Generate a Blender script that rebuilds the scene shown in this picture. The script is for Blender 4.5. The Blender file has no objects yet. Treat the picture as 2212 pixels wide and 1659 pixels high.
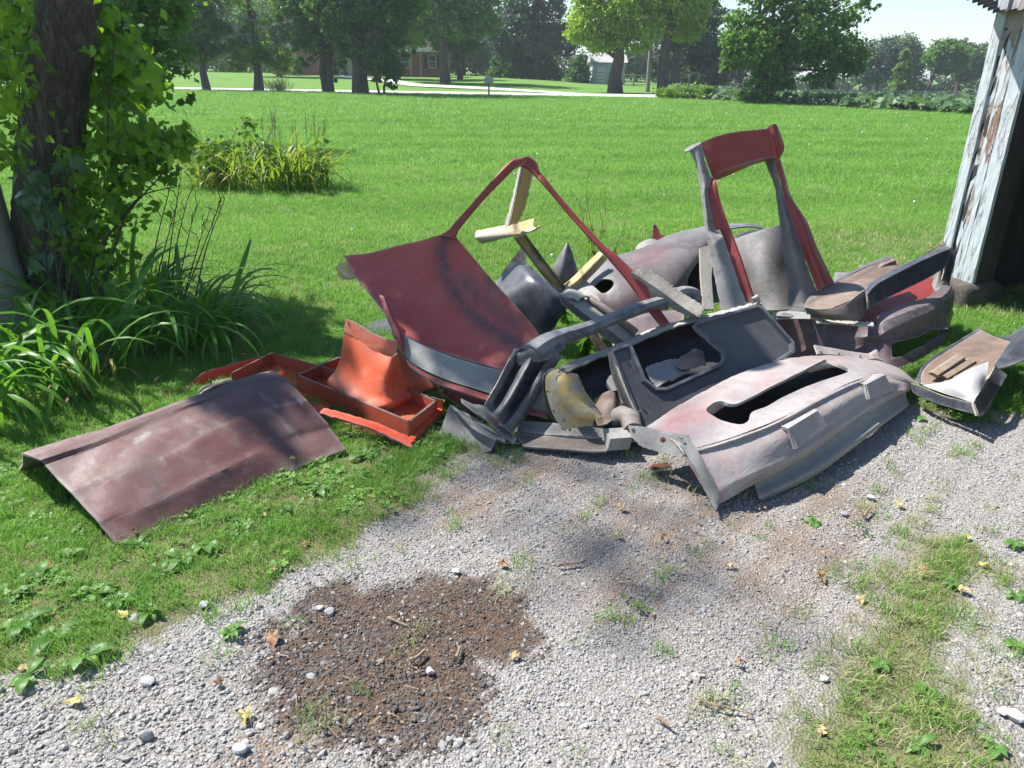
import bpy, bmesh, math, random
import numpy as np
from mathutils import Vector, Matrix

rng = np.random.default_rng(7)
random.seed(7)
R = math.radians
S = bpy.context.scene
COL = S.collection

# ---------------------------------------------------------------- camera, light
CAM_H, PITCH, ROLL, F = 1.6, 22.4, 1.0, 1650.0
cd = bpy.data.cameras.new('camera')
cam = bpy.data.objects.new('camera', cd)
COL.objects.link(cam)
CM = Matrix.Rotation(R(90 - PITCH), 3, 'X') @ Matrix.Rotation(R(ROLL), 3, 'Z')
cam.matrix_world = Matrix.Translation((0, 0, CAM_H)) @ CM.to_4x4()
cd.sensor_width = 36
cd.lens = 36 * F / 2212
cd.clip_end = 3000
S.camera = cam

SUN_H = Vector((-.93, .37, 0)).normalized()
SUN_EL = R(55)
w = bpy.data.worlds.new('World'); S.world = w; w.use_nodes = True
nt = w.node_tree
sky = nt.nodes.new('ShaderNodeTexSky'); sky.sky_type = 'NISHITA'; sky.sun_disc = False
sky.sun_elevation = SUN_EL
sky.sun_rotation = math.atan2(SUN_H.x, SUN_H.y)
sky.air_density = 1.0; sky.dust_density = .3; sky.ozone_density = 3.0
bg = nt.nodes['Background']; bg.inputs[1].default_value = .093
nt.links.new(sky.outputs[0], bg.inputs[0])
sl = bpy.data.lights.new('sun', 'SUN'); sl.energy = 4.7; sl.angle = R(.55); sl.color = (1, .965, .91)
sun = bpy.data.objects.new('sun', sl); COL.objects.link(sun)
sdir = Vector((SUN_H.x * math.cos(SUN_EL), SUN_H.y * math.cos(SUN_EL), math.sin(SUN_EL)))
sun.rotation_euler = sdir.to_track_quat('Z', 'Y').to_euler()
sun.location = (-6, 6, 12)
S.view_settings.view_transform = 'Standard'; S.view_settings.look = 'None'
S.view_settings.exposure = 1.1; S.view_settings.gamma = 1
S.view_settings.use_curve_mapping = False
S.render.engine = 'CYCLES'
S.cycles.use_denoising = True
try:
    S.cycles.denoiser = 'OPENIMAGEDENOISE'
except Exception:
    pass
S.cycles.max_bounces = 6; S.cycles.diffuse_bounces = 3; S.cycles.glossy_bounces = 2
S.cycles.transmission_bounces = 4; S.cycles.transparent_max_bounces = 6
S.cycles.caustics_reflective = False; S.cycles.caustics_refractive = False

# ---------------------------------------------------------------- geometry helpers
def ray(px, py):
    return CM @ Vector(((px - 1106) / F, -(py - 829.5) / F, -1))
def at(px, py, Y):
    d = ray(px, py); t = Y / d.y
    return Vector((d.x * t, Y, CAM_H + d.z * t))
def atz(px, py, z=0.):
    d = ray(px, py); t = (z - CAM_H) / d.z
    return Vector((d.x * t, d.y * t, z))
def hzn(px):
    return 149.5 + .01745 * (px - 1106)
def Xat(px, Y):
    return at(px, hzn(px), Y).x
def sstep(a, b, v):
    t = np.clip((v - a) / (b - a), 0, 1); return t * t * (3 - 2 * t)
def gz(x, y):
    return (-1.25 * sstep(40, 95, y) * sstep(8, 26, x - (y - 50) * .15)
            + .62 * sstep(60, 88, y) * (1 - sstep(-2, 16, x)))
def ground_hit(px, py):
    Y = 40.
    for _ in range(60):
        p = at(px, py, Y); e = p.z - gz(p.x, p.y)
        Y += np.clip(e * 10, -6, 6)
    return at(px, py, Y)

def tag(o, label=None, cat=None, group=None, kind=None):
    if label: o['label'] = label
    if cat: o['category'] = cat
    if group: o['group'] = group
    if kind: o['kind'] = kind
    return o
def empty(name, loc, label, cat, group=None, rz=0):
    o = bpy.data.objects.new(name, None); COL.objects.link(o)
    o.location = loc; o.rotation_euler = (0, 0, rz); o.empty_display_size = .1
    return tag(o, label, cat, group)
def link(name, me, parent=None, mats=()):
    o = bpy.data.objects.new(name, me); COL.objects.link(o)
    for m in mats: me.materials.append(m)
    if parent: o.parent = parent
    return o
def wpos(o):
    p = Vector(o.location)
    while o.parent: o = o.parent; p += Vector(o.location)
    return p
def mesh_obj(name, V, Fc, mats, parent=None, mi=None, smooth=True, ang=38, attrs=None, base=None):
    V = np.asarray(V, float).reshape(-1, 3)
    if base is None:
        base = Vector((V[:, 0].mean(), V[:, 1].mean(), V[:, 2].min()))
    base = Vector(base)
    me = bpy.data.meshes.new(name)
    me.from_pydata((V - np.array(base)).tolist(), [], [list(map(int, f)) for f in Fc])
    if not isinstance(mats, (list, tuple)): mats = [mats]
    for m in mats: me.materials.append(m)
    if mi is not None: me.polygons.foreach_set('material_index', np.asarray(mi, np.int32))
    if smooth:
        me.polygons.foreach_set('use_smooth', np.ones(len(me.polygons), bool))
        me.set_sharp_from_angle(angle=R(ang))
    for k, v in (attrs or {}).items():
        a = me.attributes.new(k, 'FLOAT', 'POINT'); a.data.foreach_set('value', np.asarray(v, np.float32))
    me.update()
    o = bpy.data.objects.new(name, me); COL.objects.link(o)
    if parent is not None:
        o.parent = parent; o.location = base - wpos(parent)
    else:
        o.location = base
    return o
class MB:
    """collects boxes, tubes and loose polygons into one mesh"""
    def __init__(s): s.V = []; s.F = []; s.M = []
    def add(s, V, Fc, m=0):
        n = len(s.V); s.V += [tuple(v) for v in V]; s.F += [[i + n for i in f] for f in Fc]; s.M += [m] * len(Fc)
    def box(s, lo, hi, m=0):
        x0, y0, z0 = lo; x1, y1, z1 = hi
        s.add([(x0, y0, z0), (x1, y0, z0), (x1, y1, z0), (x0, y1, z0), (x0, y0, z1), (x1, y0, z1), (x1, y1, z1), (x0, y1, z1)],
              [(0, 3, 2, 1), (4, 5, 6, 7), (0, 1, 5, 4), (1, 2, 6, 5), (2, 3, 7, 6), (3, 0, 4, 7)], m)
    def obox(s, o, ux, uy, uz, m=0):
        o, ux, uy, uz = map(Vector, (o, ux, uy, uz))
        P = [o, o + ux, o + ux + uy, o + uy, o + uz, o + ux + uz, o + ux + uy + uz, o + uy + uz]
        s.add(P, [(0, 3, 2, 1), (4, 5, 6, 7), (0, 1, 5, 4), (1, 2, 6, 5), (2, 3, 7, 6), (3, 0, 4, 7)], m)
    def tube(s, pts, rad, n=6, m=0, cap=True, flat=None):
        pts = [Vector(p) for p in pts]
        if not isinstance(rad, (list, tuple)): rad = [rad] * len(pts)
        V = []; up = Vector((.13, .21, 1)).normalized()
        for i, p in enumerate(pts):
            t = (pts[min(i + 1, len(pts) - 1)] - pts[max(i - 1, 0)]).normalized()
            a = t.cross(up)
            if a.length < .1: a = t.cross(Vector((1, 0, 0)))
            a.normalize(); b = t.cross(a).normalized()
            for k in range(n):
                th = 2 * math.pi * k / n
                V.append(p + a * math.cos(th) * rad[i] + b * math.sin(th) * rad[i] * (flat or 1))
        Fc = [(i * n + k, i * n + (k + 1) % n, (i + 1) * n + (k + 1) % n, (i + 1) * n + k) for i in range(len(pts) - 1) for k in range(n)]
        if cap: Fc += [list(range(n))[::-1], [(len(pts) - 1) * n + k for k in range(n)]]
        s.add(V, Fc, m)
    def build(s, name, mats, parent=None, smooth=False, base=None, ang=38, attrs=None):
        return mesh_obj(name, s.V, s.F, mats, parent, s.M, smooth, ang, attrs, base)
def spline(pts, n, closed=False):
    P = np.asarray(pts, float)
    if len(P) == 2:
        t = np.linspace(0, 1, n)[:, None]; return P[0] * (1 - t) + P[1] * t
    A = np.vstack([2 * P[0] - P[1], P, 2 * P[-1] - P[-2]])
    u = np.linspace(0, len(P) - 1, n); i = np.minimum(u.astype(int), len(P) - 2); t = (u - i)[:, None]
    a, b, c, d = A[i], A[i + 1], A[i + 2], A[i + 3]
    return .5 * (2 * b + (c - a) * t + (2 * a - 5 * b + 4 * c - d) * t ** 2 + (3 * b - 3 * c + d - a) * t ** 3)
def linear(pts, n):
    P = np.asarray(pts, float); u = np.linspace(0, len(P) - 1, n); i = np.minimum(u.astype(int), len(P) - 2); t = (u - i)[:, None]
    return P[i] * (1 - t) + P[i + 1] * t
def inpoly(x, y, poly):
    P = np.asarray(poly, float); r = np.zeros(np.shape(x), bool); j = len(P) - 1
    for i in range(len(P)):
        c = ((P[i, 1] > y) != (P[j, 1] > y)) & (x < (P[j, 0] - P[i, 0]) * (y - P[i, 1]) / (P[j, 1] - P[i, 1] + 1e-12) + P[i, 0])
        r ^= c; j = i
    return r
def segdist(x, y, poly, closed=True):
    P = np.asarray(poly, float); best = np.full(np.shape(x), 1e9); bx = np.zeros_like(best); by = np.zeros_like(best)
    n = len(P)
    for i in range(n if closed else n - 1):
        a = P[i]; b = P[(i + 1) % n]; d = b - a
        t = np.clip(((x - a[0]) * d[0] + (y - a[1]) * d[1]) / (d @ d + 1e-12), 0, 1)
        qx = a[0] + d[0] * t; qy = a[1] + d[1] * t; e = np.hypot(x - qx, y - qy); m = e < best
        best = np.where(m, e, best); bx = np.where(m, qx, bx); by = np.where(m, qy, by)
    return best, bx, by
def wob(x, y, s=1., k=0.):
    """cheap smooth noise, about -1..1"""
    return (np.sin(x * 2.1 * s + 1.3 + k) * np.cos(y * 1.7 * s - .4 + k * 2) + .6 * np.sin(x * 4.7 * s - y * 3.9 * s + 2.2 + k)
            + .4 * np.sin(x * 9.1 * s + y * 8.3 * s + k) + .25 * np.sin(-x * 17 * s + y * 15 * s + 3 * k)) / 1.7
def patch(name, rows, mats, parent=None, nu=36, nv=16, t=.009, holes=(), bumps=(), stain=(), fade=(), linv=False, linu=False,
          jit=.0022, wave=.002, z=False, raw=.0, ang=38, flip=False):
    """a moulded sheet: rows of (pixel x, pixel y, depth) turned into a real curved sheet with thickness, raw edges and a back"""
    fu = linear if linu else spline; fv = linear if linv else spline
    G = np.array([fu(r, nu) for r in rows])
    G = np.array([fv(G[:, k], nv) for k in range(nu)]).transpose(1, 0, 2)   # nv, nu, 3
    X, Yp, D = G[..., 0].copy(), G[..., 1].copy(), G[..., 2].copy()
    X0, Y0 = X.copy(), Yp.copy()
    k0 = (sum(map(ord, name)) % 17) * .7
    fx = .25 * (X[:-1, :-1] + X[1:, :-1] + X[:-1, 1:] + X[1:, 1:]); fy = .25 * (Yp[:-1, :-1] + Yp[1:, :-1] + Yp[:-1, 1:] + Yp[1:, 1:])
    keep = np.ones((nv - 1, nu - 1), bool)
    for h in holes:
        keep &= ~inpoly(fx, fy, h)
    cnt = np.zeros((nv, nu)); tot = np.zeros((nv, nu))
    for a in (0, 1):
        for b in (0, 1):
            cnt[a:nv - 1 + a, b:nu - 1 + b] += keep; tot[a:nv - 1 + a, b:nu - 1 + b] += 1
    rim = (cnt > 0) & (cnt < tot)
    near_h = np.zeros(X.shape, bool)
    for h in holes:
        d, bx, by = segdist(X, Yp, h)
        near = rim & (d < 30); near_h |= near
        X[near] = bx[near]; Yp[near] = by[near]
    for poly, dy in bumps:
        ins = inpoly(X, Yp, poly); d, _, _ = segdist(X, Yp, poly)
        D -= np.where(ins, dy * np.clip(d / 4.5, 0, 1), 0)
    edge = (cnt < 4)
    jn = rng.normal(0, 1, X.shape)
    X += np.where(edge, jn * raw, 0); Yp += np.where(edge, np.roll(jn, 1) * raw, 0)
    mk = lambda A, B_: np.array([(atz(A[i, j], B_[i, j], D[i, j]) if z else at(A[i, j], B_[i, j], D[i, j])) for i in range(nv) for j in range(nu)])
    P = mk(X, Yp); P0 = mk(X0, Y0)
    Pg = P.reshape(nv, nu, 3)
    P0 = P0.reshape(nv, nu, 3); du = np.gradient(P0, axis=1); dv = np.gradient(P0, axis=0)
    N = np.cross(du, dv); N /= np.linalg.norm(N, axis=2, keepdims=True) + 1e-9
    view = np.array([0, 0, CAM_H]) - Pg
    s = 1 if (N * view).sum() > 0 else -1
    if flip: s = -s
    N *= s
    Pg = Pg + N * ((np.sin(X * .031 + Yp * .012 + k0) + .7 * np.sin(Yp * .037 - X * .017 + 2 * k0) + .4 * np.sin(X * .07 + Yp * .05 + 3 * k0)) * wave * .8)[..., None] + rng.normal(0, jit * .12, Pg.shape)
    B = Pg - N * t
    n = nv * nu
    V = np.vstack([Pg.reshape(-1, 3), B.reshape(-1, 3)])
    Fc, mi = [], []
    ed = {}
    for i in range(nv - 1):
        for j in range(nu - 1):
            if not keep[i, j]: continue
            q = [i * nu + j, i * nu + j + 1, (i + 1) * nu + j + 1, (i + 1) * nu + j]
            if s < 0: q = q[::-1]
            Fc.append(q); mi.append(0)
            Fc.append([a + n for a in q[::-1]]); mi.append(1)
            for a, b in zip(q, q[1:] + q[:1]):
                if (b, a) in ed: del ed[(b, a)]
                else: ed[(a, b)] = 1
    for a, b in ed:
        Fc.append([b, a, a + n, b + n]); mi.append(2)
    if holes:
        hr = {}
        flat = near_h.ravel()
        for a, b in ed:
            if flat[a] and flat[b]: hr.setdefault(a, []).append(b); hr.setdefault(b, []).append(a)
        for _ in range(4):
            W = V.copy()
            for a, nb_ in hr.items():
                if len(nb_) >= 2:
                    for o_ in (0, n): W[a + o_] = .4 * V[a + o_] + .6 * sum(V[q + o_] for q in nb_) / len(nb_)
            V = W
    used = np.zeros(2 * n, bool)
    for f in Fc: used[f] = True
    ren = np.cumsum(used) - 1
    Fc = [[ren[a] for a in f] for f in Fc]
    def field(L):
        v = np.zeros(X.shape)
        for item in L:
            pl, wd, st = item
            if len(pl) == 1: d = np.hypot(X - pl[0][0], Yp - pl[0][1])
            else: d, _, _ = segdist(X, Yp, pl, closed=False)
            v = np.maximum(v, st * np.exp(-(d / wd) ** 2))
        v = np.clip(v, 0, 1).ravel(); return np.concatenate([v, v])[used]
    if not isinstance(mats, (list, tuple)): mats = [mats]
    mats = list(mats)
    while len(mats) < 3: mats.append(mats[-1] if len(mats) < 2 else EDGE)
    return mesh_obj(name, V[used], Fc, mats, parent, mi, True, ang, {'stain': field(stain), 'fade': field(fade)})
def plate(name, outline, dep, mats, parent=None, t=.012, rim=0, rimw=.018, n_sub=1, z=False, raw=0.):
    """flat sheet with a real outline; dep = three (px,py,Y) that fix its plane; rim = raised border height"""
    A = np.array([(1, p[0], p[1]) for p in dep], float); c = np.linalg.lstsq(A, np.array([p[2] for p in dep], float), rcond=None)[0]
    pts = []
    m = len(outline)
    for i in range(m):
        a = np.array(outline[i], float); b = np.array(outline[(i + 1) % m], float)
        k = max(1, int(np.hypot(*(b - a)) / 14)) if raw else 1
        for q in range(k):
            p = a + (b - a) * q / k
            if raw and q: p = p + rng.normal(0, raw, 2)
            pts.append(p)
    P = [at(p[0], p[1], c[0] + c[1] * p[0] + c[2] * p[1]) for p in pts]
    bm = bmesh.new()
    vs = [bm.verts.new(p) for p in P]; f = bm.faces.new(vs); f.normal_update()
    if f.normal.dot(Vector((0, 0, CAM_H)) - f.calc_center_median()) < 0: f.normal_flip()
    f.normal_update(); nrm = f.normal.copy()
    if rim:
        bmesh.ops.inset_region(bm, faces=[f], thickness=rimw, depth=0, use_boundary=True)
        bmesh.ops.inset_region(bm, faces=[f], thickness=abs(rim) * .5, depth=-rim, use_boundary=True)
    front = list(bm.faces)
    r = bmesh.ops.extrude_face_region(bm, geom=front, use_keep_orig=True)
    nv = [e for e in r['geom'] if isinstance(e, bmesh.types.BMVert)]
    nf = [e for e in r['geom'] if isinstance(e, bmesh.types.BMFace)]
    bmesh.ops.translate(bm, verts=nv, vec=-nrm * t)
    fs = set(front); ns = set(nf)
    for q in bm.faces:
        q.material_index = 0 if q in fs else (1 if q in ns else 2)
    bmesh.ops.recalc_face_normals(bm, faces=list(bm.faces))
    bmesh.ops.triangulate(bm, faces=[q for q in bm.faces if len(q.verts) > 4])
    base = Vector((sum(v.co.x for v in bm.verts) / len(bm.verts), sum(v.co.y for v in bm.verts) / len(bm.verts), min(v.co.z for v in bm.verts)))
    bmesh.ops.translate(bm, verts=list(bm.verts), vec=-base)
    me = bpy.data.meshes.new(name); bm.to_mesh(me); bm.free()
    if not isinstance(mats, (list, tuple)): mats = [mats]
    mats = list(mats)
    while len(mats) < 3: mats.append(mats[-1] if len(mats) < 2 else EDGE)
    for q in mats: me.materials.append(q)
    o = bpy.data.objects.new(name, me); COL.objects.link(o)
    if parent is not None: o.parent = parent; o.location = base - wpos(parent)
    else: o.location = base
    return o
def rib(name, outer, inner, mats, parent=None, depth=.05, nu=30, bulge=.008, t=.006, **kw):
    """a channel-section strut between two edge lines"""
    mid = [((a[0] + b[0]) / 2, (a[1] + b[1]) / 2, (a[2] + b[2]) / 2 - bulge) for a, b in zip(outer, inner)]
    q1 = [(a[0] * .82 + b[0] * .18, a[1] * .82 + b[1] * .18, a[2] - bulge * .8) for a, b in zip(outer, inner)]
    q2 = [(a[0] * .18 + b[0] * .82, a[1] * .18 + b[1] * .82, b[2] - bulge * .8) for a, b in zip(outer, inner)]
    bk = lambda e: [(p[0], p[1], p[2] + depth) for p in e]
    return patch(name, [bk(outer), outer, q1, mid, q2, inner, bk(inner)], mats, parent, nu=nu, nv=19, t=t, linv=True, **kw)
def screws(L, parent, mat, r=.006, name='screw'):
    for px, py, Y in L:
        p = at(px, py, Y); d = (Vector((0, 0, CAM_H)) - p).normalized()
        m = MB(); m.tube([p - d * .004, p + d * .004, p + d * .0055], [r, r, r * .6], n=8)
        m.build(name, mat, parent, smooth=True)

# ---------------------------------------------------------------- materials
def newmat(name):
    m = bpy.data.materials.new(name); m.use_nodes = True
    return m, m.node_tree, m.node_tree.nodes['Principled BSDF']
def nd(nt, t, **kw):
    n = nt.nodes.new(t)
    for k, v in kw.items(): setattr(n, k, v)
    return n
def noise(nt, scale, detail=4, rough=.55, vec=None, dist=0):
    n = nd(nt, 'ShaderNodeTexNoise'); n.inputs['Scale'].default_value = scale; n.inputs['Detail'].default_value = detail
    n.inputs['Roughness'].default_value = rough; n.inputs['Distortion'].default_value = dist
    if vec is not None: nt.links.new(vec, n.inputs['Vector'])
    return n.outputs['Fac']
def ramp(nt, val, a, b, lo=0., hi=1.):
    n = nd(nt, 'ShaderNodeMapRange'); n.inputs[1].default_value = a; n.inputs[2].default_value = b
    n.inputs[3].default_value = lo; n.inputs[4].default_value = hi
    nt.links.new(val, n.inputs[0]); return n.outputs[0]
def mixc(nt, f, a, b, mode='MIX'):
    n = nd(nt, 'ShaderNodeMix', data_type='RGBA', blend_type=mode)
    for s, v in ((n.inputs[0], f), (n.inputs[6], a), (n.inputs[7], b)):
        if isinstance(v, (int, float)): s.default_value = v
        elif isinstance(v, tuple): s.default_value = v + (1,) if len(v) == 3 else v
        else: nt.links.new(v, s)
    return n.outputs[2]
def mth(nt, op, a, b=0.):
    n = nd(nt, 'ShaderNodeMath', operation=op, use_clamp=False)
    for s, v in ((n.inputs[0], a), (n.inputs[1], b)):
        if isinstance(v, (int, float)): s.default_value = v
        else: nt.links.new(v, s)
    return n.outputs[0]
def attr(nt, name, kind='GEOMETRY'):
    n = nd(nt, 'ShaderNodeAttribute', attribute_name=name, attribute_type=kind); return n.outputs['Fac']
def objco(nt, sc=(1, 1, 1), rot=(0, 0, 0)):
    c = nd(nt, 'ShaderNodeTexCoord'); m = nd(nt, 'ShaderNodeMapping'); m.inputs['Scale'].default_value = sc; m.inputs['Rotation'].default_value = rot
    nt.links.new(c.outputs['Object'], m.inputs['Vector']); return m.outputs[0]
def bump(nt, b, h, strength=.3, dist=.01):
    n = nd(nt, 'ShaderNodeBump'); n.inputs['Strength'].default_value = strength; n.inputs['Distance'].default_value = dist
    nt.links.new(h, n.inputs['Height']); nt.links.new(n.outputs[0], b.inputs['Normal'])
def paint(name, base, worn, dirt=(.09, .08, .07), wear=.5, dirty=.5, rough=.5, scratch=.12, trans=0, spots=0., seed=0, fadec=None, stainc=(.05, .045, .045)):
    """old paint on glass fibre: chalking, grime, scratches, bird-lime spots"""
    m, nt, b = newmat(name)
    co = objco(nt); nt.nodes[-1].inputs['Location'].default_value = (seed * 3.1, seed * 1.7, seed)
    big = noise(nt, 3.2, 5, .6, co, .6); mid = noise(nt, 14, 6, .65, co); fine = noise(nt, 160, 3, .6, co)
    st = objco(nt, (3, 60, 22), (.3, .2, .9 + seed)); scr = noise(nt, 3.5, 6, .7, st)
    c = mixc(nt, ramp(nt, noise(nt, 3.4, 9, .68, co, .5), .45, .58, 0, wear), base, worn)
    c = mixc(nt, ramp(nt, noise(nt, 15, 9, .7, co), .53, .6, 0, wear * .55), c, tuple(min(1, v * 1.12 + .02) for v in worn))
    brk = ramp(nt, noise(nt, 22, 9, .72, objco(nt, (1, 1.6, 1), (0, 0, .6))), .4, .56, .25, 1)
    c = mixc(nt, mth(nt, 'MULTIPLY', attr(nt, 'fade'), brk), c, fadec or tuple(min(1, v * 1.5 + .1) for v in worn))  # pale tone: chalked paint, and patches of light painted in
    c = mixc(nt, ramp(nt, scr, .66, .78, 0, scratch), c, tuple(min(1, v + .25) for v in worn))
    g = mth(nt, 'MULTIPLY', ramp(nt, noise(nt, 6, 7, .7, co), .46, .68), ramp(nt, fine, .3, .62))
    c = mixc(nt, mth(nt, 'MULTIPLY', g, dirty), c, dirt)
    chip = mth(nt, 'MULTIPLY', ramp(nt, noise(nt, 48, 8, .72, co), .635, .655), ramp(nt, noise(nt, 5.5, 4, .6, co), .5, .62, .12, 1))
    c = mixc(nt, mth(nt, 'MULTIPLY', chip, min(1, .35 + dirty)), c, tuple(.5 * v + .12 for v in worn))
    dots = ramp(nt, noise(nt, 75, 3, .5, co), .70, .72); c = mixc(nt, mth(nt, 'MULTIPLY', dots, .6 * dirty + .15), c, (.05, .045, .04))
    pt = nd(nt, 'ShaderNodeNewGeometry').outputs['Pointiness']; c = mixc(nt, mth(nt, 'MULTIPLY', ramp(nt, pt, .515, .56), ramp(nt, mid, .4, .6, .15, .75)), c, tuple(min(1, .8 * v + .12) for v in worn))
    c = mixc(nt, mth(nt, 'MULTIPLY', ramp(nt, pt, .485, .44), .45), c, dirt)
    c = mixc(nt, ramp(nt, fine, .42, .66, 0, .2 + .3 * dirty), c, dirt)
    c = mixc(nt, ramp(nt, noise(nt, 34, 5, .6, objco(nt, (1, 1, .18))), .55, .75, 0, .5 * dirty), c, dirt)
    sa = mth(nt, 'MULTIPLY', attr(nt, 'stain'), ramp(nt, noise(nt, 26, 8, .7, co), .36, .54, .4, 1.0))
    c = mixc(nt, sa, c, stainc)
    if spots:
        v = nd(nt, 'ShaderNodeTexVoronoi'); v.inputs['Scale'].default_value = 11; v.inputs['Randomness'].default_value = 1; nt.links.new(co, v.inputs['Vector'])
        c = mixc(nt, mth(nt, 'MULTIPLY', ramp(nt, v.outputs['Distance'], .16, .07), ramp(nt, big, .5, .56, 0, spots)), c, (.62, .6, .57))
    nt.links.new(c, b.inputs['Base Color'])
    nt.links.new(ramp(nt, mid, .3, .7, rough - .08, rough + .14), b.inputs['Roughness'])
    bump(nt, b, mth(nt, 'ADD', mth(nt, 'MULTIPLY', fine, .35), mid), .22, .006)
    if trans:
        tr = nd(nt, 'ShaderNodeBsdfTranslucent'); nt.links.new(c, tr.inputs[0]); mx = nd(nt, 'ShaderNodeMixShader'); mx.inputs[0].default_value = trans
        nt.links.new(b.outputs[0], mx.inputs[1]); nt.links.new(tr.outputs[0], mx.inputs[2]); nt.links.new(mx.outputs[0], nt.nodes['Material Output'].inputs[0])
    return m
def plain(name, a, bcol, scale=12, rough=.75, stretch=(1, 1, 1), bmp=.4, bd=.006, detail=6, lo=.38, hi=.64):
    m, nt, b = newmat(name); co = objco(nt, stretch); n = noise(nt, scale, detail, .65, co, .3)
    n2 = noise(nt, scale * 7, 4, .6, co)
    c = mixc(nt, ramp(nt, n, lo, hi), a, bcol); c = mixc(nt, ramp(nt, n2, .35, .7, 0, .5), c, tuple(v * .55 for v in a))
    nt.links.new(c, b.inputs['Base Color']); b.inputs['Roughness'].default_value = rough
    bump(nt, b, mth(nt, 'ADD', n, mth(nt, 'MULTIPLY', n2, .4)), bmp, bd); return m
def leafmat(name, a, bcol, kind='GEOMETRY', trans=.4, rough=.5, dry=None, trc=None):
    """leaf: colour runs from a to bcol along each leaf's own tint; light passes through"""
    m, nt, b = newmat(name); t = attr(nt, 'tint', kind)
    c = mixc(nt, ramp(nt, t, 0, 1), a, bcol)
    if dry: c = mixc(nt, ramp(nt, t, .9, .95), c, dry)
    nt.links.new(c, b.inputs['Base Color']); b.inputs['Roughness'].default_value = rough
    b.inputs['Specular IOR Level'].default_value = .35
    tr = nd(nt, 'ShaderNodeBsdfTranslucent')
    tc = mixc(nt, .55, c, trc or (min(1, bcol[0] * 1.5), min(1, bcol[1] * 1.5), bcol[2] * .6)); nt.links.new(tc, tr.inputs[0])
    mx = nd(nt, 'ShaderNodeMixShader'); mx.inputs[0].default_value = trans
    nt.links.new(b.outputs[0], mx.inputs[1]); nt.links.new(tr.outputs[0], mx.inputs[2])
    nt.links.new(mx.outputs[0], nt.nodes['Material Output'].inputs[0]); return m

EDGE = plain('raw_fibre_edge', (.36, .32, .25), (.5, .45, .36), 60, .9)
M = {}
M['maroon'] = paint('faded_maroon_paint', (.125, .043, .037), (.145, .083, .073), wear=.8, dirty=.45, rough=.55, spots=.0, scratch=.3, seed=1, fadec=(.36, .34, .33), dirt=(.085, .068, .062))
M['red'] = paint('dull_red_paint', (.27, .032, .028), (.3, .055, .048), wear=.5, dirty=.12, rough=.5, scratch=.1, seed=2, stainc=(.075, .05, .055), fadec=(.36, .15, .15))
M['red_deck'] = paint('shade_lifted_red_paint', (.40, .062, .045), (.42, .095, .075), wear=.5, dirty=.12, rough=.55, scratch=.12, seed=2, stainc=(.06, .045, .05), fadec=(.42, .2, .2))  # the same red, lightened in its colour to offset the deck's shade
M['red_deep'] = paint('deep_red_inside', (.22, .012, .012), (.24, .025, .022), wear=.4, dirty=.2, rough=.5, seed=3)
M['orange'] = paint('orange_red_primer', (.82, .085, .025), (.8, .13, .06), wear=.7, dirty=.08, rough=.5, scratch=.2, seed=4, trans=.3, dirt=(.2, .12, .09), fadec=(.62, .3, .25))
M['orange_hump'] = paint('weathered_orange_primer', (.74, .11, .03), (.7, .2, .11), wear=.8, dirty=.18, rough=.6, scratch=.15, seed=5, trans=.25, dirt=(.3, .2, .15), fadec=(.62, .33, .27))
M['black'] = paint('blue_black_gelcoat', (.024, .03, .042), (.065, .076, .098), wear=.75, dirty=.5, rough=.38, scratch=.2, seed=6, dirt=(.12, .11, .1), fadec=(.17, .15, .16))
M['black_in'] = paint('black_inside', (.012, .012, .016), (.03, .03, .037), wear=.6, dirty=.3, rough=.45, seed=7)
M['grey'] = paint('dirty_grey_glassfibre', (.14, .134, .128), (.2, .192, .183), wear=.7, dirty=.8, rough=.65, seed=8, dirt=(.1, .09, .08))
M['grey_clean'] = paint('grey_primer', (.25, .24, .225), (.3, .29, .27), wear=.6, dirty=.25, rough=.6, seed=9)
M['charcoal'] = paint('charcoal_glassfibre', (.07, .073, .08), (.2, .2, .2), wear=.85, dirty=.7, rough=.5, seed=10)
M['lilac'] = paint('sun_bleached_rose_paint', (.31, .235, .225), (.35, .325, .31), wear=.95, dirty=.5, rough=.5, scratch=.45, seed=11, fadec=(.39, .375, .36), stainc=(.36, .14, .13), dirt=(.27, .23, .21))
M['skirt'] = paint('grey_skirt', (.27, .26, .235), (.33, .315, .29), wear=.6, dirty=.4, rough=.75, seed=12)
M['fender'] = paint('greyed_maroon_paint', (.10, .08, .082), (.145, .132, .13), wear=.85, dirty=.45, rough=.5, seed=13, stainc=(.22, .07, .07), fadec=(.3, .295, .295))
M['tail'] = paint('dusty_plum_paint', (.085, .045, .052), (.17, .135, .137), wear=.65, dirty=.5, rough=.5, seed=14, fadec=(.28, .245, .245), stainc=(.5, .05, .05))
M['yellow'] = paint('yellow_resin', (.52, .36, .12), (.58, .48, .26), wear=.8, dirty=.5, rough=.7, seed=15, dirt=(.13, .09, .05), stainc=(.05, .035, .025), fadec=(.5, .49, .46))
M['cream'] = paint('cream_glassfibre', (.33, .315, .27), (.4, .38, .34), wear=.8, dirty=.8, rough=.8, seed=16, dirt=(.2, .17, .14), stainc=(.56, .38, .1), fadec=(.5, .5, .49))
M['tan'] = paint('tan_resin', (.17, .115, .085), (.23, .175, .14), wear=.8, dirty=.6, rough=.6, seed=17, dirt=(.12, .085, .06), fadec=(.48, .42, .36))
M['ochre'] = paint('ochre_resin', (.26, .155, .075), (.24, .175, .12), wear=.6, dirty=.4, rough=.6, seed=18)
M['white'] = paint('dirty_white_paint', (.3, .315, .33), (.36, .36, .35), wear=.5, dirty=.25, rough=.5, seed=19, dirt=(.35, .2, .12))
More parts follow.
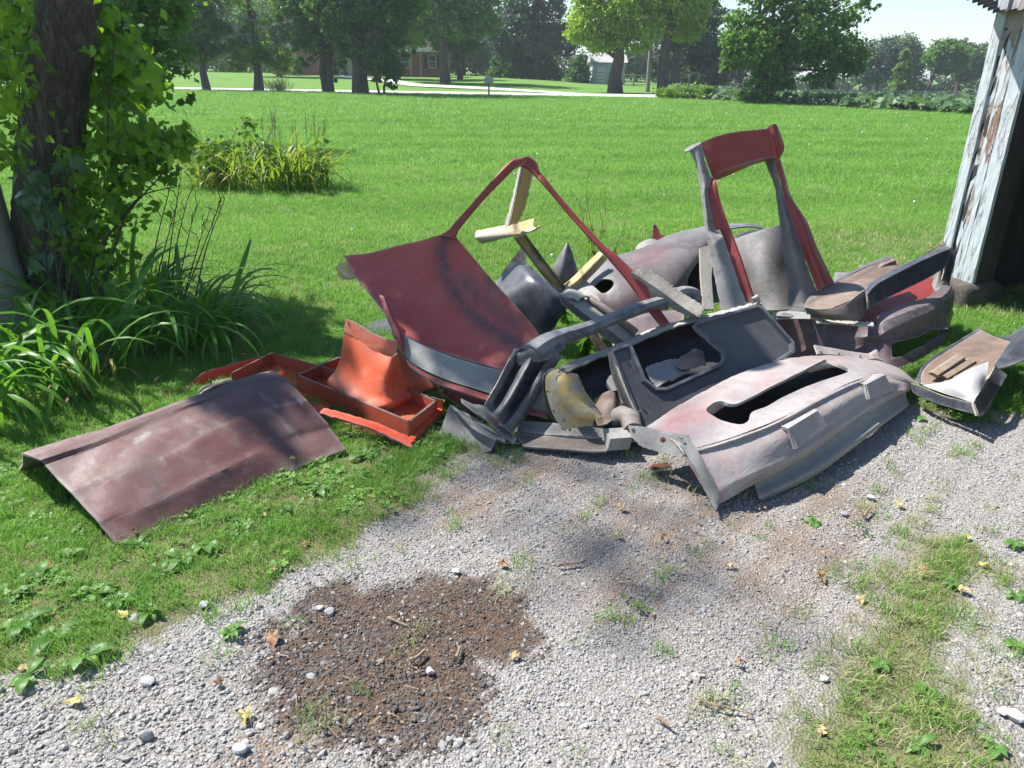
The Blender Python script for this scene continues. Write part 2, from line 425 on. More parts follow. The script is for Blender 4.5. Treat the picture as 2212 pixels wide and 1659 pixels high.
M['mud'] = paint('muddy_brown_glassfibre', (.11, .085, .07), (.19, .16, .14), wear=.7, dirty=.5, rough=.75, seed=20)
M['plank'] = plain('weathered_grey_timber', (.27, .24, .2), (.4, .37, .32), 9, .85, (1, 1, 1), .7, .008)
M['rust'] = plain('rust', (.12, .035, .018), (.22, .08, .04), 40, .8)
M['metal'] = plain('dull_steel', (.3, .29, .28), (.4, .38, .36), 40, .45)
# ================================================================ ground
GRAVEL_P = [(-700, 1560), (-200, 1500), (0, 1465), (110, 1440), (250, 1410), (345, 1345), (430, 1300), (520, 1268), (610, 1225), (700, 1190), (790, 1130), (870, 1088),
            (925, 1040), (970, 990), (1010, 965), (1150, 945), (1400, 870), (1700, 840), (1980, 880), (2110, 905), (2240, 900), (2600, 940), (3200, 1300), (3200, 3300), (-2500, 3300)]
STRIP_P = [(1650, 1760), (1715, 1600), (1780, 1440), (1850, 1335), (1935, 1200), (2040, 1150), (2110, 1175), (2125, 1250), (2080, 1340), (2060, 1420), (2110, 1560), (2180, 1760)]
STAIN_P = [(560, 1395), (600, 1335), (690, 1272), (850, 1237), (1000, 1245), (1115, 1283), (1155, 1335), (1135, 1400), (1065, 1440), (1085, 1500), (1040, 1570),
           (960, 1640), (860, 1660), (780, 1600), (700, 1565), (600, 1520), (540, 1470)]
def P2g(poly):
    return [tuple(atz(*p)[:2]) for p in poly]
G_GRAVEL, G_STRIP, G_STAIN = P2g(GRAVEL_P), P2g(STRIP_P), P2g(STAIN_P)
DIRT_L = [((1600, 1160), .55), ((1430, 1130), .35), ((1150, 1010), .3), ((1750, 1090), .35), ((1400, 1260), .25), ((1000, 1080), .25), ((700, 1500), .2), ((1820, 1200), .3), ((560, 1640), .12)]
def sd(x, y, poly):
    d, _, _ = segdist(x, y, poly); return np.where(inpoly(x, y, poly), d, -d)
def masks(x, y):
    x = np.asarray(x, float); y = np.asarray(y, float)
    n1 = wob(x, y, 1.7); n2 = wob(x, y, 6.1, 2.); n3 = wob(x, y, 19., 4.)
    g = sd(x, y, G_GRAVEL) + .11 * n1 + .09 * n2 + .05 * n3
    gr = sstep(-.10, .10, g)
    s = sd(x, y, G_STRIP) + .06 * n1 + .07 * n2 + .05 * n3
    st = sstep(-.08, .10, s) * .95
    # stray tufts out on the gravel near its edges
    tuft = sstep(.52, .8, wob(x, y, 5.3, 6.) + .45 * np.exp(-np.maximum(g, 0) / .35) + .55 * np.exp(-np.maximum(-s, 0) / .3) + .1 * n3) * (x > -9)
    gravel = np.clip(gr * (1 - st), 0, 1)
    grass = np.clip(1 - gravel + tuft * .75, 0, 1)
    dd = sd(x, y, G_STAIN) + .07 * n1 + .05 * n2 + .035 * n3
    stain = sstep(-.05, .05, dd + .025 * wob(x, y, 31., 1.))
    dirt = np.zeros(x.shape)
    for (p, r) in DIRT_L:
        q = atz(*p); dirt = np.maximum(dirt, np.exp(-((x - q.x) ** 2 + (y - q.y) ** 2) / r ** 2))
    dirt = np.clip(dirt * (.75 + .6 * n2) + .25 * sstep(.3, .9, n1 + .4 * n3), 0, 1)
    return gravel, grass, stain, dirt

def axis(lo, hi, step, far_lo, far_hi, g=1.16):
    a = list(np.arange(lo, hi + 1e-6, step)); d = step; v = hi
    while v < far_hi: d *= g; v += d; a.append(v)
    d = step; v = lo
    while v > far_lo: d *= g; v -= d; a.insert(0, v)
    return np.array(a)
gx = axis(-3.2, 3.4, .03, -700, 700); gy = axis(1.1, 5.2, .03, -40, 1200)
XX, YY = np.meshgrid(gx, gy)
gm, gg, gs, gd = masks(XX.ravel(), YY.ravel())
near = np.exp(-np.maximum(YY.ravel() - 4, 0) / 6)
ZZ = gz(XX, YY).ravel() + near * (.006 * wob(XX, YY, 3.).ravel() + .004 * wob(XX, YY, 11., 1.).ravel()) - .008 * gm
nx, ny = len(gx), len(gy)
idx = np.arange(nx * ny).reshape(ny, nx)
Q = np.stack([idx[:-1, :-1], idx[:-1, 1:], idx[1:, 1:], idx[1:, :-1]], -1).reshape(-1, 4)
gmat, nt, b = newmat('lawn_and_drive_soil')
co = objco(nt)
gpos = nd(nt, 'ShaderNodeNewGeometry').outputs['Position']
n_a = noise(nt, .35, 5, .6, gpos); n_b = noise(nt, 3.5, 6, .65, gpos); n_c = noise(nt, 60, 4, .7, gpos); n_d = noise(nt, 230, 3, .7, gpos)
grassc = mixc(nt, ramp(nt, n_a, .35, .65), (.11, .235, .04), (.165, .3, .06))
grassc = mixc(nt, ramp(nt, n_b, .4, .7, 0, .5), grassc, (.2, .29, .07))
grassc = mixc(nt, ramp(nt, n_c, .35, .7, 0, .6), grassc, (.05, .1, .02))
soil = mixc(nt, ramp(nt, n_c, .35, .65), (.19, .165, .14), (.32, .295, .27)); soil = mixc(nt, ramp(nt, n_d, .4, .62), soil, (.4, .385, .36))
brown = mixc(nt, ramp(nt, n_c, .3, .7), (.17, .12, .085), (.29, .22, .17))
vo = nd(nt, 'ShaderNodeTexVoronoi'); vo.inputs['Scale'].default_value = 120; nt.links.new(gpos, vo.inputs['Vector']); vbw = nd(nt, 'ShaderNodeRGBToBW'); nt.links.new(vo.outputs['Color'], vbw.inputs[0])
soil = mixc(nt, ramp(nt, vbw.outputs[0], .25, .75, .0, .75), soil, (.46, .445, .42)); soil = mixc(nt, ramp(nt, vo.outputs['Distance'], .35, .62, 0, .6), soil, (.17, .15, .13))
soil = mixc(nt, mth(nt, 'MULTIPLY', attr(nt, 'dirt'), .85), soil, brown)
darkc = mixc(nt, ramp(nt, n_c, .35, .65), (.075, .05, .036), (.165, .115, .083))
soil = mixc(nt, attr(nt, 'oil'), soil, darkc)
near_soil = mixc(nt, ramp(nt, n_c, .35, .65), (.13, .12, .07), (.17, .19, .06))
nearmix = mixc(nt, attr(nt, 'near'), grassc, near_soil)
fin = mixc(nt, attr(nt, 'gravel'), nearmix, soil)
nt.links.new(fin, b.inputs['Base Color']); b.inputs['Roughness'].default_value = .95; b.inputs['Specular IOR Level'].default_value = .15
bump(nt, b, mth(nt, 'ADD', n_c, mth(nt, 'SUBTRACT', mth(nt, 'MULTIPLY', n_d, .5), vo.outputs['Distance'])), .8, .01)
go = mesh_obj('ground', np.stack([XX.ravel(), YY.ravel(), ZZ], -1), Q, [gmat], None, None, True, 180,
              {'gravel': gm, 'oil': gs, 'dirt': gd, 'near': np.clip(near, 0, 1)}, base=(0, 0, 0))
tag(go, kind='structure')

# sealed road and the drive across it
rm, nt, b = newmat('pale_concrete_road'); gpos = nd(nt, 'ShaderNodeNewGeometry').outputs['Position']
c = mixc(nt, ramp(nt, noise(nt, 1.2, 5, .6, gpos), .35, .7), (.5, .48, .47), (.6, .58, .56)); nt.links.new(c, b.inputs['Base Color']); b.inputs['Roughness'].default_value = .9
def strip_mesh(name, L, Rr, mat, dz):
    n = 60; A = spline(L, n); B = spline(Rr, n); V = []
    for a, c in zip(A, B):
        for t in np.linspace(0, 1, 5):
            p = a * (1 - t) + c * t; V.append((p[0], p[1], gz(p[0], p[1]) + dz))
    Fc = [(i * 5 + k, i * 5 + k + 1, (i + 1) * 5 + k + 1, (i + 1) * 5 + k) for i in range(n - 1) for k in range(4)]
    return mesh_obj(name, V, Fc, mat, base=(0, 0, 0))
tag(strip_mesh('road', [(-160, 47.5), (-60, 49.5), (-20, 51), (6, 53), (13, 54), (40, 55)], [(-160, 54), (-60, 56), (-20, 57.2), (6, 59), (13, 60), (40, 61)], rm, .05), kind='structure')
dp = [ground_hit(*p) for p in [(735, 166), (837, 174.5), (905, 185), (1000, 190), (1080, 194), (1199, 201), (1276, 206)]]
tag(strip_mesh('driveway', [(p.x, p.y + 1.6, 0) for p in dp], [(p.x - .6, p.y - 1.6, 0) for p in dp], rm, .07), kind='structure')

# ================================================================ scattered ground cover
PROTO = bpy.data.collections.new('ground cover sources')
def scatter(name, pts, rot, scl, tint, protos, kind='stuff'):
    n = len(pts); me = bpy.data.meshes.new(name); me.vertices.add(n)
    me.vertices.foreach_set('co', np.asarray(pts, np.float32).ravel())
    for k, v, tp in (('rot', rot, 'FLOAT_VECTOR'), ('scl', scl, 'FLOAT'), ('tint', tint, 'FLOAT'), ('pick', rng.integers(0, len(protos), n), 'INT')):
        a = me.attributes.new(k, tp, 'POINT'); a.data.foreach_set('vector' if tp == 'FLOAT_VECTOR' else 'value', np.asarray(v, np.int32 if tp == 'INT' else np.float32).ravel())
    o = bpy.data.objects.new(name, me); COL.objects.link(o)
    c = bpy.data.collections.new(name + ' source')
    for p in protos: c.objects.link(p)
    ng = bpy.data.node_groups.new(name, 'GeometryNodeTree')
    ng.interface.new_socket('Geometry', in_out='INPUT', socket_type='NodeSocketGeometry'); ng.interface.new_socket('Geometry', in_out='OUTPUT', socket_type='NodeSocketGeometry')
    gi = ng.nodes.new('NodeGroupInput'); go_ = ng.nodes.new('NodeGroupOutput'); ip = ng.nodes.new('GeometryNodeInstanceOnPoints')
    ci = ng.nodes.new('GeometryNodeCollectionInfo'); ci.inputs[0].default_value = c; ci.inputs['Separate Children'].default_value = True; ci.inputs['Reset Children'].default_value = True
    ip.inputs['Pick Instance'].default_value = True
    def na(nm, t):
        q = ng.nodes.new('GeometryNodeInputNamedAttribute'); q.data_type = t; q.inputs[0].default_value = nm; return q.outputs[0]
    L = ng.links.new
    L(gi.outputs[0], ip.inputs['Points']); L(ci.outputs[0], ip.inputs['Instance']); L(na('pick', 'INT'), ip.inputs['Instance Index'])
    L(na('rot', 'FLOAT_VECTOR'), ip.inputs['Rotation']); L(na('scl', 'FLOAT'), ip.inputs['Scale']); L(ip.outputs[0], go_.inputs[0])
    md = o.modifiers.new('scatter', 'NODES'); md.node_group = ng
    return tag(o, kind=kind)
def proto(name, V, Fc, mat, smooth=False, tint=None):
    me = bpy.data.meshes.new(name); me.from_pydata([tuple(v) for v in V], [], Fc); me.materials.append(mat)
    if smooth: me.polygons.foreach_set('use_smooth', np.ones(len(me.polygons), bool))
    if tint is not None:
        a = me.attributes.new('tint', 'FLOAT', 'POINT'); a.data.foreach_set('value', np.asarray(tint, np.float32))
    o = bpy.data.objects.new(name, me); o['kind'] = 'stuff'; return o
def rock_data(seed, squash=.62, sub=1):
    r = np.random.default_rng(seed); bm = bmesh.new(); bmesh.ops.create_icosphere(bm, subdivisions=sub, radius=1)
    cuts = r.normal(0, 1, (9, 3)); cuts /= np.linalg.norm(cuts, axis=1, keepdims=True); h = r.uniform(.52, .85, 9)
    V = np.array([v.co[:] for v in bm.verts]); Fc = [[v.index for v in f.verts] for f in bm.faces]; bm.free()
    for n, d in zip(cuts, h):
        e = np.maximum(V @ n - d, 0); V = V - e[:, None] * n
    V *= r.uniform(.75, 1.2, 3) * (1, 1, squash); return V, Fc
gravmat, nt, b = newmat('limestone_chips'); t = attr(nt, 'tint', 'INSTANCER'); co = objco(nt)
c = mixc(nt, ramp(nt, t, 0, .3), (.055, .042, .034), (.125, .11, .1)); c = mixc(nt, ramp(nt, t, .3, .42), c, (.28, .272, .262)); c = mixc(nt, ramp(nt, t, .42, .85), c, (.42, .405, .38)); c = mixc(nt, ramp(nt, t, .85, 1), c, (.58, .565, .54))
c = mixc(nt, ramp(nt, noise(nt, 1.7, 4, .6, co), .4, .7, 0, .45), c, (.3, .26, .22), 'MULTIPLY')
nt.links.new(c, b.inputs['Base Color']); b.inputs['Roughness'].default_value = .85
def frustum_pts(n, y0, y1, pad=.35, far_pow=1.):
    """uniform ground points inside the camera's view (with a margin), between two distances"""
    y = np.sqrt(rng.uniform(y0 ** 2, y1 ** 2, n)) if far_pow == 1 else y0 + (y1 - y0) * rng.uniform(0, 1, n) ** far_pow
    x = rng.uniform(-1, 1, n) * (.92 * y + .35 + pad); return x, y
stones = [proto('stone', *rock_data(100 + k), gravmat) for k in range(7)]
x, y = frustum_pts(730000, 1.0, 4.6)
g, gra, sta, dr = masks(x, y)
keep = rng.uniform(0, 1, len(x)) < np.clip(g * (1 - .6 * dr) * (.66 + .42 * wob(x, y, 2.3, 1.)) * (1 + .12 * sta) - .02, .0, 1) * np.clip(1.15 - .09 * y, .6, 1)
x, y, sta, dr = x[keep], y[keep], sta[keep], dr[keep]
n = len(x); s = np.clip(rng.lognormal(0, .4, n) * (.0037 + .0016 * sstep(2.2, 1.5, y) * sstep(.1, -.7, x) + .0006 * sstep(1.9, 1.5, y)), .0024, .017)
z = .006 * wob(x, y, 3.) + .004 * wob(x, y, 11., 1.) - .008 + s * .12
ti = np.clip(rng.normal(.6, .1, n) - dr * rng.uniform(0, .25, n), .38, 1)
ti = np.where(rng.uniform(0, 1, n) < sta * .97, np.clip(rng.normal(.22, .09, n), 0, .42), ti)
scatter('gravel', np.stack([x, y, z], -1), np.stack([rng.normal(0, .4, n), rng.normal(0, .4, n), rng.uniform(0, 6.3, n)], -1), s, ti, stones)

# ---- grass tufts
grassmat = leafmat('lawn_grass', (.115, .26, .038), (.28, .5, .092), 'INSTANCER', .45, .5, dry=(.5, .46, .26), trc=(.28, .53, .09))
def tuft(name, seed, blades, spread, h, wd, mat, lean=.5, seg=2):
    r = np.random.default_rng(seed); V, Fc = [], []
    for _ in range(blades):
        a = r.uniform(0, 6.28); rr = spread * math.sqrt(r.uniform(0, 1)); p = np.array([rr * math.cos(a), rr * math.sin(a), -.004])
        ld = r.uniform(0, 6.28); ln = r.uniform(.1, lean) ; hh = h * r.uniform(.55, 1.15); dx = np.array([math.cos(ld), math.sin(ld), 0]); sd_ = np.array([-dx[1], dx[0], 0])
        sd_ = sd_ * math.cos(.8) + dx * math.sin(r.uniform(-.8, .8)); k = len(V)
        for i in range(seg):
            f = i / seg; q = p + dx * ln * hh * f * f + np.array([0, 0, hh * f * (1 - .25 * ln * f)]); ww = wd * (1 - .45 * f)
            V += [q - sd_ * ww, q + sd_ * ww]
        V.append(p + dx * ln * hh + np.array([0, 0, hh * (1 - .3 * ln)]))
        for i in range(seg - 1): Fc.append((k + 2 * i, k + 2 * i + 1, k + 2 * i + 3, k + 2 * i + 2))
        Fc.append((k + 2 * seg - 2, k + 2 * seg - 1, k + 2 * seg))
    return proto(name, V, Fc, mat)
short = [tuft('grass_tuft', 20 + k, 16, .045, .055, .0019, grassmat, .9) for k in range(4)]
midt = [tuft('grass_tuft', 30 + k, 16, .07, .062, .003, grassmat, .9) for k in range(4)]
tall = [tuft('grass_tuft', 40 + k, 18, .13, .10, .0055, grassmat, .9) for k in range(4)]
def lawn(name, n, y0, y1, protos, smin, smax, pw=1., tint=(.5, .22), dens=lambda x, y, g: g, drytuft=.03):
    x, y = frustum_pts(n, y0, y1, .6, pw); g, gra, sta, dr = masks(x, y)
    keep = rng.uniform(0, 1, n) < dens(x, y, gra); x, y, g = x[keep], y[keep], g[keep]; m = len(x)
    ti = np.clip(rng.normal(tint[0], tint[1], m) + .16 * wob(x, y, .7) + .12 * wob(x, y, .16, 3.) + .2 * np.sin((y - .22 * x) * 2 * math.pi / 2.6 + .6 * wob(x, y, .1)) * (y > 6), 0, .88)
    pd = np.clip(drytuft + .55 * g * (y < 6) + .3 * (sd(x, y, G_STRIP) > -.3) * (y < 5) + .35 * np.exp(-((x - 4.2) ** 2 + (y - 7.5) ** 2) / 1.5), 0, .6); ti = np.where(rng.uniform(0, 1, m) < pd, .97, ti)
    z = gz(x, y) + np.where(y < 6, .006 * wob(x, y, 3.), 0)
    scatter(name, np.stack([x, y, z], -1), np.stack([rng.normal(0, .12, m), rng.normal(0, .12, m), rng.uniform(0, 6.3, m)], -1), rng.uniform(smin, smax, m), ti, protos)
lily_bed = lambda x, y: 1 - .93 * sstep(0, .25, .75 - np.hypot((x + 2.55) / 1.6, (y - 4.55) / .8))
# mown lawn close by, thin in the weedy gravel edge
lawn('short_grass', 60000, 1.2, 5.2, short, .55, 1.15, dens=lambda x, y, g: g * lily_bed(x, y) * np.where(masks(x, y)[0] > .25, .42, 1) * np.where(sd(x, y, G_STRIP) > -.3, .5, 1) * np.where((sd(x, y, G_GRAVEL) > -.55) & (sd(x, y, G_STRIP) < -.3), .55 + .4 * wob(x, y, 3.3), 1))
lawn('short_grass', 40000, 5.0, 11.0, midt, .8, 1.3, tint=(.6, .2), drytuft=.09)
bound = lambda x, y: sstep(-.4, .5, y - (13.6 - .33 * x * (x > 0) - .0 * x + .35 * wob(x, y, .5)))
lawn('short_grass', 35000, 10.5, 18, midt, 1.1, 1.7, tint=(.62, .2), drytuft=.09, dens=lambda x, y, g: 1 - .8 * bound(x, y))
lawn('long_grass', 49000, 9.5, 26, tall, .8, 1.35, pw=1.1, tint=(.42, .2), drytuft=.03, dens=lambda x, y, g: bound(x, y))
lawn('long_grass', 54000, 24, 51.5, tall, 1.3, 2.3, pw=1., tint=(.45, .18), drytuft=.02)
# clover heads dotted through the long grass
flw, nt, b = newmat('white_clover'); b.inputs['Base Color'].default_value = (.62, .62, .58, 1); b.inputs['Roughness'].default_value = .8
bmx = bmesh.new(); bmesh.ops.create_icosphere(bmx, subdivisions=1, radius=1)
fl = [proto('clover_head', [v.co[:] for v in bmx.verts], [[v.index for v in f.verts] for f in bmx.faces], flw)]
x, y = frustum_pts(420, 6, 40); k = (wob(x, y, .4, 5.) > -.1); x, y = x[k], y[k]; n = len(x)
scatter('clover_flowers', np.stack([x, y, gz(x, y) + .09 + .07 * sstep(10, 20, y)], -1), np.zeros((n, 3)), rng.uniform(.008, .016, n) * (1 + y / 30), np.zeros(n), fl)
# ================================================================ trees
bark = plain('dark_bark', (.06, .048, .04), (.13, .11, .095), 7, .95, (1, 1, .25), 1., .03)
bark_grey = plain('grey_dead_bark', (.25, .22, .2), (.38, .35, .33), 7, .9, (1, 1, .3), .6, .02)
LF = {
 'mid': leafmat('mid_green_leaves', (.06, .145, .024), (.16, .3, .055), trans=.5),
 'dark': leafmat('dark_green_leaves', (.042, .105, .026), (.12, .235, .06), trans=.45),
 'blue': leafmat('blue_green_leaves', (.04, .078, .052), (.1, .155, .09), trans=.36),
 'lime': leafmat('yellow_green_leaves', (.16, .3, .028), (.38, .5, .055), trans=.55),
 'fresh': leafmat('fresh_green_leaves', (.07, .16, .02), (.18, .31, .045), trans=.5),
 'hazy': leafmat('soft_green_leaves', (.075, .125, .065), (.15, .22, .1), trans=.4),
}
def leaf_cloud(lobes, n, size, seed, per=22, flat=.75, sig=.13, updir=.35):
    """lobes: (x,y,z, rx,ry,rz, weight). n folded leaf sprays gathered in uneven clusters through the crown"""
    r = np.random.default_rng(seed); L = np.array(lobes, float); w_ = L[:, 6] * (L[:, 3] * L[:, 4] * L[:, 5]) ** .72; w_ /= w_.sum()
    nc = max(4, n // per); k = r.choice(len(L), nc, p=w_); d = r.normal(0, 1, (nc, 3)); d /= np.linalg.norm(d, axis=1, keepdims=True)
    rad = (.35 + .65 * r.uniform(0, 1, nc) ** .45)[:, None]; C = L[k, :3] + d * rad * L[k, 3:6]
    s_ = sig * L[k, 3:6].mean(1) * r.uniform(.6, 1.5, nc); ct = r.normal(.48, .17, nc)
    j = np.repeat(np.arange(nc), per); m = len(j); off = r.normal(0, 1, (m, 3)) * s_[j][:, None] * (1, 1, flat)
    P = C[j] + off; N = d[j] * .55 + r.normal(0, .62, (m, 3)) + (0, 0, updir); N /= np.linalg.norm(N, axis=1, keepdims=True)
    T = np.cross(N, r.normal(0, 1, (m, 3))); T /= np.linalg.norm(T, axis=1, keepdims=True) + 1e-9; Bt = np.cross(N, T)
    ln = size * r.uniform(.55, 1.5, m)[:, None]; wd = ln * r.uniform(.3, .5, m)[:, None]
    V = np.stack([P - T * ln * .5, P + Bt * wd - N * wd * .25 + T * ln * .05, P + T * ln * .5 - N * ln * .12, P - Bt * wd - N * wd * .25 + T * ln * .05], 1).reshape(-1, 3)
    i4 = np.arange(m) * 4; Fc = np.stack([i4, i4 + 1, i4 + 2, i4 + 3], 1)
    t = np.clip(ct[j] + r.normal(0, .13, m), 0, .89); return V, Fc, np.repeat(t, 4)
def quick_mesh(name, V, Fc, mat, tint, parent=None, base=None):
    """same as mesh_obj but fast for many quads"""
    base = np.array(base if base is not None else (V[:, 0].mean(), V[:, 1].mean(), V[:, 2].min())); V = V - base
    me = bpy.data.meshes.new(name); nf = len(Fc); me.vertices.add(len(V)); me.vertices.foreach_set('co', V.astype(np.float32).ravel())
    me.loops.add(nf * 4); me.loops.foreach_set('vertex_index', Fc.astype(np.int32).ravel()); me.polygons.add(nf); me.polygons.foreach_set('loop_start', (np.arange(nf) * 4).astype(np.int32))
    me.materials.append(mat); a = me.attributes.new('tint', 'FLOAT', 'POINT'); a.data.foreach_set('value', tint.astype(np.float32)); me.update(calc_edges=True); me.validate()
    o = bpy.data.objects.new(name, me); COL.objects.link(o)
    if parent is not None: o.parent = parent; o.location = Vector(base) - wpos(parent)
    else: o.location = base
    return o
def limb_path(p, q, n=6, wobble=.06, r=random):
    p, q = Vector(p), Vector(q); L = (q - p).length; out = []
    for i in range(n):
        f = i / (n - 1); out.append(p.lerp(q, f) + Vector((r.uniform(-1, 1), r.uniform(-1, 1), r.uniform(-.5, .5))) * L * wobble * math.sin(math.pi * f))
    return out
TREES = 'trees round the lawn and the road'
def tree(label, px, Y, trunk, lobes, leaf, n, size, seed, name='tree', group=TREES, lean=0., H=7., limbs=7, per=22, sig=.13, ydep=.8, dead=0, forks=(0.,), base_dz=0., barkm=None, updir=.35):
    """trunk = radius; lobes in (px, z, rx, rz, weight) at the tree's own distance"""
    x = Xat(px, Y); z0 = gz(x, Y) + base_dz; t = empty(name, (x, Y, z0 - .05), label, 'tree', group)
    rr = random.Random(seed); m = MB()
    for f in forks:
        top = Vector((x + lean * H + f * 2.2, Y + rr.uniform(-.4, .4), z0 + H)); b0 = Vector((x + f * .5, Y, z0 - .1))
        pts = limb_path(b0, top, 7, .03, rr); rad = [trunk * (1.35, 1.0, .86, .74, .6, .42, .16)[i] * (1 if len(forks) == 1 else .75) for i in range(7)]
        m.tube(pts, rad, 9)
        for k in range(limbs):
            a = pts[rr.choice([2, 3, 4, 5])]; l = rr.choice(lobes); xx = Xat(l[0], Y)
            q = Vector((xx + rr.uniform(-.7, .7) * l[2], Y + rr.uniform(-.6, .6) * l[2], l[1] + rr.uniform(-.3, .6) * l[3]))
            lp = limb_path(a, q, 6, .08, rr); m.tube(lp, [trunk * v for v in (.42, .33, .25, .18, .12, .05)], 6)
            for s_ in range(3):
                e = lp[rr.choice([3, 4, 5])]; m.tube(limb_path(e, e + Vector((rr.uniform(-1, 1), rr.uniform(-.7, .7), rr.uniform(-.2, .8))) * l[2] * .6, 4, .1, rr), [trunk * .1, trunk * .08, trunk * .05, trunk * .02], 4, cap=False)
    m.build('trunk', barkm or bark, t, smooth=True)
    if dead:
        d = MB()
        for k in range(dead):
            a = Vector((x, Y, z0 + rr.uniform(2.6, 4.2))); q = a + Vector((rr.choice([-1, 1]) * rr.uniform(1.2, 3.4), rr.uniform(-1.4, 1.), rr.uniform(.8, 3.)))
            lp = limb_path(a, q, 7, .09, rr); d.tube(lp, [.075, .06, .05, .04, .03, .02, .008], 5, cap=False)
            for s_ in range(9):
                e = lp[rr.choice([3, 4, 5, 6])]; q2 = e + Vector((rr.uniform(-1, 1), rr.uniform(-.6, .6), rr.uniform(-.3, .8))) * 1.1; l2 = limb_path(e, q2, 5, .12, rr)
                d.tube(l2, [.022, .018, .014, .01, .005], 4, cap=False)
                for _ in range(2): e2 = rr.choice(l2); d.tube([e2, e2 + Vector((rr.uniform(-.5, .5), rr.uniform(-.3, .3), rr.uniform(-.1, .4)))], [.009, .004], 3, cap=False)
        d.build('dead_branch', bark_grey, t, smooth=True)
    L = [(Xat(l[0], Y), Y + random.Random(seed + i).uniform(-.3, .3) * l[2], l[1], l[2], l[2] * ydep, l[3], l[4]) for i, l in enumerate(lobes)]
    V, Fc, ti = leaf_cloud(L, int(n * 1.7), size * .72, seed, per, sig=sig, updir=updir)
    quick_mesh('crown', V, Fc, LF[leaf], ti, t); return t

# the maple whose low boughs hang over the lawn behind the near trunk
tree('bushy maple with low drooping boughs just behind the vine-covered trunk', 235, 16.5, .2, [(250, 3.0, 1.6, 1.3, 1), (330, 3.3, 1.1, 1.1, 1), (120, 3.2, 1.6, 1.5, 1), (375, 2.2, .5, .7, .9), (330, 1.5, .75, .5, .8),
      (250, 1.4, .9, .7, .8), (60, 2.2, 1.4, 1.4, .8), (10, 3.6, 1.5, 1.6, .7), (380, 4.2, .9, .9, .8), (180, 1.6, 1., .9, .7), (390, .95, .22, .25, .5)], 'mid', 15000, .17, 3, 'maple_tree', H=5, per=24, sig=.16)
tree('slim leafy tree at the left end of the roadside row', 440, 52, .22, [(440, 4.8, 1.8, 2.3, 1), (400, 6, 2, 2, 1), (470, 3.2, 1.2, 1.1, .9), (420, 2.6, 1.1, .9, .8), (390, 3.6, 1.4, 1.2, .9), (440, 2.2, 1.1, .7, .9), (400, 1.9, .9, .6, .7)], 'dark', 6500, .3, 4)
tree('half-dead tree with bare pale branches and low leafy shoots', 553, 52, .27, [(540, 2.3, 1.3, .9, 1), (600, 1.9, .95, .8, .9), (510, 1.6, .6, .6, .6), (585, 5.6, 1.8, 1.6, .35), (520, 6.2, 1.5, 1.3, .3), (560, 3.8, .9, .8, .4)], 'fresh', 4200, .24, 5, dead=9, H=6.5)
tree('dark twin-stemmed tree in front of the brick house', 706, 51, .27, [(700, 5.2, 2.1, 1.8, 1), (660, 5.8, 1.6, 1.6, 1), (745, 5.4, 1.7, 1.5, 1), (690, 3.0, 1.5, .9, .9), (650, 3.1, 1.2, .9, .8), (735, 3.2, 1.3, .9, .9), (700, 9, 3, 3, .6), (730, 1.5, .7, .6, .4), (668, 1.5, .9, .7, .7), (712, .9, .5, .5, .5), (640, 4.4, 1., .9, .6)], 'dark', 7500, .3, 6, forks=(-.25, .3), H=8)
tree('large dark shade tree with the thickest trunk in the roadside row', 776, 49.5, .42, [(780, 5.2, 2.6, 1.7, 1), (840, 4.6, 2.0, 1.5, 1), (885, 5.6, 1.6, 1.6, 1), (730, 5.0, 1.9, 1.5, 1), (820, 3.0, 1.5, .9, .9), (865, 3.4, 1.3, .9, .9), (760, 3.1, 1.5, .9, .9), (790, 8.5, 3.6, 2.5, .6), (800, 12.5, 3.6, 2.5, .6), (870, 2.5, 1., .6, .8), (750, 2.2, 1.0, .6, .7)], 'dark', 12000, .3, 7, H=9)
tree('clump of thin saplings beside the thick dark trunk', 824, 48.5, .09, [(825, 2.2, 1.0, 1.0, 1), (850, 1.5, .7, .55, .7), (808, 1.4, .55, .7, .6), (846, .75, .5, .35, .4)], 'dark', 2600, .24, 8, forks=(-.3, .15), H=3.4, limbs=4)
tree('tall tree with a straight trunk standing on the house lawn', 962, 75, .4, [(960, 7.4, 3.4, 2.6, 1), (1020, 6.8, 2.6, 2.4, 1), (905, 7.2, 2.6, 2.4, 1), (1040, 5.2, 1.6, 1.3, .9), (935, 4.9, 1.8, 1., .8), (985, 5, 2, 1.2, .9), (880, 4.6, 2, 1.3, .9), (960, 12, 4, 3, .5)], 'mid', 11000, .4, 9, H=10)
tree('small round tree with a forked trunk behind the straight one', 993, 84, .2, [(985, 4.6, 2.2, 1.5, 1), (1020, 4.3, 1.6, 1.3, 1), (960, 4.2, 1.5, 1.2, 1)], 'dark', 3800, .36, 10, H=4.5, forks=(-.2, .3))
tree('hazy tall tree with an open crown and sky between its boughs', 1155, 96, .4, [(1110, 5.6, 3.2, 2.6, 1), (1182, 7.4, 1.8, 3.2, 1), (1130, 9, 2.2, 2.2, .6), (1150, 4.2, 3., 1.6, .9), (1215, 4.8, 2, 2, .9)], 'blue', 11000, .42, 11, H=13, limbs=10)
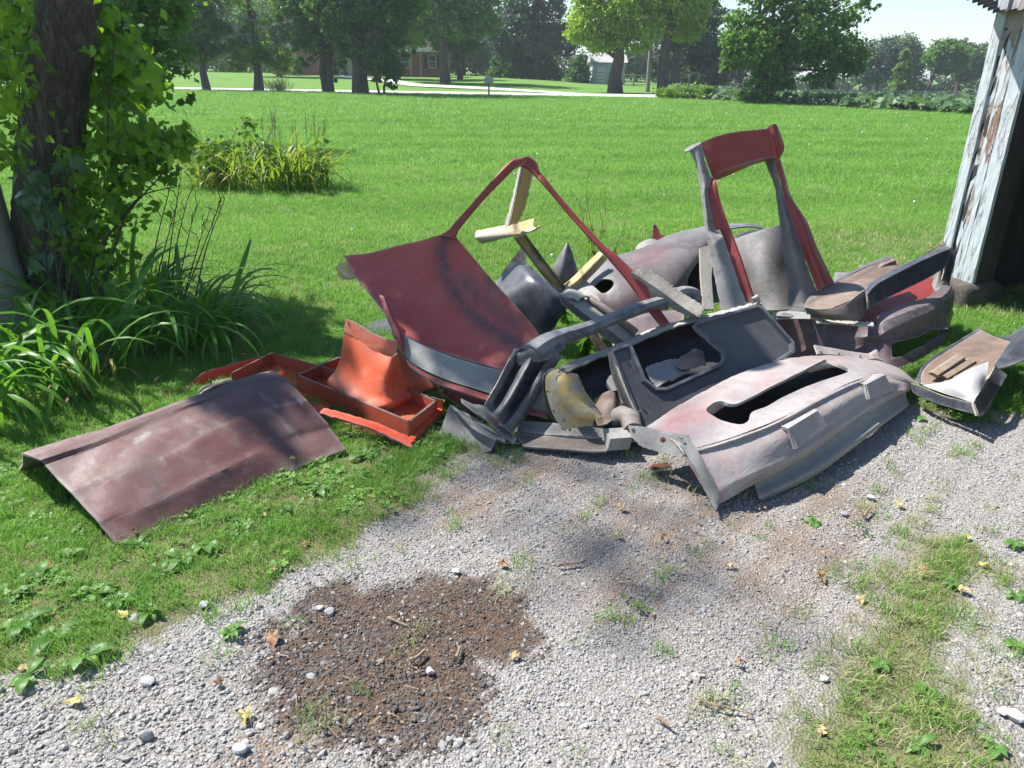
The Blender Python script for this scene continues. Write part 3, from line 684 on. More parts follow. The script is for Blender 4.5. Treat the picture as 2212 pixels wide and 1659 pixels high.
for k, (px, Y, h, ww, lab) in enumerate([(1082, 99, 4.4, 1.9, 'low dark spruce farthest from the road sign side of the garage'), (1128, 97, 4.8, 2.1, 'low dark spruce in the middle of the spruce clump'), (1178, 98, 4.6, 2.0, 'low dark spruce at the clump end nearest the pale garage'), (1252, 90, 3.4, 1.35, 'small cone-shaped spruce standing alone before the pale garage')]):
    lab = ['low dark spruce at the end of the clump by the house lawn', lab, lab, lab][k]
    z0 = gz(Xat(px, Y), Y)
    tree(lab, px, Y, .14, [(px, z0 + h * f, ww * (1.04 - f) + .15, h * .13, 1) for f in (.08, .24, .4, .56, .72, .88)], 'dark', 2600, .34, 30 + k, 'spruce_tree', H=h * .95, limbs=2, group='spruces by the road', updir=-.1)
tree('round yellow-green tree with a stout dark trunk by the road', 1332, 64, .5, [(1275, 5.0, 1.75, 1.5, 1), (1335, 6.6, 2.2, 1.5, 1), (1385, 5.0, 1.7, 1.4, 1), (1245, 4.2, 1.0, .9, .9), (1300, 3.6, 1.5, .75, .8), (1365, 3.4, 1.1, .6, .7), (1260, 7, 1.2, 1.2, .8), (1395, 7.4, 1.4, 1.3, .9), (1330, 4.6, 1.6, 1.2, .8)], 'lime', 13000, .3, 12, H=7.5, sig=.17)
tree('second yellow-green tree close behind the utility pole', 1436, 63.5, .42, [(1430, 7.6, 1.8, 1.8, 1), (1475, 6.2, 1.4, 1.5, 1), (1410, 5.4, 1.0, .9, .7), (1488, 4.6, .9, .8, .8), (1450, 4.4, 1.0, .7, .5), (1500, 8.5, 1., 1.2, .8)], 'lime', 8000, .32, 13, H=9, sig=.17)
tree('tall blue-green spruce rising behind the yellow-green trees', 1497, 82, .34, [(1497 + (-8 if k % 2 else 6), z, rad, .9, 1) for k, (z, rad) in enumerate([(1.0, 3.0), (2.4, 3.1), (3.8, 3.0), (5.2, 2.8), (6.6, 2.6), (8, 2.3), (9.4, 2.0), (10.8, 1.6), (12, 1.2)])], 'blue', 12000, .4, 14, 'spruce_tree', H=13, limbs=3, group='spruces by the road', updir=-.1)
tree('dark spruce trunk beside the tall blue-green spruce', 1457, 78, .42, [(1450, 7.5, 2.0, 1.4, 1), (1465, 4.8, 1.7, .9, .8), (1430, 4.2, 1.4, .8, .7), (1420, 2.6, 1.1, .8, .5)], 'blue', 4500, .38, 15, 'spruce_tree', H=11, limbs=6, group='spruces by the road', updir=-.1)
tree('big spreading tree at the field corner with creeper and bushes round its foot', 1655, 44, .24, [(1640, 3.0, 1.7, 1.2, 1), (1725, 3.6, 1.9, 1.4, 1), (1790, 2.7, 1.6, 1.0, 1), (1600, 3.6, 1.3, 1.2, .9), (1835, 2.1, 1.0, .6, .8), (1640, .8, .75, .75, .9), (1618, .5, .5, .5, .6),
      (1690, 1.2, .8, .7, .8), (1700, 5.6, 2.0, 1.2, .55), (1620, 5.4, 1.1, 1.0, .4), (1800, 4.5, 1.2, .8, .5), (1850, 4.9, .7, .5, .35), (1770, 1.4, 1.0, .5, .7), (1575, 2.3, .6, .7, .7), (1660, 2.0, 1., .8, .8), (1840, 5.8, .8, .6, .35)], 'mid', 15000, .24, 16, H=6.2, forks=(-.4, .05, .6), limbs=9)
for k, (px, Y, lo, lf, lab) in enumerate([
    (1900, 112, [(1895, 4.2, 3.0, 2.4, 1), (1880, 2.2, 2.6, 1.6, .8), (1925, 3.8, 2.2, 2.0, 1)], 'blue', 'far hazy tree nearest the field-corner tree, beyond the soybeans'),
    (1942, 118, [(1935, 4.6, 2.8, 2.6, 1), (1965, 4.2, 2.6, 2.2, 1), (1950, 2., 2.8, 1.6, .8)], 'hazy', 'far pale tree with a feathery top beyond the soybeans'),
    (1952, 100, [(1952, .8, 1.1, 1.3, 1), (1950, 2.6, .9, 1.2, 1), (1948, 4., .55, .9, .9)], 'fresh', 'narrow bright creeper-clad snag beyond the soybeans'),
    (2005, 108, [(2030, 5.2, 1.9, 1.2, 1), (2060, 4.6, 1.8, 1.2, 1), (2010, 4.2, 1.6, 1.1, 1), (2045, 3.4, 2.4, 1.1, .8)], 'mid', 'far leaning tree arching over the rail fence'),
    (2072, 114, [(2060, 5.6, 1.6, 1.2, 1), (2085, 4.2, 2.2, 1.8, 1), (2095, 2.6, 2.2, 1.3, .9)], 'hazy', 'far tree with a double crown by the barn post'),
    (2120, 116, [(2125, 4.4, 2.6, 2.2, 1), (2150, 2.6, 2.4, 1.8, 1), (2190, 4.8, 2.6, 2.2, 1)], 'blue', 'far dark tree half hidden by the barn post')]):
    tree(lab, px, Y, .28, [(a, z - .35, r_, h_, w_) for a, z, r_, h_, w_ in lo], lf, 5200, .42, 50 + k, H=4.8, limbs=6, lean=.25 if k == 3 else 0, group='far trees beyond the soybean field')
for k, (px, Y, lab) in enumerate([(330, 112, 'dark tree far behind the maple'), (470, 118, 'dark tree behind the house at its gable end'), (600, 121, 'dark tree behind the house roof, above the brick gable'), (730, 118, 'dark tree behind the house roof, above the white door'),
                                  (860, 122, 'dark tree behind the house roof, above the porch'), (1000, 120, 'dark tree behind the house at its window end'), (1090, 126, 'dark hazy tree furthest along behind the garage lane')]):
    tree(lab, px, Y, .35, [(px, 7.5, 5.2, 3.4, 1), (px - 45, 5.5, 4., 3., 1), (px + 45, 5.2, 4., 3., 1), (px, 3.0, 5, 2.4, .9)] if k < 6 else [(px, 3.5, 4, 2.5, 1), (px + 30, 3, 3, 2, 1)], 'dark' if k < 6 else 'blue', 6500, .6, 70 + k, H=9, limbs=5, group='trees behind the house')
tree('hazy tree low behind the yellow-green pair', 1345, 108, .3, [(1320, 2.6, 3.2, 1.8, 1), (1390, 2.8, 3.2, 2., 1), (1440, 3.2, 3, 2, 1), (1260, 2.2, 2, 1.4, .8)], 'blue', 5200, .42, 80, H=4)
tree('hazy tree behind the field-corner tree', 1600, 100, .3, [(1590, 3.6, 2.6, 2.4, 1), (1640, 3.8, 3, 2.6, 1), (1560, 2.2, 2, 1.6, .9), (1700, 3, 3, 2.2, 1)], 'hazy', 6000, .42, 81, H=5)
tree('leafy yard tree close before the brick gable', 602, 83, .26, [(575, 4.6, 2.4, 1.3, 1), (625, 4.5, 2.4, 1.2, 1), (660, 4.9, 2.2, 1.3, 1), (600, 6.5, 3., 1.8, .9), (680, 7, 3, 2, .8), (540, 5, 2, 1.6, .8)], 'dark', 6500, .36, 82, H=5)
tree('leafy yard tree close before the porch', 858, 82, .26, [(800, 4.7, 2.2, 1.3, 1), (850, 4.4, 2.4, 1.1, 1), (905, 4.6, 2.2, 1.2, 1), (780, 6.8, 3., 2, .8), (870, 7, 3., 2, .8), (940, 5.2, 1.8, 1.2, .8)], 'dark', 6500, .36, 83, H=5)
# weeds and the ornamental grass beside the road
def bush(name, label, px, Y, lobes, leaf, n, size, seed, cat='bush', group=None):
    x = Xat(px, Y); t = empty(name, (x, Y, gz(x, Y)), label, cat, group)
    V, Fc, ti = leaf_cloud([(Xat(l[0], Y), Y, l[1] + gz(x, Y), l[2], l[2], l[3], l[4]) for l in lobes], n, size, seed, 14, sig=.2)
    quick_mesh('foliage', V, Fc, LF[leaf], ti, t); m = MB(); rr = random.Random(seed)
    for l in lobes:
        for k in range(4): m.tube(limb_path((Xat(l[0], Y), Y, gz(x, Y)), (Xat(l[0], Y) + rr.uniform(-.6, .6) * l[2], Y, gz(x, Y) + l[1] + l[3] * .5), 4, .05, rr), [.02, .017, .012, .006], 4)
    m.build('stem', bark, t); return t
bush('weed_patch', 'light green weeds growing at the end of the road', 1470, 50, [(1455, .35, .9, .4, 1), (1490, .45, .7, .5, 1), (1440, .3, .6, .3, 1)], 'fresh', 1500, .15, 91, 'weeds')
bush('weed_bush', 'small upright bush between the weeds and the field-corner tree', 1532, 49, [(1530, .45, .45, .5, 1), (1540, .3, .5, .3, 1)], 'fresh', 800, .15, 92)
bush('shrub', 'rounded shrub below the brick gable', 632, 88, [(632, 1.0, 1.1, 1.0, 1)], 'dark', 700, .25, 93)
bush('hedge_bush', 'pale bush growing along the far rail fence', 1865, 92, [(1865, .1, 1.4, .6, 1), (1890, 0, 1.2, .5, 1), (1835, 0, .9, .5, .8)], 'hazy', 1100, .26, 94)
def blade_mesh(L, wd, droop, seg=7, fold=.25, twist=.0, tipw=.1):
    V, Fc, t = [], [], []; ang = math.pi / 2 - .12; x = z = 0
    for i in range(seg + 1):
        f = i / seg; w_ = wd * (min(1, .55 + f * 1.8) if f < .25 else 1) * (1 - max(0, (f - .45) / .55) ** 1.6 * (1 - tipw)); tw = twist * f
        V += [(x, -w_ * math.cos(tw), z + fold * w_ - w_ * math.sin(tw)), (x, 0, z), (x, w_ * math.cos(tw), z + fold * w_ + w_ * math.sin(tw))]; t += [f] * 3
        ang -= droop / seg * (.35 + 1.35 * f); x += math.cos(ang) * L / seg; z += math.sin(ang) * L / seg
        if i: k = 3 * (i - 1); Fc += [(k, k + 3, k + 4, k + 1), (k + 1, k + 4, k + 5, k + 2)]
    return V, Fc, t
def blade_protos(name, mat, specs, tint):
    out = []
    for k, sp in enumerate(specs):
        V, Fc, t = blade_mesh(*sp); me = bpy.data.meshes.new(name); me.from_pydata(V, [], Fc); me.materials.append(mat)
        me.polygons.foreach_set('use_smooth', np.ones(len(Fc), bool)); a = me.attributes.new('tint', 'FLOAT', 'POINT'); q = tint[k % len(tint)]
        a.data.foreach_set('value', np.array([min(1, q + .1 * v) for v in t], np.float32)); out.append(me)
    return out
def put(name, me, parent, loc, rot, sc):
    o = bpy.data.objects.new(name, me); COL.objects.link(o); o.parent = parent; o.location = Vector(loc) - wpos(parent); o.rotation_euler = rot
    o.scale = (sc, sc, sc) if isinstance(sc, (int, float)) else sc; return o
pampas = leafmat('pale_ornamental_grass', (.2, .26, .09), (.36, .4, .2), trans=.3)
pb = blade_protos('leaf', pampas, [(1.25, .016, 1.9), (1.1, .016, 2.4), (1.35, .014, 1.4)], (.2, .5, .8))
x = Xat(597, 50); og = empty('ornamental_grass', (x, 50, 0), 'pale fountain of ornamental grass beside the half-dead tree', 'grass clump')
for k in range(170): put('leaf', pb[k % 3], og, (x + random.gauss(0, .3), 50 + random.gauss(0, .2), 0), (random.gauss(0, .12), random.gauss(0, .15), random.uniform(0, 6.28)), random.uniform(.75, 1.1))

# ================================================================ house, garage, pole, mailbox, fence, beans
brickm, nt, b = newmat('red_brick'); co = objco(nt); br = nd(nt, 'ShaderNodeTexBrick'); nt.links.new(objco(nt, (1, 1, 1), (R(90), 0, 0)), br.inputs['Vector'])
br.inputs['Scale'].default_value = 4.5; br.inputs['Color1'].default_value = (.3, .1, .06, 1); br.inputs['Color2'].default_value = (.36, .15, .09, 1); br.inputs['Mortar'].default_value = (.35, .3, .26, 1); br.inputs['Mortar Size'].default_value = .012
nt.links.new(br.outputs[0], b.inputs['Base Color']); b.inputs['Roughness'].default_value = .9
wtrim = plain('white_trim', (.6, .61, .62), (.68, .68, .68), 3, .6); roofm = plain('dark_shingle', (.04, .038, .036), (.07, .065, .06), 4, .95); shutm = plain('navy_shutter', (.02, .025, .04), (.03, .035, .05), 5, .6)
glassm, nt, b = newmat('window_glass'); b.inputs['Base Color'].default_value = (.04, .05, .06, 1); b.inputs['Roughness'].default_value = .05
doorm = plain('white_door', (.5, .53, .57), (.56, .58, .6), 2, .5); sidm = plain('pale_blue_siding', (.4, .46, .52), (.46, .5, .55), 2, .7)
HY = 91.; hx = lambda px, Y=HY: Xat(px, Y)
hz0 = .6; X0, X1 = hx(588), hx(958)
hs = empty('brick_house', ((X0 + X1) / 2, HY + 4, hz0), 'low red brick house with white trim seen between the roadside trunks', 'house')
m = MB(); m.box((X0, HY, hz0 - .3), (hx(700), HY + 9, hz0 + 2.7)); m.build('wall', brickm, hs)
m = MB(); m.box((hx(700) + .01, HY + 1.6, hz0 - .3), (X1, HY + 9, hz0 + 2.7)); m.build('wall', brickm, hs)
m = MB(); yA, yB, zr = HY - .5, HY + 9.5, hz0 + 4.9
m.add([(X0 - .5, yA, hz0 + 2.72), (X1 + .5, yA, hz0 + 2.72), (X1 + .5, HY + 4.5, zr - .8), (X0 - .5, HY + 4.5, zr - .8), (X0 - .5, yB, hz0 + 2.72), (X1 + .5, yB, hz0 + 2.72)], [(0, 1, 2, 3), (3, 2, 5, 4), (0, 3, 4), (1, 5, 2), (0, 4, 5, 1)]); m.build('roof', roofm, hs)
m = MB(); m.box((X0 - .55, HY - .56, hz0 + 2.58), (X1 + .55, HY - .5, hz0 + 2.8)); m.build('fascia', wtrim, hs)
for px, yy in ((640, HY), (884, HY + 1.6), (905, HY + 1.6), (742, HY + 1.6)):
    m = MB(); q = hx(px); m.box((q - .07, yy - .1, hz0), (q + .07, yy - .004, hz0 + 2.56)); m.build('downspout' if px < 700 else 'porch_post', wtrim, hs)
def win(px, z, ww, hh, yy, shutters=True):
    q = hx(px); f = MB()
    for lo, hi in (((q - ww / 2, z), (q - ww / 2 + .09, z + hh)), ((q + ww / 2 - .09, z), (q + ww / 2, z + hh)), ((q - ww / 2 + .09, z), (q + ww / 2 - .09, z + .09)), ((q - ww / 2 + .09, z + hh - .09), (q + ww / 2 - .09, z + hh)), ((q - ww / 2 + .09, z + hh / 2 - .04), (q + ww / 2 - .09, z + hh / 2 + .04))):
        f.box((lo[0], yy - .06, lo[1]), (hi[0], yy + .02, hi[1]))
    fo = f.build('window', wtrim, hs); g_ = MB(); g_.box((q - ww / 2 + .09, yy - .02, z + .09), (q + ww / 2 - .09, yy - .005, z + hh - .09)); g_.build('pane', glassm, fo)
    if shutters:
        for s_ in (-1, 1):
            h_ = MB(); a = q + s_ * (ww / 2 + .22); h_.box((a - .2, yy - .05, z), (a + .2, yy - .002, z + hh)); h_.build('shutter', shutm, fo)
win(931, hz0 + .95, .95, 1.4, HY + 1.6); win(868, hz0 + .9, 1.3, 1.3, HY + 1.6, False); win(838, hz0 + .9, .9, 1.3, HY + 1.6, False)
q = hx(752); m = MB(); m.box((q - .55, HY + 1.5, hz0), (q + .55, HY + 1.598, hz0 + 2.1)); dr = m.build('door', doorm, hs)
m = MB(); m.box((q + .38, HY + 1.44, hz0 + 1.), (q + .45, HY + 1.498, hz0 + 1.08)); m.build('handle', M['metal'], dr)
q = hx(728); m = MB(); m.box((q - .35, HY + 1.5, hz0), (q + .35, HY + 1.598, hz0 + 2.1)); m.build('door', doorm, hs)
gx0, gx1, GY = Xat(1281, 96), Xat(1312, 96), 96.
gr = empty('garage', ((gx0 + gx1) / 2, GY + 2, 0), 'pale blue sided garage half hidden behind the yellow-green tree', 'garage')
m = MB(); m.box((gx0, GY, -.3), (gx1 + 2, GY + 5, 2.5)); m.build('wall', sidm, gr)
m = MB(); m.add([(gx0 - .3, GY - .3, 2.5), (gx1 + 2.3, GY - .3, 2.5), (gx1 + 2.3, GY + 2.5, 3.8), (gx0 - .3, GY + 2.5, 3.8), (gx0 - .3, GY + 5.3, 2.5), (gx1 + 2.3, GY + 5.3, 2.5)], [(0, 1, 2, 3), (3, 2, 5, 4), (0, 3, 4), (1, 5, 2), (0, 4, 5, 1)]); m.build('roof', plain('pale_roof', (.4, .38, .37), (.45, .43, .42), 3, .8), gr)
m = MB(); m.box((gx0 + .5, GY - .06, 0), (gx0 + 1.4, GY - .002, 2.0)); m.build('door', wtrim, gr)
# mailbox
mp = ground_hit(1056, 212.5); mbx = empty('mailbox', mp, 'grey mailbox on a timber post beside the road', 'mailbox')
m = MB(); m.box((mp.x - .05, mp.y - .05, mp.z - .1), (mp.x + .05, mp.y + .05, mp.z + .85)); m.build('post', M['plank'], mbx)
ch = [(-.13, 0), (.13, 0), (.13, .2)] + [(.13 * math.cos(a), .2 + .13 * math.sin(a)) for a in np.linspace(0, math.pi, 9)[1:-1]] + [(-.13, .2)]
m = MB(); nn = len(ch); a0 = Vector((-.5, -.86, 0)).normalized(); b0 = Vector((.86, -.5, 0)); c0 = mp + Vector((0, 0, .85)) - a0 * .28
m.add([c0 + b0 * u + Vector((0, 0, v)) for u, v in ch] + [c0 + a0 * .55 + b0 * u + Vector((0, 0, v)) for u, v in ch], [tuple(range(nn))[::-1], tuple(range(nn, 2 * nn))] + [(i, (i + 1) % nn, nn + (i + 1) % nn, nn + i) for i in range(nn)])
m.build('box', M['metal'], mbx)
m = MB(); m.obox(mp + Vector((.06, -.12, .72)), (.3, 0, 0), (0, .2, 0), (0, 0, .1)); m.build('newspaper_holder', plain('yellow_plastic', (.6, .42, .05), (.62, .45, .08), 3, .5), mbx)
# pole and wires
pp = Vector((Xat(1402, 68), 68., gz(Xat(1402, 68), 68.))); po = empty('utility_pole', (pp.x, pp.y, pp.z), 'grey timber utility pole at the roadside before the yellow-green trees', 'utility pole')
m = MB(); m.tube([(pp.x, pp.y, pp.z - .2), (pp.x, pp.y, pp.z + 4), (pp.x, pp.y, pp.z + 9.5)], [.19, .17, .13], 10); m.build('post', plain('grey_pole_wood', (.2, .18, .165), (.3, .28, .26), 5, .9, (1, 1, .1)), po, smooth=True)
m = MB(); m.box((pp.x - 1.1, pp.y - .07, 8.6), (pp.x + 1.1, pp.y + .07, 8.74)); m.build('crossarm', M['plank'], po)
wm = plain('black_cable', (.02, .02, .02), (.03, .03, .03), 3, .6)
for k, (pa, lab) in enumerate([([(905, 52), (1080, 82), (1240, 95), (1395, 99)], 'lower sagging cable from the utility pole past the house-lawn tree'), ([(905, 36), (1080, 64), (1240, 80), (1398, 86)], 'upper sagging cable from the utility pole past the house-lawn tree'), ([(1404, 98), (1480, 110), (1560, 120), (1700, 130)], 'short cable running from the utility pole toward the field-corner tree')]):
    Yp_ = np.linspace(70, pp.y, 4) if k < 2 else np.linspace(pp.y, 76, 4)
    pts = spline([tuple(at(a, b_, y_)) for (a, b_), y_ in zip(pa, Yp_)], 24); m = MB(); m.tube(pts, .009, 5); tag(m.build('cable', wm), lab, 'cable', 'cables from the utility pole')
# rail fence far off
FY = 93.; fm = plain('grey_rails', (.3, .28, .25), (.42, .4, .37), 3, .85); fx0, fx1 = Xat(1560, FY), Xat(2230, FY)
fe = empty('rail_fence', ((fx0 + fx1) / 2, FY, gz(fx1, FY)), 'grey rail fence running below the far trees beyond the soybeans', 'fence'); nseg = 18
for i in range(nseg + 1):
    q = fx0 + (fx1 - fx0) * i / nseg; g0 = gz(q, FY); m = MB(); m.box((q - .08, FY - .08, g0 - .2), (q + .08, FY + .08, g0 + 1.35)); m.build('post', fm, fe)
    if i < nseg:
        q2 = fx0 + (fx1 - fx0) * (i + 1) / nseg; g1 = gz(q2, FY)
        for h in (.45, .8, 1.15): m = MB(); m.obox((q + .08, FY - .03, g0 + h), (q2 - q - .16, 0, g1 - g0), (0, .06, 0), (0, 0, .13)); m.build('rail', fm, fe)
FY2 = 92.; fx0, fx1 = Xat(1222, FY2), Xat(1400, FY2)
fe = empty('rail_fence', ((fx0 + fx1) / 2, FY2, gz(fx0, FY2)), 'brown rail fence behind the stout yellow-green tree by the garage', 'fence'); nseg = 6
for i in range(nseg + 1):
    q = fx0 + (fx1 - fx0) * i / nseg; g0 = gz(q, FY2); m = MB(); m.box((q - .08, FY2 - .08, g0 - .2), (q + .08, FY2 + .08, g0 + 1.3)); m.build('post', fm, fe)
    if i < nseg:
        for h in (.4, .75, 1.1): m = MB(); m.box((q + .08, FY2 - .03, g0 + h), (fx0 + (fx1 - fx0) * (i + 1) / nseg - .08, FY2 + .03, g0 + h + .13)); m.build('rail', fm, fe)
# soybean field
beanm = leafmat('soybean_leaves', (.07, .14, .07), (.15, .25, .12), trans=.4)
n = 46000; yb = 34 + 72 * rng.uniform(0, 1, n) ** 1.2; xb = rng.uniform(-.1, 1.05, n) * yb
lim = np.array([Xat(1448, 52)]); edge_l = lambda y: np.where(y > 52, lim[0] + (y - 52) * .2, lim[0] + (52 - y) * .62)
k = (xb > edge_l(yb) + .5 * wob(xb, yb, .5)) & (xb < yb * .9 + 3) ; xb, yb = xb[k], yb[k]; n = len(xb)
row = (np.round(xb / .75) * .75 - xb) * .45; xb = xb + row
V, Fc, ti = [], [], []
hh = rng.uniform(.3, .62, n); zz = gz(xb, yb); sz = .11 + yb * .0028
for q in range(3):
    r = rng.normal(0, 1, (n, 3)); N = r * .55 + (0, -.1, .8); N /= np.linalg.norm(N, axis=1, keepdims=True); T = np.cross(N, rng.normal(0, 1, (n, 3))); T /= np.linalg.norm(T, axis=1, keepdims=True); Bt = np.cross(N, T)
    P = np.stack([xb + rng.normal(0, .12, n), yb + rng.normal(0, .12, n), zz + hh * rng.uniform(.5, 1.05, n)], -1); s_ = sz[:, None]
    V.append(np.stack([P - T * s_, P + Bt * s_ * .8, P + T * s_, P - Bt * s_ * .8], 1).reshape(-1, 3)); ti.append(np.repeat(np.clip(rng.normal(.5, .2, n), 0, .9), 4))
V = np.concatenate(V); ti = np.concatenate(ti); i4 = np.arange(len(V) // 4) * 4
tag(quick_mesh('soybean_crop', V, np.stack([i4, i4 + 1, i4 + 2, i4 + 3], 1), beanm, ti), kind='stuff')
n = 190; yb = rng.uniform(36, 50, n); xb = edge_l(yb) - rng.uniform(-.3, 1.2, n)
scatter('wild_flowers', np.stack([xb, yb, rng.uniform(.2, .45, n)], -1), np.zeros((n, 3)), rng.uniform(.012, .026, n), np.zeros(n), [proto('flower_head', [v.co[:] for v in bmx.verts], [[v.index for v in f.verts] for f in bmx.faces], flw)])

# far hedgerow masses that close the view below the crowns
def mass(name, px0, px1, Y, zc, rz, n, size, leaf, seed):
    r = np.random.default_rng(seed); L = []
    for px in np.arange(px0, px1, 26): x_ = Xat(px, Y); L.append((x_, Y + r.uniform(-2, 2), gz(x_, Y) + zc + r.uniform(-.3, .5) * rz, 2.2, 2, rz * r.uniform(.7, 1.25), 1))
    V, Fc, ti = leaf_cloud(L, n, size, seed, 18, sig=.2); tag(quick_mesh(name, V, Fc, LF[leaf], ti), kind='stuff')
mass('undergrowth', 1440, 2260, 121, 1.2, 1.5, 12000, .42, 'blue', 201)
mass('far_woods', 250, 1120, 134, 4.0, 4.6, 16000, .75, 'dark', 202)
mass('far_woods', 1060, 1460, 128, 1.4, 1.8, 7000, .5, 'blue', 203)
mass('undergrowth', 180, 640, 108, 1.5, 1.9, 6000, .5, 'dark', 204)
mass('far_woods', -1400, 260, 134, 4.0, 4.6, 15000, .8, 'dark', 205)
mass('far_woods', 2260, 3400, 122, 2.4, 3.2, 8000, .7, 'blue', 206)
# ================================================================ near tree with its creeper, log and daylilies
nb, nt, b = newmat('furrowed_bark'); co = objco(nt, (1, 1, .10)); v = nd(nt, 'ShaderNodeTexVoronoi', feature='DISTANCE_TO_EDGE'); v.inputs['Scale'].default_value = 42
dn = nd(nt, 'ShaderNodeVectorMath', operation='ADD'); nt.links.new(co, dn.inputs[0]); nz = nd(nt, 'ShaderNodeTexNoise'); nz.inputs['Scale'].default_value = 9; nt.links.new(objco(nt, (1, 1, .5)), nz.inputs['Vector'])
sc_ = nd(nt, 'ShaderNodeVectorMath', operation='SCALE'); sc_.inputs['Scale'].default_value = .09; nt.links.new(nz.outputs['Color'], sc_.inputs[0]); nt.links.new(sc_.outputs[0], dn.inputs[1]); nt.links.new(dn.outputs[0], v.inputs['Vector'])
rid = ramp(nt, noise(nt, 26, 5, .62, objco(nt, (1, 1, .11)), 1.2), .36, .66); c = mixc(nt, rid, (.07, .056, .046), (.2, .165, .14)); c = mixc(nt, ramp(nt, noise(nt, 5, 5, .6, objco(nt)), .45, .65, 0, .5), c, (.1, .11, .07)); nt.links.new(c, b.inputs['Base Color']); b.inputs['Roughness'].default_value = .95
bump(nt, b, rid, 1., .03)
TY = 4.95
tp = [(46, 690), (44, 620), (40, 540), (42, 420), (50, 300), (64, 180), (82, 70), (94, -20)]; tw = [150, 142, 132, 124, 120, 114, 110, 108]
pts = [at(p[0] + 62, p[1], TY + .25 * (1 - i / 7)) for i, p in enumerate(tp)]
for k in range(1, 4): pts.append(pts[7] + (pts[7] - pts[5]).normalized() * .8 * k + Vector((0, 0, .15 * k)))
rad = [v / F * 5.2 * .5 for v in tw] + [.165, .15, .13]; rad[0] *= 1.25
nt_ = empty('tree', (pts[0].x, pts[0].y, 0), 'leaning near tree with furrowed dark bark, wrapped in creeper', 'tree')
fine = spline([tuple(p) for p in pts], 70); rf = spline([(r, 0, 0) for r in rad], 70)[:, 0]; n = 56; V = []
for i, (p, r) in enumerate(zip(fine, rf)):
    for k in range(n):
        a = 2 * math.pi * k / n; q = r * (1 + .05 * math.sin(5 * a + i * .05) + .035 * math.sin(13 * a + 1.3 * math.sin(i * .21)) + .03 * rng.normal() * (k % 2)); V.append((p[0] + q * math.cos(a), p[1] + q * math.sin(a), p[2]))
mesh_obj('trunk', V, [(i * n + k, i * n + (k + 1) % n, (i + 1) * n + (k + 1) % n, (i + 1) * n + k) for i in range(69) for k in range(n)], nb, nt_)
# upper crown (above the picture): the boughs that dapple the grass and the gravel
m = MB(); top = Vector(pts[-1]); rr = random.Random(4); lob = []
def shade(px, py, z, rx, rz, wgt):
    q = atz(px, py); f = z / math.tan(SUN_EL); return (q.x + SUN_H.x * f, q.y + SUN_H.y * f, z, rx, rx * .85, rz, wgt)
lob = [shade(370, 735, 3.9, .75, .35, 1.4), shade(530, 690, 4.6, .5, .35, .9), shade(250, 740, 3.7, .8, .3, .45), shade(640, 870, 5.0, .3, .25, 1.), shade(520, 960, 5.4, .22, .2, .9), shade(520, 670, 4.6, .4, .3, .3),
       shade(100, 640, 3.9, .8, .4, .25), ]
for l in lob[:3]:
    a = top + Vector((0, 0, rr.uniform(-1.2, .2))); lp = limb_path(a, (l[0], l[1], l[2] + .1), 7, .07, rr); m.tube(lp, [.03, .024, .018, .013, .009, .006, .003], 6)
m.build('bough', nb, nt_, smooth=True)
V, Fc, ti = leaf_cloud(lob, 6500, .12, 77, 16, sig=.26); quick_mesh('crown', V, Fc, LF['fresh'], ti, nt_)
V, Fc, ti = leaf_cloud([shade(1200, 1055, 17, .7, .4, 1), shade(1400, 1225, 17, .4, .3, .5), shade(1330, 1010, 17, .5, .3, .5)], 130, .16, 79, 2, sig=.4); quick_mesh('crown', V, Fc, LF['fresh'], ti, nt_)  # unseen leaf sprays added high up to cast soft shade on the gravel

def shade3(q, z, rx, rz, wgt):
    f = (z - q.z) / math.tan(SUN_EL); return (q.x + SUN_H.x * f, q.y + SUN_H.y * f, z, rx, rx, rz, wgt)
V, Fc, ti = leaf_cloud([shade3(at(930, 590, 4.0), 5.6, .32, .2, 1), shade3(at(1000, 690, 3.75), 5.7, .3, .2, 1), shade3(at(850, 600, 4.0), 5.6, .22, .2, .6), shade3(at(1090, 735, 3.6), 5.8, .22, .2, .6)], 950, .10, 80, 5, sig=.45); quick_mesh('crown', V, Fc, LF['fresh'], ti, nt_)  # unseen leaf cluster added to put the red deck in even shade
# creeper leaves: lobed heart-shaped leaves
def heart_leaf(wave=.06, fold=.22, droop=.25, lob=.0):
    ol = [(0, -.02), (.10, -.17), (.27, -.2), (.42, -.06), (.46, .16), (.36 - lob, .34), (.30, .5), (.16, .74), (0, 1.0)]
    mid = [(0, y) for x, y in ol]; V = []; h = lambda x, y: fold * abs(x) - droop * max(0, y) ** 2 + wave * math.sin(x * 11 + y * 6)
    for x, y in ol: V.append((x, y, h(x, y)))
    for x, y in ol[1:-1]: V.append((-x, y, h(-x, y)))
    V.append((0, .18, h(0, .18))); V.append((0, .5, h(0, .5)))
    A = list(range(9)); Bm = [0] + [9 + i for i in range(7)] + [8]; c1, c2 = 16, 17; Fc = []
    for E, fl_ in ((A, 0), (Bm, 1)):
        for i in range(8):
            f = (E[i], E[i + 1], c1 if i < 5 else c2); Fc.append(f[::-1] if fl_ else f)
        f = (c1, E[5], c2); Fc.append(f[::-1] if fl_ else f)
    return V, Fc
def leaf_me(mat, tint, *a):
    V, Fc = heart_leaf(*a); me = bpy.data.meshes.new('leaf'); me.from_pydata(V, [], Fc); me.materials.append(mat); me.polygons.foreach_set('use_smooth', np.ones(len(Fc), bool))
    at_ = me.attributes.new('tint', 'FLOAT', 'POINT'); at_.data.foreach_set('value', np.full(len(V), tint, np.float32)); return me
vm = leafmat('creeper_leaves', (.05, .15, .018), (.24, .42, .04), trans=.62, rough=.38, trc=(.25, .42, .02))
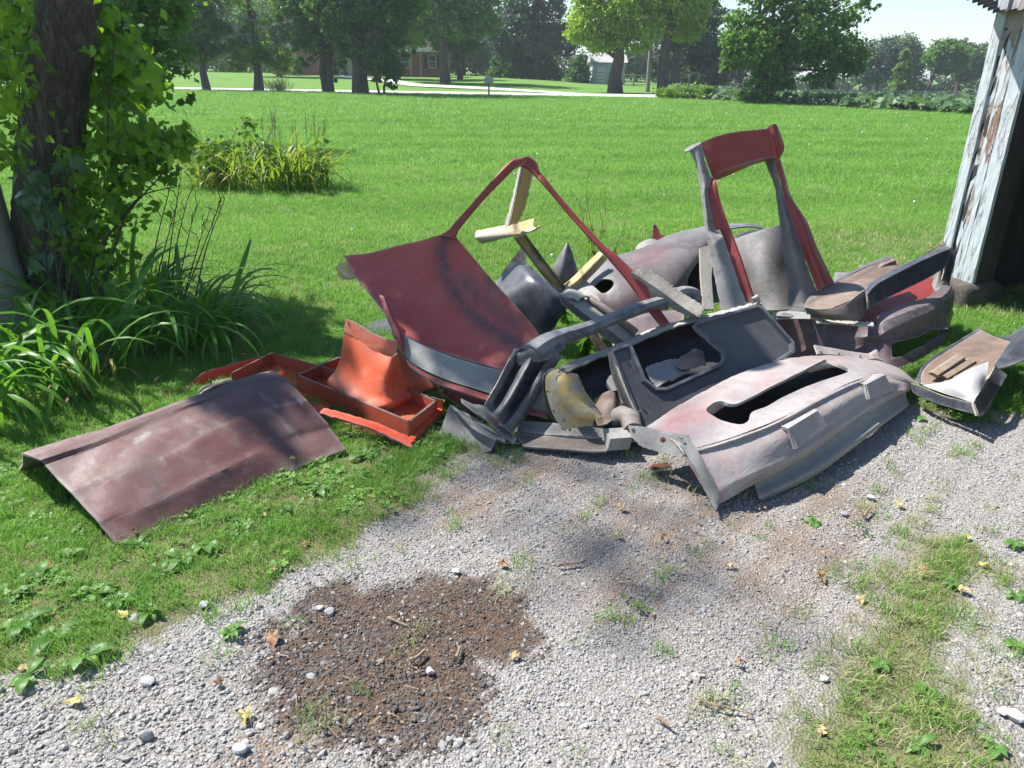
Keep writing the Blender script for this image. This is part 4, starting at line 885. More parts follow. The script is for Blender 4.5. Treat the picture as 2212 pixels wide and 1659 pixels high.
vines = [leaf_me(vm, t_, *a) for t_, a in ((.15, (.04, .2, .2)), (.35, (.07, .3, .35)), (.5, (.05, .15, .1, .06)), (.7, (.06, .25, .3, .1)), (.9, (.05, .2, .2)))]
bluev = leafmat('bindweed_leaves', (.045, .105, .05), (.1, .17, .1), trans=.3, rough=.35); bind = [leaf_me(bluev, t_, *a) for t_, a in ((.2, (.03, .3, .3)), (.7, (.05, .2, .5)))]
cr = empty('creeper', (pts[0].x + .2, 4.9, 0), 'broad-leaved creeper climbing the leaning near tree', 'creeper')
CL = [  # px, py, rx, ry, Y, count, size
    (30, 60, 55, 75, 4.75, 34, .105, 1), (45, 190, 50, 70, 4.7, 24, .1, 1), (30, 320, 45, 60, 4.65, 16, .085, 0), (255, 125, 55, 60, 4.9, 26, .105, 1), (290, 190, 60, 50, 4.85, 26, .115, 1), (255, 270, 60, 55, 4.8, 24, .11, 0),
    (330, 330, 60, 36, 4.75, 18, .1, 1), (390, 300, 36, 22, 4.75, 10, .075, 1), (215, 365, 60, 50, 4.65, 24, .085, 0), (235, 430, 80, 50, 4.6, 24, .075, 0), (75, 130, 30, 90, 4.6, 12, .08, 0), (110, 320, 50, 50, 4.5, 9, .07, 0), (190, 500, 60, 60, 4.6, 18, .075, 0), (220, 560, 50, 50, 4.7, 12, .08, 0), (215, 40, 30, 50, 4.9, 10, .1, 1)]
bigleaves = 0
for (px, py, rx, ry, Y, n, sz, bright) in CL:
    for _ in range(n):
        a = px + rng.normal(0, .55) * rx; c = py + rng.normal(0, .55) * ry; p = at(a, c, Y + rng.normal(0, .14)); me = vines[rng.integers(2, 5) if bright and rng.uniform() < .75 else rng.integers(0, 4)]
        put('leaf', me, cr, p, (rng.normal(-1.0, .5), rng.normal(0, .45), rng.uniform(0, 6.28)), sz * .7 * rng.uniform(.5, 1.35))
m = MB()
for path in ([(165, 640), (215, 560), (290, 450), (350, 380), (405, 300)], [(150, 640), (170, 520), (225, 400), (240, 250), (250, 100), (240, -10)], [(120, 640), (100, 450), (60, 300), (30, 120), (20, -10)], [(180, 640), (255, 520), (300, 430), (390, 400)],
             [(150, 640), (160, 560), (190, 470), (185, 380)], [(205, 640), (215, 540), (225, 440), (290, 340)], [(130, 640), (150, 540), (140, 400), (120, 200), (125, 40)]):
    q = [at(a + rng.normal(0, 4), c, 4.72 + .05 * k) for k, (a, c) in enumerate(path)]; q[0].z = 0.; m.tube([Vector(v) for v in spline([tuple(v) for v in q], 22)], [.009 - .006 * i / 21 for i in range(22)], 5, cap=False)
m.build('stem', bark, cr)
L = [(*at(px, py, Y + .3), rx / F * 5 * 1.1, .2, ry / F * 5 * 1.1, 1) for (px, py, rx, ry, Y, n, sz, br_) in CL if not 60 < px < 190]
V, Fc, ti = leaf_cloud(L, 2200, .062, 78, 8, sig=.3); tag(quick_mesh('foliage', V, Fc, vm, ti, cr), kind='stuff')
bw = empty('bindweed', (*at(110, 620, 4.35)[:2], 0), 'blue-green bindweed hanging over the cut log', 'creeper'); m = MB()
for (px, py, rx, ry, n) in [(75, 400, 28, 40, 18), (110, 460, 36, 45, 20), (55, 440, 20, 30, 8), (85, 540, 30, 30, 8), (70, 580, 12, 14, 3), (150, 360, 30, 22, 8)]:
    for _ in range(n): put('leaf', bind[rng.integers(0, 2)], bw, at(px + rng.normal(0, .5) * rx, py + rng.normal(0, .5) * ry, 4.35 + rng.normal(0, .06)), (rng.normal(-.9, .4), rng.normal(0, .5), rng.uniform(0, 6.28)), .075 * rng.uniform(.6, 1.3))
for path in ([(115, 640), (100, 560), (110, 470), (80, 400), (60, 360)], [(118, 650), (130, 580), (150, 420), (160, 350)]): m.tube([Vector(v) for v in spline([tuple(at(a, c, 4.37)) for a, c in path], 16)], .004, 4, cap=False)
m.build('stem', bark, bw)
# cut log standing on end
lg = empty('log', (*atz(10, 640)[:2], 0), 'thick grey cut log standing upright with a rough brown top', 'log'); c0 = atz(-16, 690); lw = .23
logside = plain('bare_grey_wood', (.3, .28, .245), (.42, .395, .345), 6, .85, (1, 1, .3), .5, .01); logtop = plain('rotten_log_top', (.2, .12, .07), (.34, .22, .14), 12, .95, (1, 1, 1), 1, .02)
V, Fc = [], []; n = 36; H = at(10, 372, c0.y).z
for i in range(10):
    for k in range(n):
        a = 2 * math.pi * k / n; q = lw * (1.08 - .02 * i + .05 * math.sin(3 * a + 1) + .02 * math.sin(9 * a + i * .4)); V.append((c0.x + q * math.cos(a), c0.y + q * math.sin(a), H * i / 9 + (.02 * math.sin(4 * a) if i == 9 else 0) - .02))
Fc = [(i * n + k, i * n + (k + 1) % n, (i + 1) * n + (k + 1) % n, (i + 1) * n + k) for i in range(9) for k in range(n)]
mesh_obj('side', V, Fc, logside, lg)
V = [(c0.x + lw * .9 * rr_ * math.cos(a), c0.y + lw * .9 * rr_ * math.sin(a), H - .02 + .035 * (1 - rr_) + .012 * rng.normal()) for rr_ in (0.02, .3, .6, .85, 1.0) for a in np.linspace(0, 2 * math.pi, n, False)]
mesh_obj('top', V, [(i * n + k, i * n + (k + 1) % n, (i + 1) * n + (k + 1) % n, (i + 1) * n + k) for i in range(4) for k in range(n)] + [list(range(n))], logtop, lg)
# daylilies
lilym = leafmat('daylily_leaves', (.055, .165, .02), (.13, .3, .04), trans=.45, rough=.36, dry=(.32, .2, .1))
lp_ = blade_protos('leaf', lilym, [(.72, .0145, 2.3, 10), (.62, .013, 2.9, 10), (.82, .0155, 1.9, 11), (.55, .0125, 3.4, 10), (.68, .0145, 2.6, 10, .25, .5), (.42, .009, 3.2, 8)], (.25, .45, .6, .35, .75, .96))
stalkm = plain('dry_flower_stalk', (.06, .05, .028), (.13, .1, .05), 20, .8)
def lilies(label, px, py, spread, n, smin, smax, seed, stalks=(), leaves=None, bias=0.):
    r = np.random.default_rng(seed); c = atz(px, py); t = empty('daylily_clump', (c.x, c.y, 0), label, 'daylily', 'daylily clumps'); pr = leaves or lp_
    for k in range(n):
        a = r.uniform(0, 6.28); d = math.sqrt(r.uniform(0, 1)); q = (c.x + spread[0] * d * math.cos(a), c.y + spread[1] * d * math.sin(a), -.01)
        o = math.atan2(math.sin(a) * spread[1], math.cos(a) * spread[0]) + r.normal(0, .9)
        if r.uniform() < bias: o = r.uniform(-1.9, .5)
        put('leaf', pr[min(len(pr) - 1, int(r.choice([0, 1, 2, 3, 4, 5], p=[.24, .2, .2, .14, .16, .06])))], t, q, (r.normal(0, .18), r.normal(.05, .2), o), r.uniform(smin, smax))
    for (a0, b0, a1, b1, Y) in stalks:
        p0, p1 = at(a0, b0, Y), at(a1, b1, Y - .05); mid = p0.lerp(p1, .5) + Vector((r.normal(0, .015), 0, .02)); m = MB(); sp = [Vector(v) for v in spline([tuple(p0), tuple(mid), tuple(p1)], 10)]; m.tube(sp, [.0055 - .0035 * i / 9 for i in range(10)], 5)
        for i in (6, 7, 8, 9):
            e = sp[i]; m.tube([e, e + Vector((r.normal(0, .02), r.normal(0, .02), .05)), e + Vector((r.normal(0, .03), r.normal(0, .03), .085))], [.0025, .003, .0015], 4)
        m.build('stalk', stalkm, t, smooth=True)
    return t
lilies('nearest daylily clump, its long arching leaves reaching over the grass', 120, 830, (.42, .3), 95, .75, 1.3, 5, bias=.35)
lilies('daylily clump at the very edge with one broad drooping leaf', -60, 900, (.3, .25), 50, .8, 1.25, 6, bias=.5)
lilies('dark daylily clump in front of the creeper with dry flower stalks', 375, 735, (.44, .34), 140, .7, 1.12, 7, bias=.3, stalks=[(318, 640, 372, 390, 5.0), (355, 640, 392, 372, 5.0), (380, 650, 425, 440, 4.95), (398, 640, 448, 470, 4.9), (368, 645, 405, 430, 4.95), (395, 650, 478, 432, 4.9), (420, 650, 485, 430, 4.85), (330, 640, 382, 440, 5.0)])
lilies('daylily clump deep in the shade at the foot of the creeper', 230, 700, (.4, .3), 80, .7, 1.1, 8)
lightl = leafmat('sunny_daylily_leaves', (.08, .18, .022), (.24, .33, .05), trans=.45, rough=.4, dry=(.5, .33, .1))
l2 = blade_protos('leaf', lightl, [(.62, .012, 1.7, 9), (.6, .012, 2.6, 9), (.68, .012, 1.3, 9), (.55, .011, 3.2, 9), (.66, .012, 2.1, 9), (.5, .01, 3.0, 8)], (.2, .45, .6, .1, .85, .95))
lilies('sunlit pale green daylily clump between the creeper and the dry stalks', 300, 650, (.3, .22), 55, .6, .95, 9, leaves=l2)
c = atz(565, 412); isl = lilies('island bed of yellowing daylilies standing alone in the lawn', 565, 408, (.95, .45), 300, 1.05, 1.6, 10, leaves=l2)
l3 = blade_protos('leaf', lightl, [(.8, .011, .5, 9), (.9, .009, .3, 9), (.7, .012, .8, 9)], (.4, .9, .6))
r = np.random.default_rng(3)
for k in range(16):
    a = r.uniform(0, 6.28); d = math.sqrt(r.uniform(0, 1)); put('leaf', l3[k % 3], isl, (c.x + .9 * d * math.cos(a), c.y + .4 * d * math.sin(a), 0), (r.normal(0, .15), r.normal(0, .2), r.uniform(0, 6.28)), r.uniform(.8, 1.2))
for k in range(16):
    q = Vector((c.x + r.uniform(-.95, 1.0), c.y + r.uniform(-.3, .3), 0)); e = q + Vector((r.normal(.06, .22), r.normal(0, .1), r.uniform(.75, 1.15))); m = MB(); m.tube(limb_path(q, e, 6, .02), [.006, .006, .005, .004, .004, .003], 4)
    for s_ in range(4): m.tube([q.lerp(e, .8 + .05 * s_), q.lerp(e, .86 + .05 * s_) + Vector((r.normal(0, .03), r.normal(0, .03), .05))], [.004, .002], 4)
    m.build('stalk', plain('straw_stalk', (.2, .19, .07), (.32, .27, .12), 20, .8) if k == 0 else bpy.data.materials['straw_stalk'], isl)
V, Fc, ti = leaf_cloud([(c.x - .6, c.y, .45, .25, .2, .3, 1), (c.x + .75, c.y + .05, .5, .2, .15, .22, 1), (c.x + .1, c.y, .45, .35, .2, .2, 1), (c.x - .2, c.y + .1, .75, .16, .1, .25, .8)], 500, .07, 44, 8, sig=.3); tag(quick_mesh('foliage', V, Fc, LF['fresh'], ti, isl), kind='stuff')
# dead leaf litter under the lilies
litm = leafmat('lily_litter', (.1, .065, .04), (.26, .18, .11), 'INSTANCER', .1, .9); lit = [proto('dead_blade', *blade_mesh(.3, .007, 2.2, 5)[:2], litm), proto('dead_blade', *blade_mesh(.22, .006, 3.2, 5)[:2], litm)]
n = 520; a = rng.uniform(0, 6.28, n); d = np.sqrt(rng.uniform(0, 1, n)); x = -2.5 + 1.5 * d * np.cos(a); y = 4.5 + .75 * d * np.sin(a)
scatter('leaf_litter', np.stack([x, y, np.full(n, .01)], -1), np.stack([rng.normal(0, .3, n), rng.normal(1.2, .25, n), rng.uniform(0, 6.28, n)], -1), rng.uniform(.6, 1.2, n), rng.uniform(0, .9, n), lit)

# ================================================================ the open shed at the right
peel, nt, b = newmat('peeling_pale_blue_paint'); co = objco(nt, (4.5, 4.5, .8)); f1 = noise(nt, 2.4, 6, .62, co, .4); f2 = noise(nt, 9, 5, .6, co)
c = mixc(nt, ramp(nt, f2, .35, .7), (.42, .465, .49), (.5, .53, .55)); wood = mixc(nt, ramp(nt, f2, .35, .65), (.2, .125, .09), (.3, .2, .15)); 
pk = mth(nt, 'MULTIPLY', ramp(nt, f1, .47, .52), attr(nt, 'stain')); c = mixc(nt, pk, c, wood); nt.links.new(c, b.inputs['Base Color']); b.inputs['Roughness'].default_value = .65; bump(nt, b, mth(nt, 'ADD', f2, ramp(nt, f1, .5, .54, 1, 0)), .8, .008)
dwood = plain('shade_dark_boards', (.035, .03, .026), (.06, .052, .045), 6, .9, (3, 3, .4))  # near-black boards: the bay's shade is put into the wood colour
n_ = Vector((-.93, -.3676, 0)); u_ = Vector((.3676, -.93, 0))
B0 = atz(2020, 640); B0.z = 0      # left foot of the corner post
sh = empty('shed', B0, 'open shed with a peeling pale blue corner post on a concrete pier', 'shed')
def board(a0, a1, out, name, z1=3.0, z0=.16, peelv=0., th=.03):
    nz = 40; nw = 5; V = []
    for i in range(nz):
        for k in range(nw):
            p = B0 + u_ * (a0 + (a1 - a0) * k / (nw - 1)) + n_ * (out + .0015 * rng.normal()) + Vector((0, 0, z0 + (z1 - z0) * i / (nz - 1))); V.append(p)
    for i in range(nz):
        for k in range(nw): V.append(V[i * nw + k] - n_ * th)
    N = nz * nw; Fc = [(i * nw + k, i * nw + k + 1, (i + 1) * nw + k + 1, (i + 1) * nw + k) for i in range(nz - 1) for k in range(nw - 1)]; Fc += [tuple(q + N for q in f[::-1]) for f in Fc]
    for i in range(nz - 1): Fc += [(i * nw, (i + 1) * nw, N + (i + 1) * nw, N + i * nw), (i * nw + nw - 1, N + i * nw + nw - 1, N + (i + 1) * nw + nw - 1, (i + 1) * nw + nw - 1)]
    z = np.array([v[2] for v in V]); pv = np.full(len(V), peelv) * np.clip(1.25 - abs(z - 1.25) * .8, 0, 1); return mesh_obj(name, V, Fc, peel, sh, smooth=False, attrs={'stain': pv})
board(0, .075, .052, 'trim_board', peelv=.15); board(.06, .13, .03, 'inner_board', peelv=.8); board(.132, .20, .034, 'inner_board', peelv=1.); board(.202, .24, .031, 'inner_board', peelv=.95); board(.225, .32, .052, 'trim_board', peelv=.15)
def sblock(q, lo, hi, name, mat, r=.06, par=None):
    bm = bmesh.new(); bmesh.ops.create_cube(bm, size=1)
    for v in bm.verts: v.co = Vector([(lo[i] + hi[i]) / 2 + v.co[i] * (hi[i] - lo[i]) for i in range(3)])
    bmesh.ops.bevel(bm, geom=list(bm.edges), offset=r, segments=4, affect='EDGES', profile=.5); Rm = Matrix((u_, -n_, Vector((0, 0, 1)))).transposed()
    V = [q + Rm @ v.co for v in bm.verts]; Fc = [[v.index for v in f.verts] for f in bm.faces]; bm.free(); return mesh_obj(name, V, Fc, mat, par, smooth=True, ang=60)
conc = plain('mossy_concrete', (.06, .05, .042), (.13, .11, .09), 7, .95, (1, 1, 1), .8, .012)
sblock(B0, (-.03, -.13, -.12), (.37, .26, .19), 'pier', conc, .07, sh)
m = MB(); m.obox(B0 + n_ * .03 + Vector((0, 0, .16)), u_ * .312, -n_ * .2, (0, 0, 2.9)); m.build('post', dwood, sh)
# walls, roof and earth floor of the dark bay
W = MB(); in_ = -n_
def wallseg(p, q, h0, h1, th=.06):
    d = (q - p); t = Vector((-d.y, d.x, 0)).normalized() * th; W.obox(p, d, t, (0, 0, h1 - h0))
wallseg(B0 + in_ * .16 + u_ * .05, B0 + in_ * 4.2 + u_ * .05, 0, 2.75); wallseg(B0 + in_ * 4.2, B0 + in_ * 4.2 + u_ * 6, 0, 3.0); wallseg(B0 + u_ * 1.6, B0 + u_ * 6, 0, 2.75); wallseg(B0 + u_ * 6, B0 + u_ * 6 + in_ * 4.2, 0, 2.75)  # third run is an unseen front wall, added to keep the bay dark
W.obox(B0 + u_ * .1 + in_ * .12 + Vector((0, 0, 2.74)), u_ * 6, in_ * 4.1, (0, 0, .05)); W.obox(B0 + u_ * .325 + Vector((0, 0, 1.98)), u_ * 5.7, in_ * .08, (0, 0, .78))
W.build('wall', dwood, sh)
m = MB(); m.obox(B0 + u_ * .02 + in_ * .16 + Vector((0, 0, -.02)), u_ * 5.9, in_ * 4, (0, 0, .035)); m.build('earth_floor', plain('shed_earth', (.05, .04, .03), (.08, .065, .05), 5, .95), sh)
# corrugated roof; its scalloped edge dips into the picture above the post
tin = plain('rusty_corrugated_tin', (.025, .025, .025), (.05, .047, .045), 5, .6, (1, 1, 1), .2); A = at(2072, -14, 5.25); Bq = at(2150, 26, 5.62); e = (Bq - A); L = e.length; e.normalize(); c_ = Vector((.56, .8, .10)).normalized(); nrm = e.cross(c_).normalized()
nw = 150; V = []
for j in (0, .15, .4, .8):
    for i in range(nw): s_ = -1.1 * 0 + (i / (nw - 1)) * (L + 2.6); V.append(A + e * s_ + c_ * j + nrm * .012 * math.sin(s_ * 2 * math.pi / .085) + Vector((.32 * max(0, s_ - L), -.5 * max(0, s_ - L), .25 * max(0, s_ - L))))
Fc = [(j * nw + i, j * nw + i + 1, (j + 1) * nw + i + 1, (j + 1) * nw + i) for j in range(3) for i in range(nw - 1)]
V2 = [v - nrm * .004 for v in V]; N = len(V); mesh_obj('roof', V + V2, Fc + [tuple(q + N for q in f[::-1]) for f in Fc] + [(i, i + 1, N + i + 1, N + i) for i in range(nw - 1)], tin, sh)
# ================================================================ the heap of body panels
PILE = 'heap of broken car body panels'
def piece(name, label, px, py, Y, cat='car panel'):
    p = at(px, py, Y); return empty(name, (p.x, p.y, 0), label, cat, PILE)
# --- long maroon panel lying in the grass
t = piece('body_panel', 'faded maroon body panel with pale scuffs lying in the grass, front left of the heap', 420, 1000, 2.9)
r1 = [(47, 979, .215), (181, 937, .23), (316, 894, .245), (429, 850, .26), (515, 822, .265), (592, 803, .26)]
r2 = [(88, 994, .205), (218, 950, .222), (340, 900, .24), (440, 862, .255), (520, 833, .262), (606, 813, .258)]
top_ = [r1, [(66, 985, .218), (200, 941, .232), (328, 895, .248), (435, 853, .262), (518, 826, .267), (600, 807, .263)], r2,
        [(96, 1003, .188), (228, 958, .208), (350, 906, .231), (446, 866, .245), (526, 837, .257), (614, 817, .25)],
        [(120, 1030, .16), (245, 985, .185), (362, 935, .208), (455, 893, .225), (538, 860, .235), (637, 836, .218)],
        [(152, 1062, .137), (268, 1016, .16), (378, 966, .178), (470, 920, .193), (560, 884, .2), (658, 860, .185)],
        [(160, 1071, .127), (274, 1024, .152), (384, 973, .172), (474, 925, .189), (564, 888, .197), (664, 866, .18)],
        [(212, 1128, .072), (322, 1080, .085), (425, 1030, .1), (528, 980, .108), (625, 936, .112), (708, 915, .09)],
        [(218, 1137, .06), (328, 1090, .074), (432, 1040, .089), (534, 990, .098), (630, 946, .095), (712, 924, .075)],
        [(260, 1184, .004), (385, 1128, .004), (500, 1076, .006), (600, 1031, .01), (690, 992, .02), (747, 969, .03)]]
lo_ = [(40, 1014, .02), (175, 985, .03), (310, 945, .04), (425, 905, .05), (515, 875, .06), (592, 850, .07)]
md_ = [(48, 1000, .1), (180, 968, .11), (314, 925, .12), (428, 884, .13), (516, 852, .14), (593, 830, .15)]
o = patch('shell', [lo_, md_] + top_, [M['maroon'], M['mud'], EDGE], t, nu=70, nv=67, t=.009, z=True, linv=True, wave=.0025, ang=32,
          stain=[([(160, 1068), (370, 965), (500, 905)], 5, .35), ([(300, 1110), (420, 1047), (560, 985)], 7, .5), ([(590, 805), (560, 850)], 30, .5), ([(440, 850), (600, 806)], 12, .75), ([(330, 1080), (345, 1050), (325, 1025)], 5, .55), ([(360, 1110), (345, 1060)], 4, .5), ([(110, 1005), (330, 905)], 6, .3), ([(700, 935), (745, 965)], 14, .35)],  # darker along the creases, the back ridge and the right end
          fade=[([(296, 952), (318, 938)], 6, .9), ([(262, 985), (272, 975)], 4, .6), ([(400, 905), (440, 925)], 5, .4), ([(345, 990), (353, 1002)], 4, 1.), ([(560, 850), (600, 880)], 3, .5), ([(620, 830), (650, 870)], 3, .7), ([(545, 952), (552, 945)], 4, .8), ([(95, 1040), (175, 1075)], 5, .3), ([(310, 935), (360, 928)], 4, .5), ([(600, 900), (640, 940)], 4, .5), ([(440, 1110), (445, 1100)], 3, .7), ([(50, 985), (430, 850)], 7, .35), ([(430, 935), (470, 915)], 5, .5)])
screws([(288, 1143, 2.35)], t, M['rust'], .005, 'bolt')
# --- bright red tray behind it
t = piece('red_tray', 'bright red moulded tray with raised rims lying flat behind the maroon panel', 780, 860, 3.5)
patch('arm_wall', [[(348, 843, 3.62), (366, 850, 3.64), (372, 857, 3.65), (440, 804, 3.8), (520, 780, 3.98), (592, 762, 4.14)], [(348, 872, 3.58), (366, 868, 3.6), (372, 864, 3.62), (440, 842, 3.76), (520, 812, 3.94), (600, 800, 4.1)]], [M['orange'], M['orange'], M['mud']], t, nu=40, nv=6, linu=True, t=.012)
patch('arm_lip', [[(425, 845, 3.7), (445, 829, 3.74), (520, 811, 3.9), (600, 793, 4.06), (622, 788, 4.08)], [(430, 852, 3.6), (455, 836, 3.64), (525, 817, 3.78), (600, 799, 3.94), (624, 793, 3.98)]], [M['mud'], M['orange'], M['mud']], t, nu=36, nv=4, t=.008, raw=.8)
patch('arm_back_rim', [[(372, 856, 3.72), (420, 824, 3.86), (470, 797, 3.98), (500, 782, 4.05), (512, 774, 4.08)], [(378, 858, 3.68), (430, 830, 3.8), (475, 805, 3.92), (500, 795, 3.99), (510, 789, 4.02)]], [M['mud'], M['orange']], t, nu=30, nv=4, raw=1., t=.01)
A_, B_, C_, D_ = atz(590, 786, .03), atz(958, 892, .03), atz(888, 966, .012), atz(502, 832, .02)
def q3(u, v, z=0): p = (A_ * (1 - u) + B_ * u) * (1 - v) + (D_ * (1 - u) + C_ * u) * v; return Vector((p.x, p.y, p.z + z))
def wall_loop(name, L, h0, h1, th, mats, par):
    """a raised rim: closed or open run of upright walls"""
    m = MB(); c = sum((Vector(p) for p in L), Vector()) / len(L)
    for a, b_ in zip(L[:-1], L[1:]):
        a = Vector(a); b_ = Vector(b_); d = (b_ - a).normalized(); n0 = Vector((-d.y, d.x, 0)) * th
        if n0.dot(c - a) < 0: n0 = -n0
        k = max(2, int((b_ - a).length / .04))
        for i in range(k):
            p = a.lerp(b_, i / k); q = a.lerp(b_, (i + 1) / k); m.add([p + Vector((0, 0, h0)), q + Vector((0, 0, h0)), q + n0 + Vector((0, 0, h0)), p + n0 + Vector((0, 0, h0)), p + Vector((0, 0, h1)), q + Vector((0, 0, h1)), q + n0 + Vector((0, 0, h1)), p + n0 + Vector((0, 0, h1))],
                [(0, 1, 5, 4), (1, 2, 6, 5), (2, 3, 7, 6), (3, 0, 4, 7), (0, 3, 2, 1)], 0); m.add([p + Vector((0, 0, h1 + .001)), q + Vector((0, 0, h1 + .001)), q + n0 + Vector((0, 0, h1 + .001)), p + n0 + Vector((0, 0, h1 + .001))], [(0, 1, 2, 3)], 1)
    return m.build(name, mats, par)
m = MB(); NU, NV = 24, 10; V = [q3(i / (NU - 1), j / (NV - 1), .008 * math.sin(i * .7) * .3) for j in range(NV) for i in range(NU)]; V2 = [v - Vector((0, 0, .012)) for v in V]; N = NU * NV
hole = lambda i, j: 4 <= j <= 7 and 12 <= i <= 22
Fq = [(j * NU + i + 1, j * NU + i, (j + 1) * NU + i, (j + 1) * NU + i + 1) for j in range(NV - 1) for i in range(NU - 1) if not hole(i, j)]
m.add(V + V2, Fq + [tuple(a + N for a in f[::-1]) for f in Fq]); m.build('floor', [M['orange']], t)
wall_loop('outer_rim', [q3(0, 1), q3(0, 0), q3(1, 0)], 0, .07, .008, [M['orange'], M['mud']], t)
wall_loop('front_rim', [q3(1, 0, .0), q3(1, 1, 0), q3(0, 1, 0)], -.012, .022, .03, [M['orange'], M['orange']], t)
I_ = [atz(641, 827, .06), atz(735, 786, .06), atz(944, 884, .06), atz(885, 931, .06), atz(641, 827, .06)]
for k_ in range(5): I_[k_].z = .02
wall_loop('inner_rim', I_, 0, .085, .012, [M['orange'], M['mud']], t)
patch('ledge', [[(700, 880, 3.25), (790, 905, 3.2), (890, 945, 3.12)], [(690, 892, 3.2), (790, 921, 3.14), (889, 967, 3.05)]], [M['orange'], M['orange'], M['mud']], t, nu=24, nv=4, t=.01, raw=.6)
# --- orange hump
t = piece('orange_hump', 'orange-red moulded hump with a flat bolted flange standing on the red tray', 790, 850, 3.5)
patch('flange', [[(745, 689, 3.66), (762, 694, 3.64), (785, 708, 3.6), (808, 722, 3.56), (832, 731, 3.53), (858, 737, 3.52)], [(745, 706, 3.65), (764, 714, 3.63), (786, 728, 3.59), (808, 742, 3.55), (832, 754, 3.52), (856, 760, 3.51)], [(743, 717, 3.64), (766, 728, 3.62), (788, 742, 3.58), (810, 757, 3.54), (832, 767, 3.52), (848, 771, 3.51)]], [M['orange_hump'], M['orange_hump'], M['mud']], t, nu=40, nv=9, t=.008, raw=.5, fade=[([(755, 705), (850, 755)], 18, .55)])
patch('body', [[(743, 717, 3.64), (766, 728, 3.62), (788, 742, 3.58), (812, 758, 3.54), (838, 770, 3.50), (850, 769, 3.50), (858, 762, 3.58), (866, 765, 3.7)],
               [(739, 745, 3.62), (762, 760, 3.58), (786, 775, 3.54), (808, 788, 3.5), (832, 796, 3.46), (846, 796, 3.47), (862, 790, 3.56), (886, 790, 3.7)],
               [(734, 775, 3.60), (757, 792, 3.55), (782, 810, 3.5), (804, 822, 3.46), (828, 828, 3.43), (842, 828, 3.45), (866, 818, 3.54), (910, 808, 3.68)],
               [(722, 802, 3.58), (748, 822, 3.52), (774, 842, 3.46), (798, 855, 3.42), (824, 858, 3.40), (842, 854, 3.42), (872, 842, 3.52), (934, 822, 3.66)],
               [(708, 820, 3.56), (738, 844, 3.49), (764, 866, 3.42), (792, 880, 3.37), (822, 880, 3.36), (846, 873, 3.39), (884, 858, 3.50), (952, 834, 3.66)],
               [(708, 836, 3.57), (736, 858, 3.50), (762, 880, 3.44), (791, 894, 3.4), (822, 890, 3.39), (848, 882, 3.42), (888, 864, 3.53), (953, 838, 3.7)]],
      [M['orange_hump'], M['orange_hump'], M['mud']], t, nu=60, nv=36, wave=.003, ang=70, stain=[([(745, 850), (790, 885)], 14, .18)], fade=[([(790, 750), (830, 770)], 14, .3), ([(720, 820), (760, 855)], 12, .4)])
screws([(752, 697, 3.65), (794, 722, 3.585), (846, 744, 3.525)], t, M['black_in'], .0045, 'bolt_hole')
# --- red deck with its window frame
t = piece('red_deck', 'dull red rear deck panel with a thin triangular window frame, leaning in the heap', 1000, 700, 3.8)
patch('deck', [[(743, 552, 4.22), (800, 545, 4.2), (858, 531, 4.17), (910, 520, 4.14), (950, 508, 4.12), (986, 513, 4.1)],
               [(767, 594, 4.06), (830, 580, 4.1), (895, 566, 4.1), (955, 556, 4.07), (995, 550, 4.05), (1022, 556, 4.02)],
               [(800, 635, 3.92), (868, 628, 3.98), (938, 622, 3.98), (1000, 615, 3.95), (1040, 604, 3.92), (1066, 608, 3.88)],
               [(832, 676, 3.80), (905, 682, 3.83), (980, 680, 3.82), (1048, 674, 3.79), (1090, 660, 3.76), (1114, 661, 3.73)],
               [(869, 720, 3.68), (945, 738, 3.68), (1025, 744, 3.66), (1098, 735, 3.62), (1142, 722, 3.6), (1168, 730, 3.56)],
               [(869, 721, 3.67), (940, 754, 3.6), (1015, 780, 3.52), (1085, 798, 3.46), (1140, 806, 3.42), (1188, 790, 3.42)]],
      [M['red_deck'], M['grey_clean'], M['cream']], t, nu=54, nv=44, t=.012, wave=.003, stain=[([(965, 505), (955, 540), (960, 590), (985, 640), (1030, 690), (1090, 730), (1150, 755)], 18, .9), ([(1000, 610), (1060, 660), (1110, 700)], 28, .65), ([(1060, 610), (1075, 640)], 15, .8)], fade=[([(925, 738), (960, 742)], 4, .3)])
patch('grey_band', [[(869, 722, 3.66), (905, 742, 3.6), (960, 764, 3.55), (1020, 784, 3.49), (1085, 800, 3.45), (1160, 812, 3.42), (1190, 800, 3.42)], [(872, 765, 3.58), (900, 790, 3.53), (960, 818, 3.46), (1020, 838, 3.41), (1085, 858, 3.36), (1150, 882, 3.32), (1190, 892, 3.3)]], [M['grey_clean'], M['red'], M['mud']], t, nu=40, nv=12, t=.01, fade=[([(900, 760), (930, 800)], 16, .35)])  # the pale streak at the left is a patch of sun painted in
patch('lower_lip', [[(873, 766, 3.58), (888, 784, 3.54), (930, 811, 3.48), (1000, 836, 3.42), (1080, 862, 3.35), (1180, 890, 3.28)], [(880, 780, 3.54), (895, 797, 3.5), (935, 822, 3.44), (1002, 848, 3.38), (1082, 874, 3.31), (1182, 902, 3.25)]], [M['red'], M['red'], M['mud']], t, nu=40, nv=6, t=.01, fade=[([(895, 797), (1000, 845)], 6, .4)])
patch('underside', [[(940, 824, 3.55), (1000, 848, 3.5), (1080, 874, 3.44), (1180, 902, 3.38)], [(958, 850, 3.5), (1010, 888, 3.46), (1060, 915, 3.42), (1170, 925, 3.38)]], [M['red_deep'], M['red_deep']], t, nu=24, nv=8)
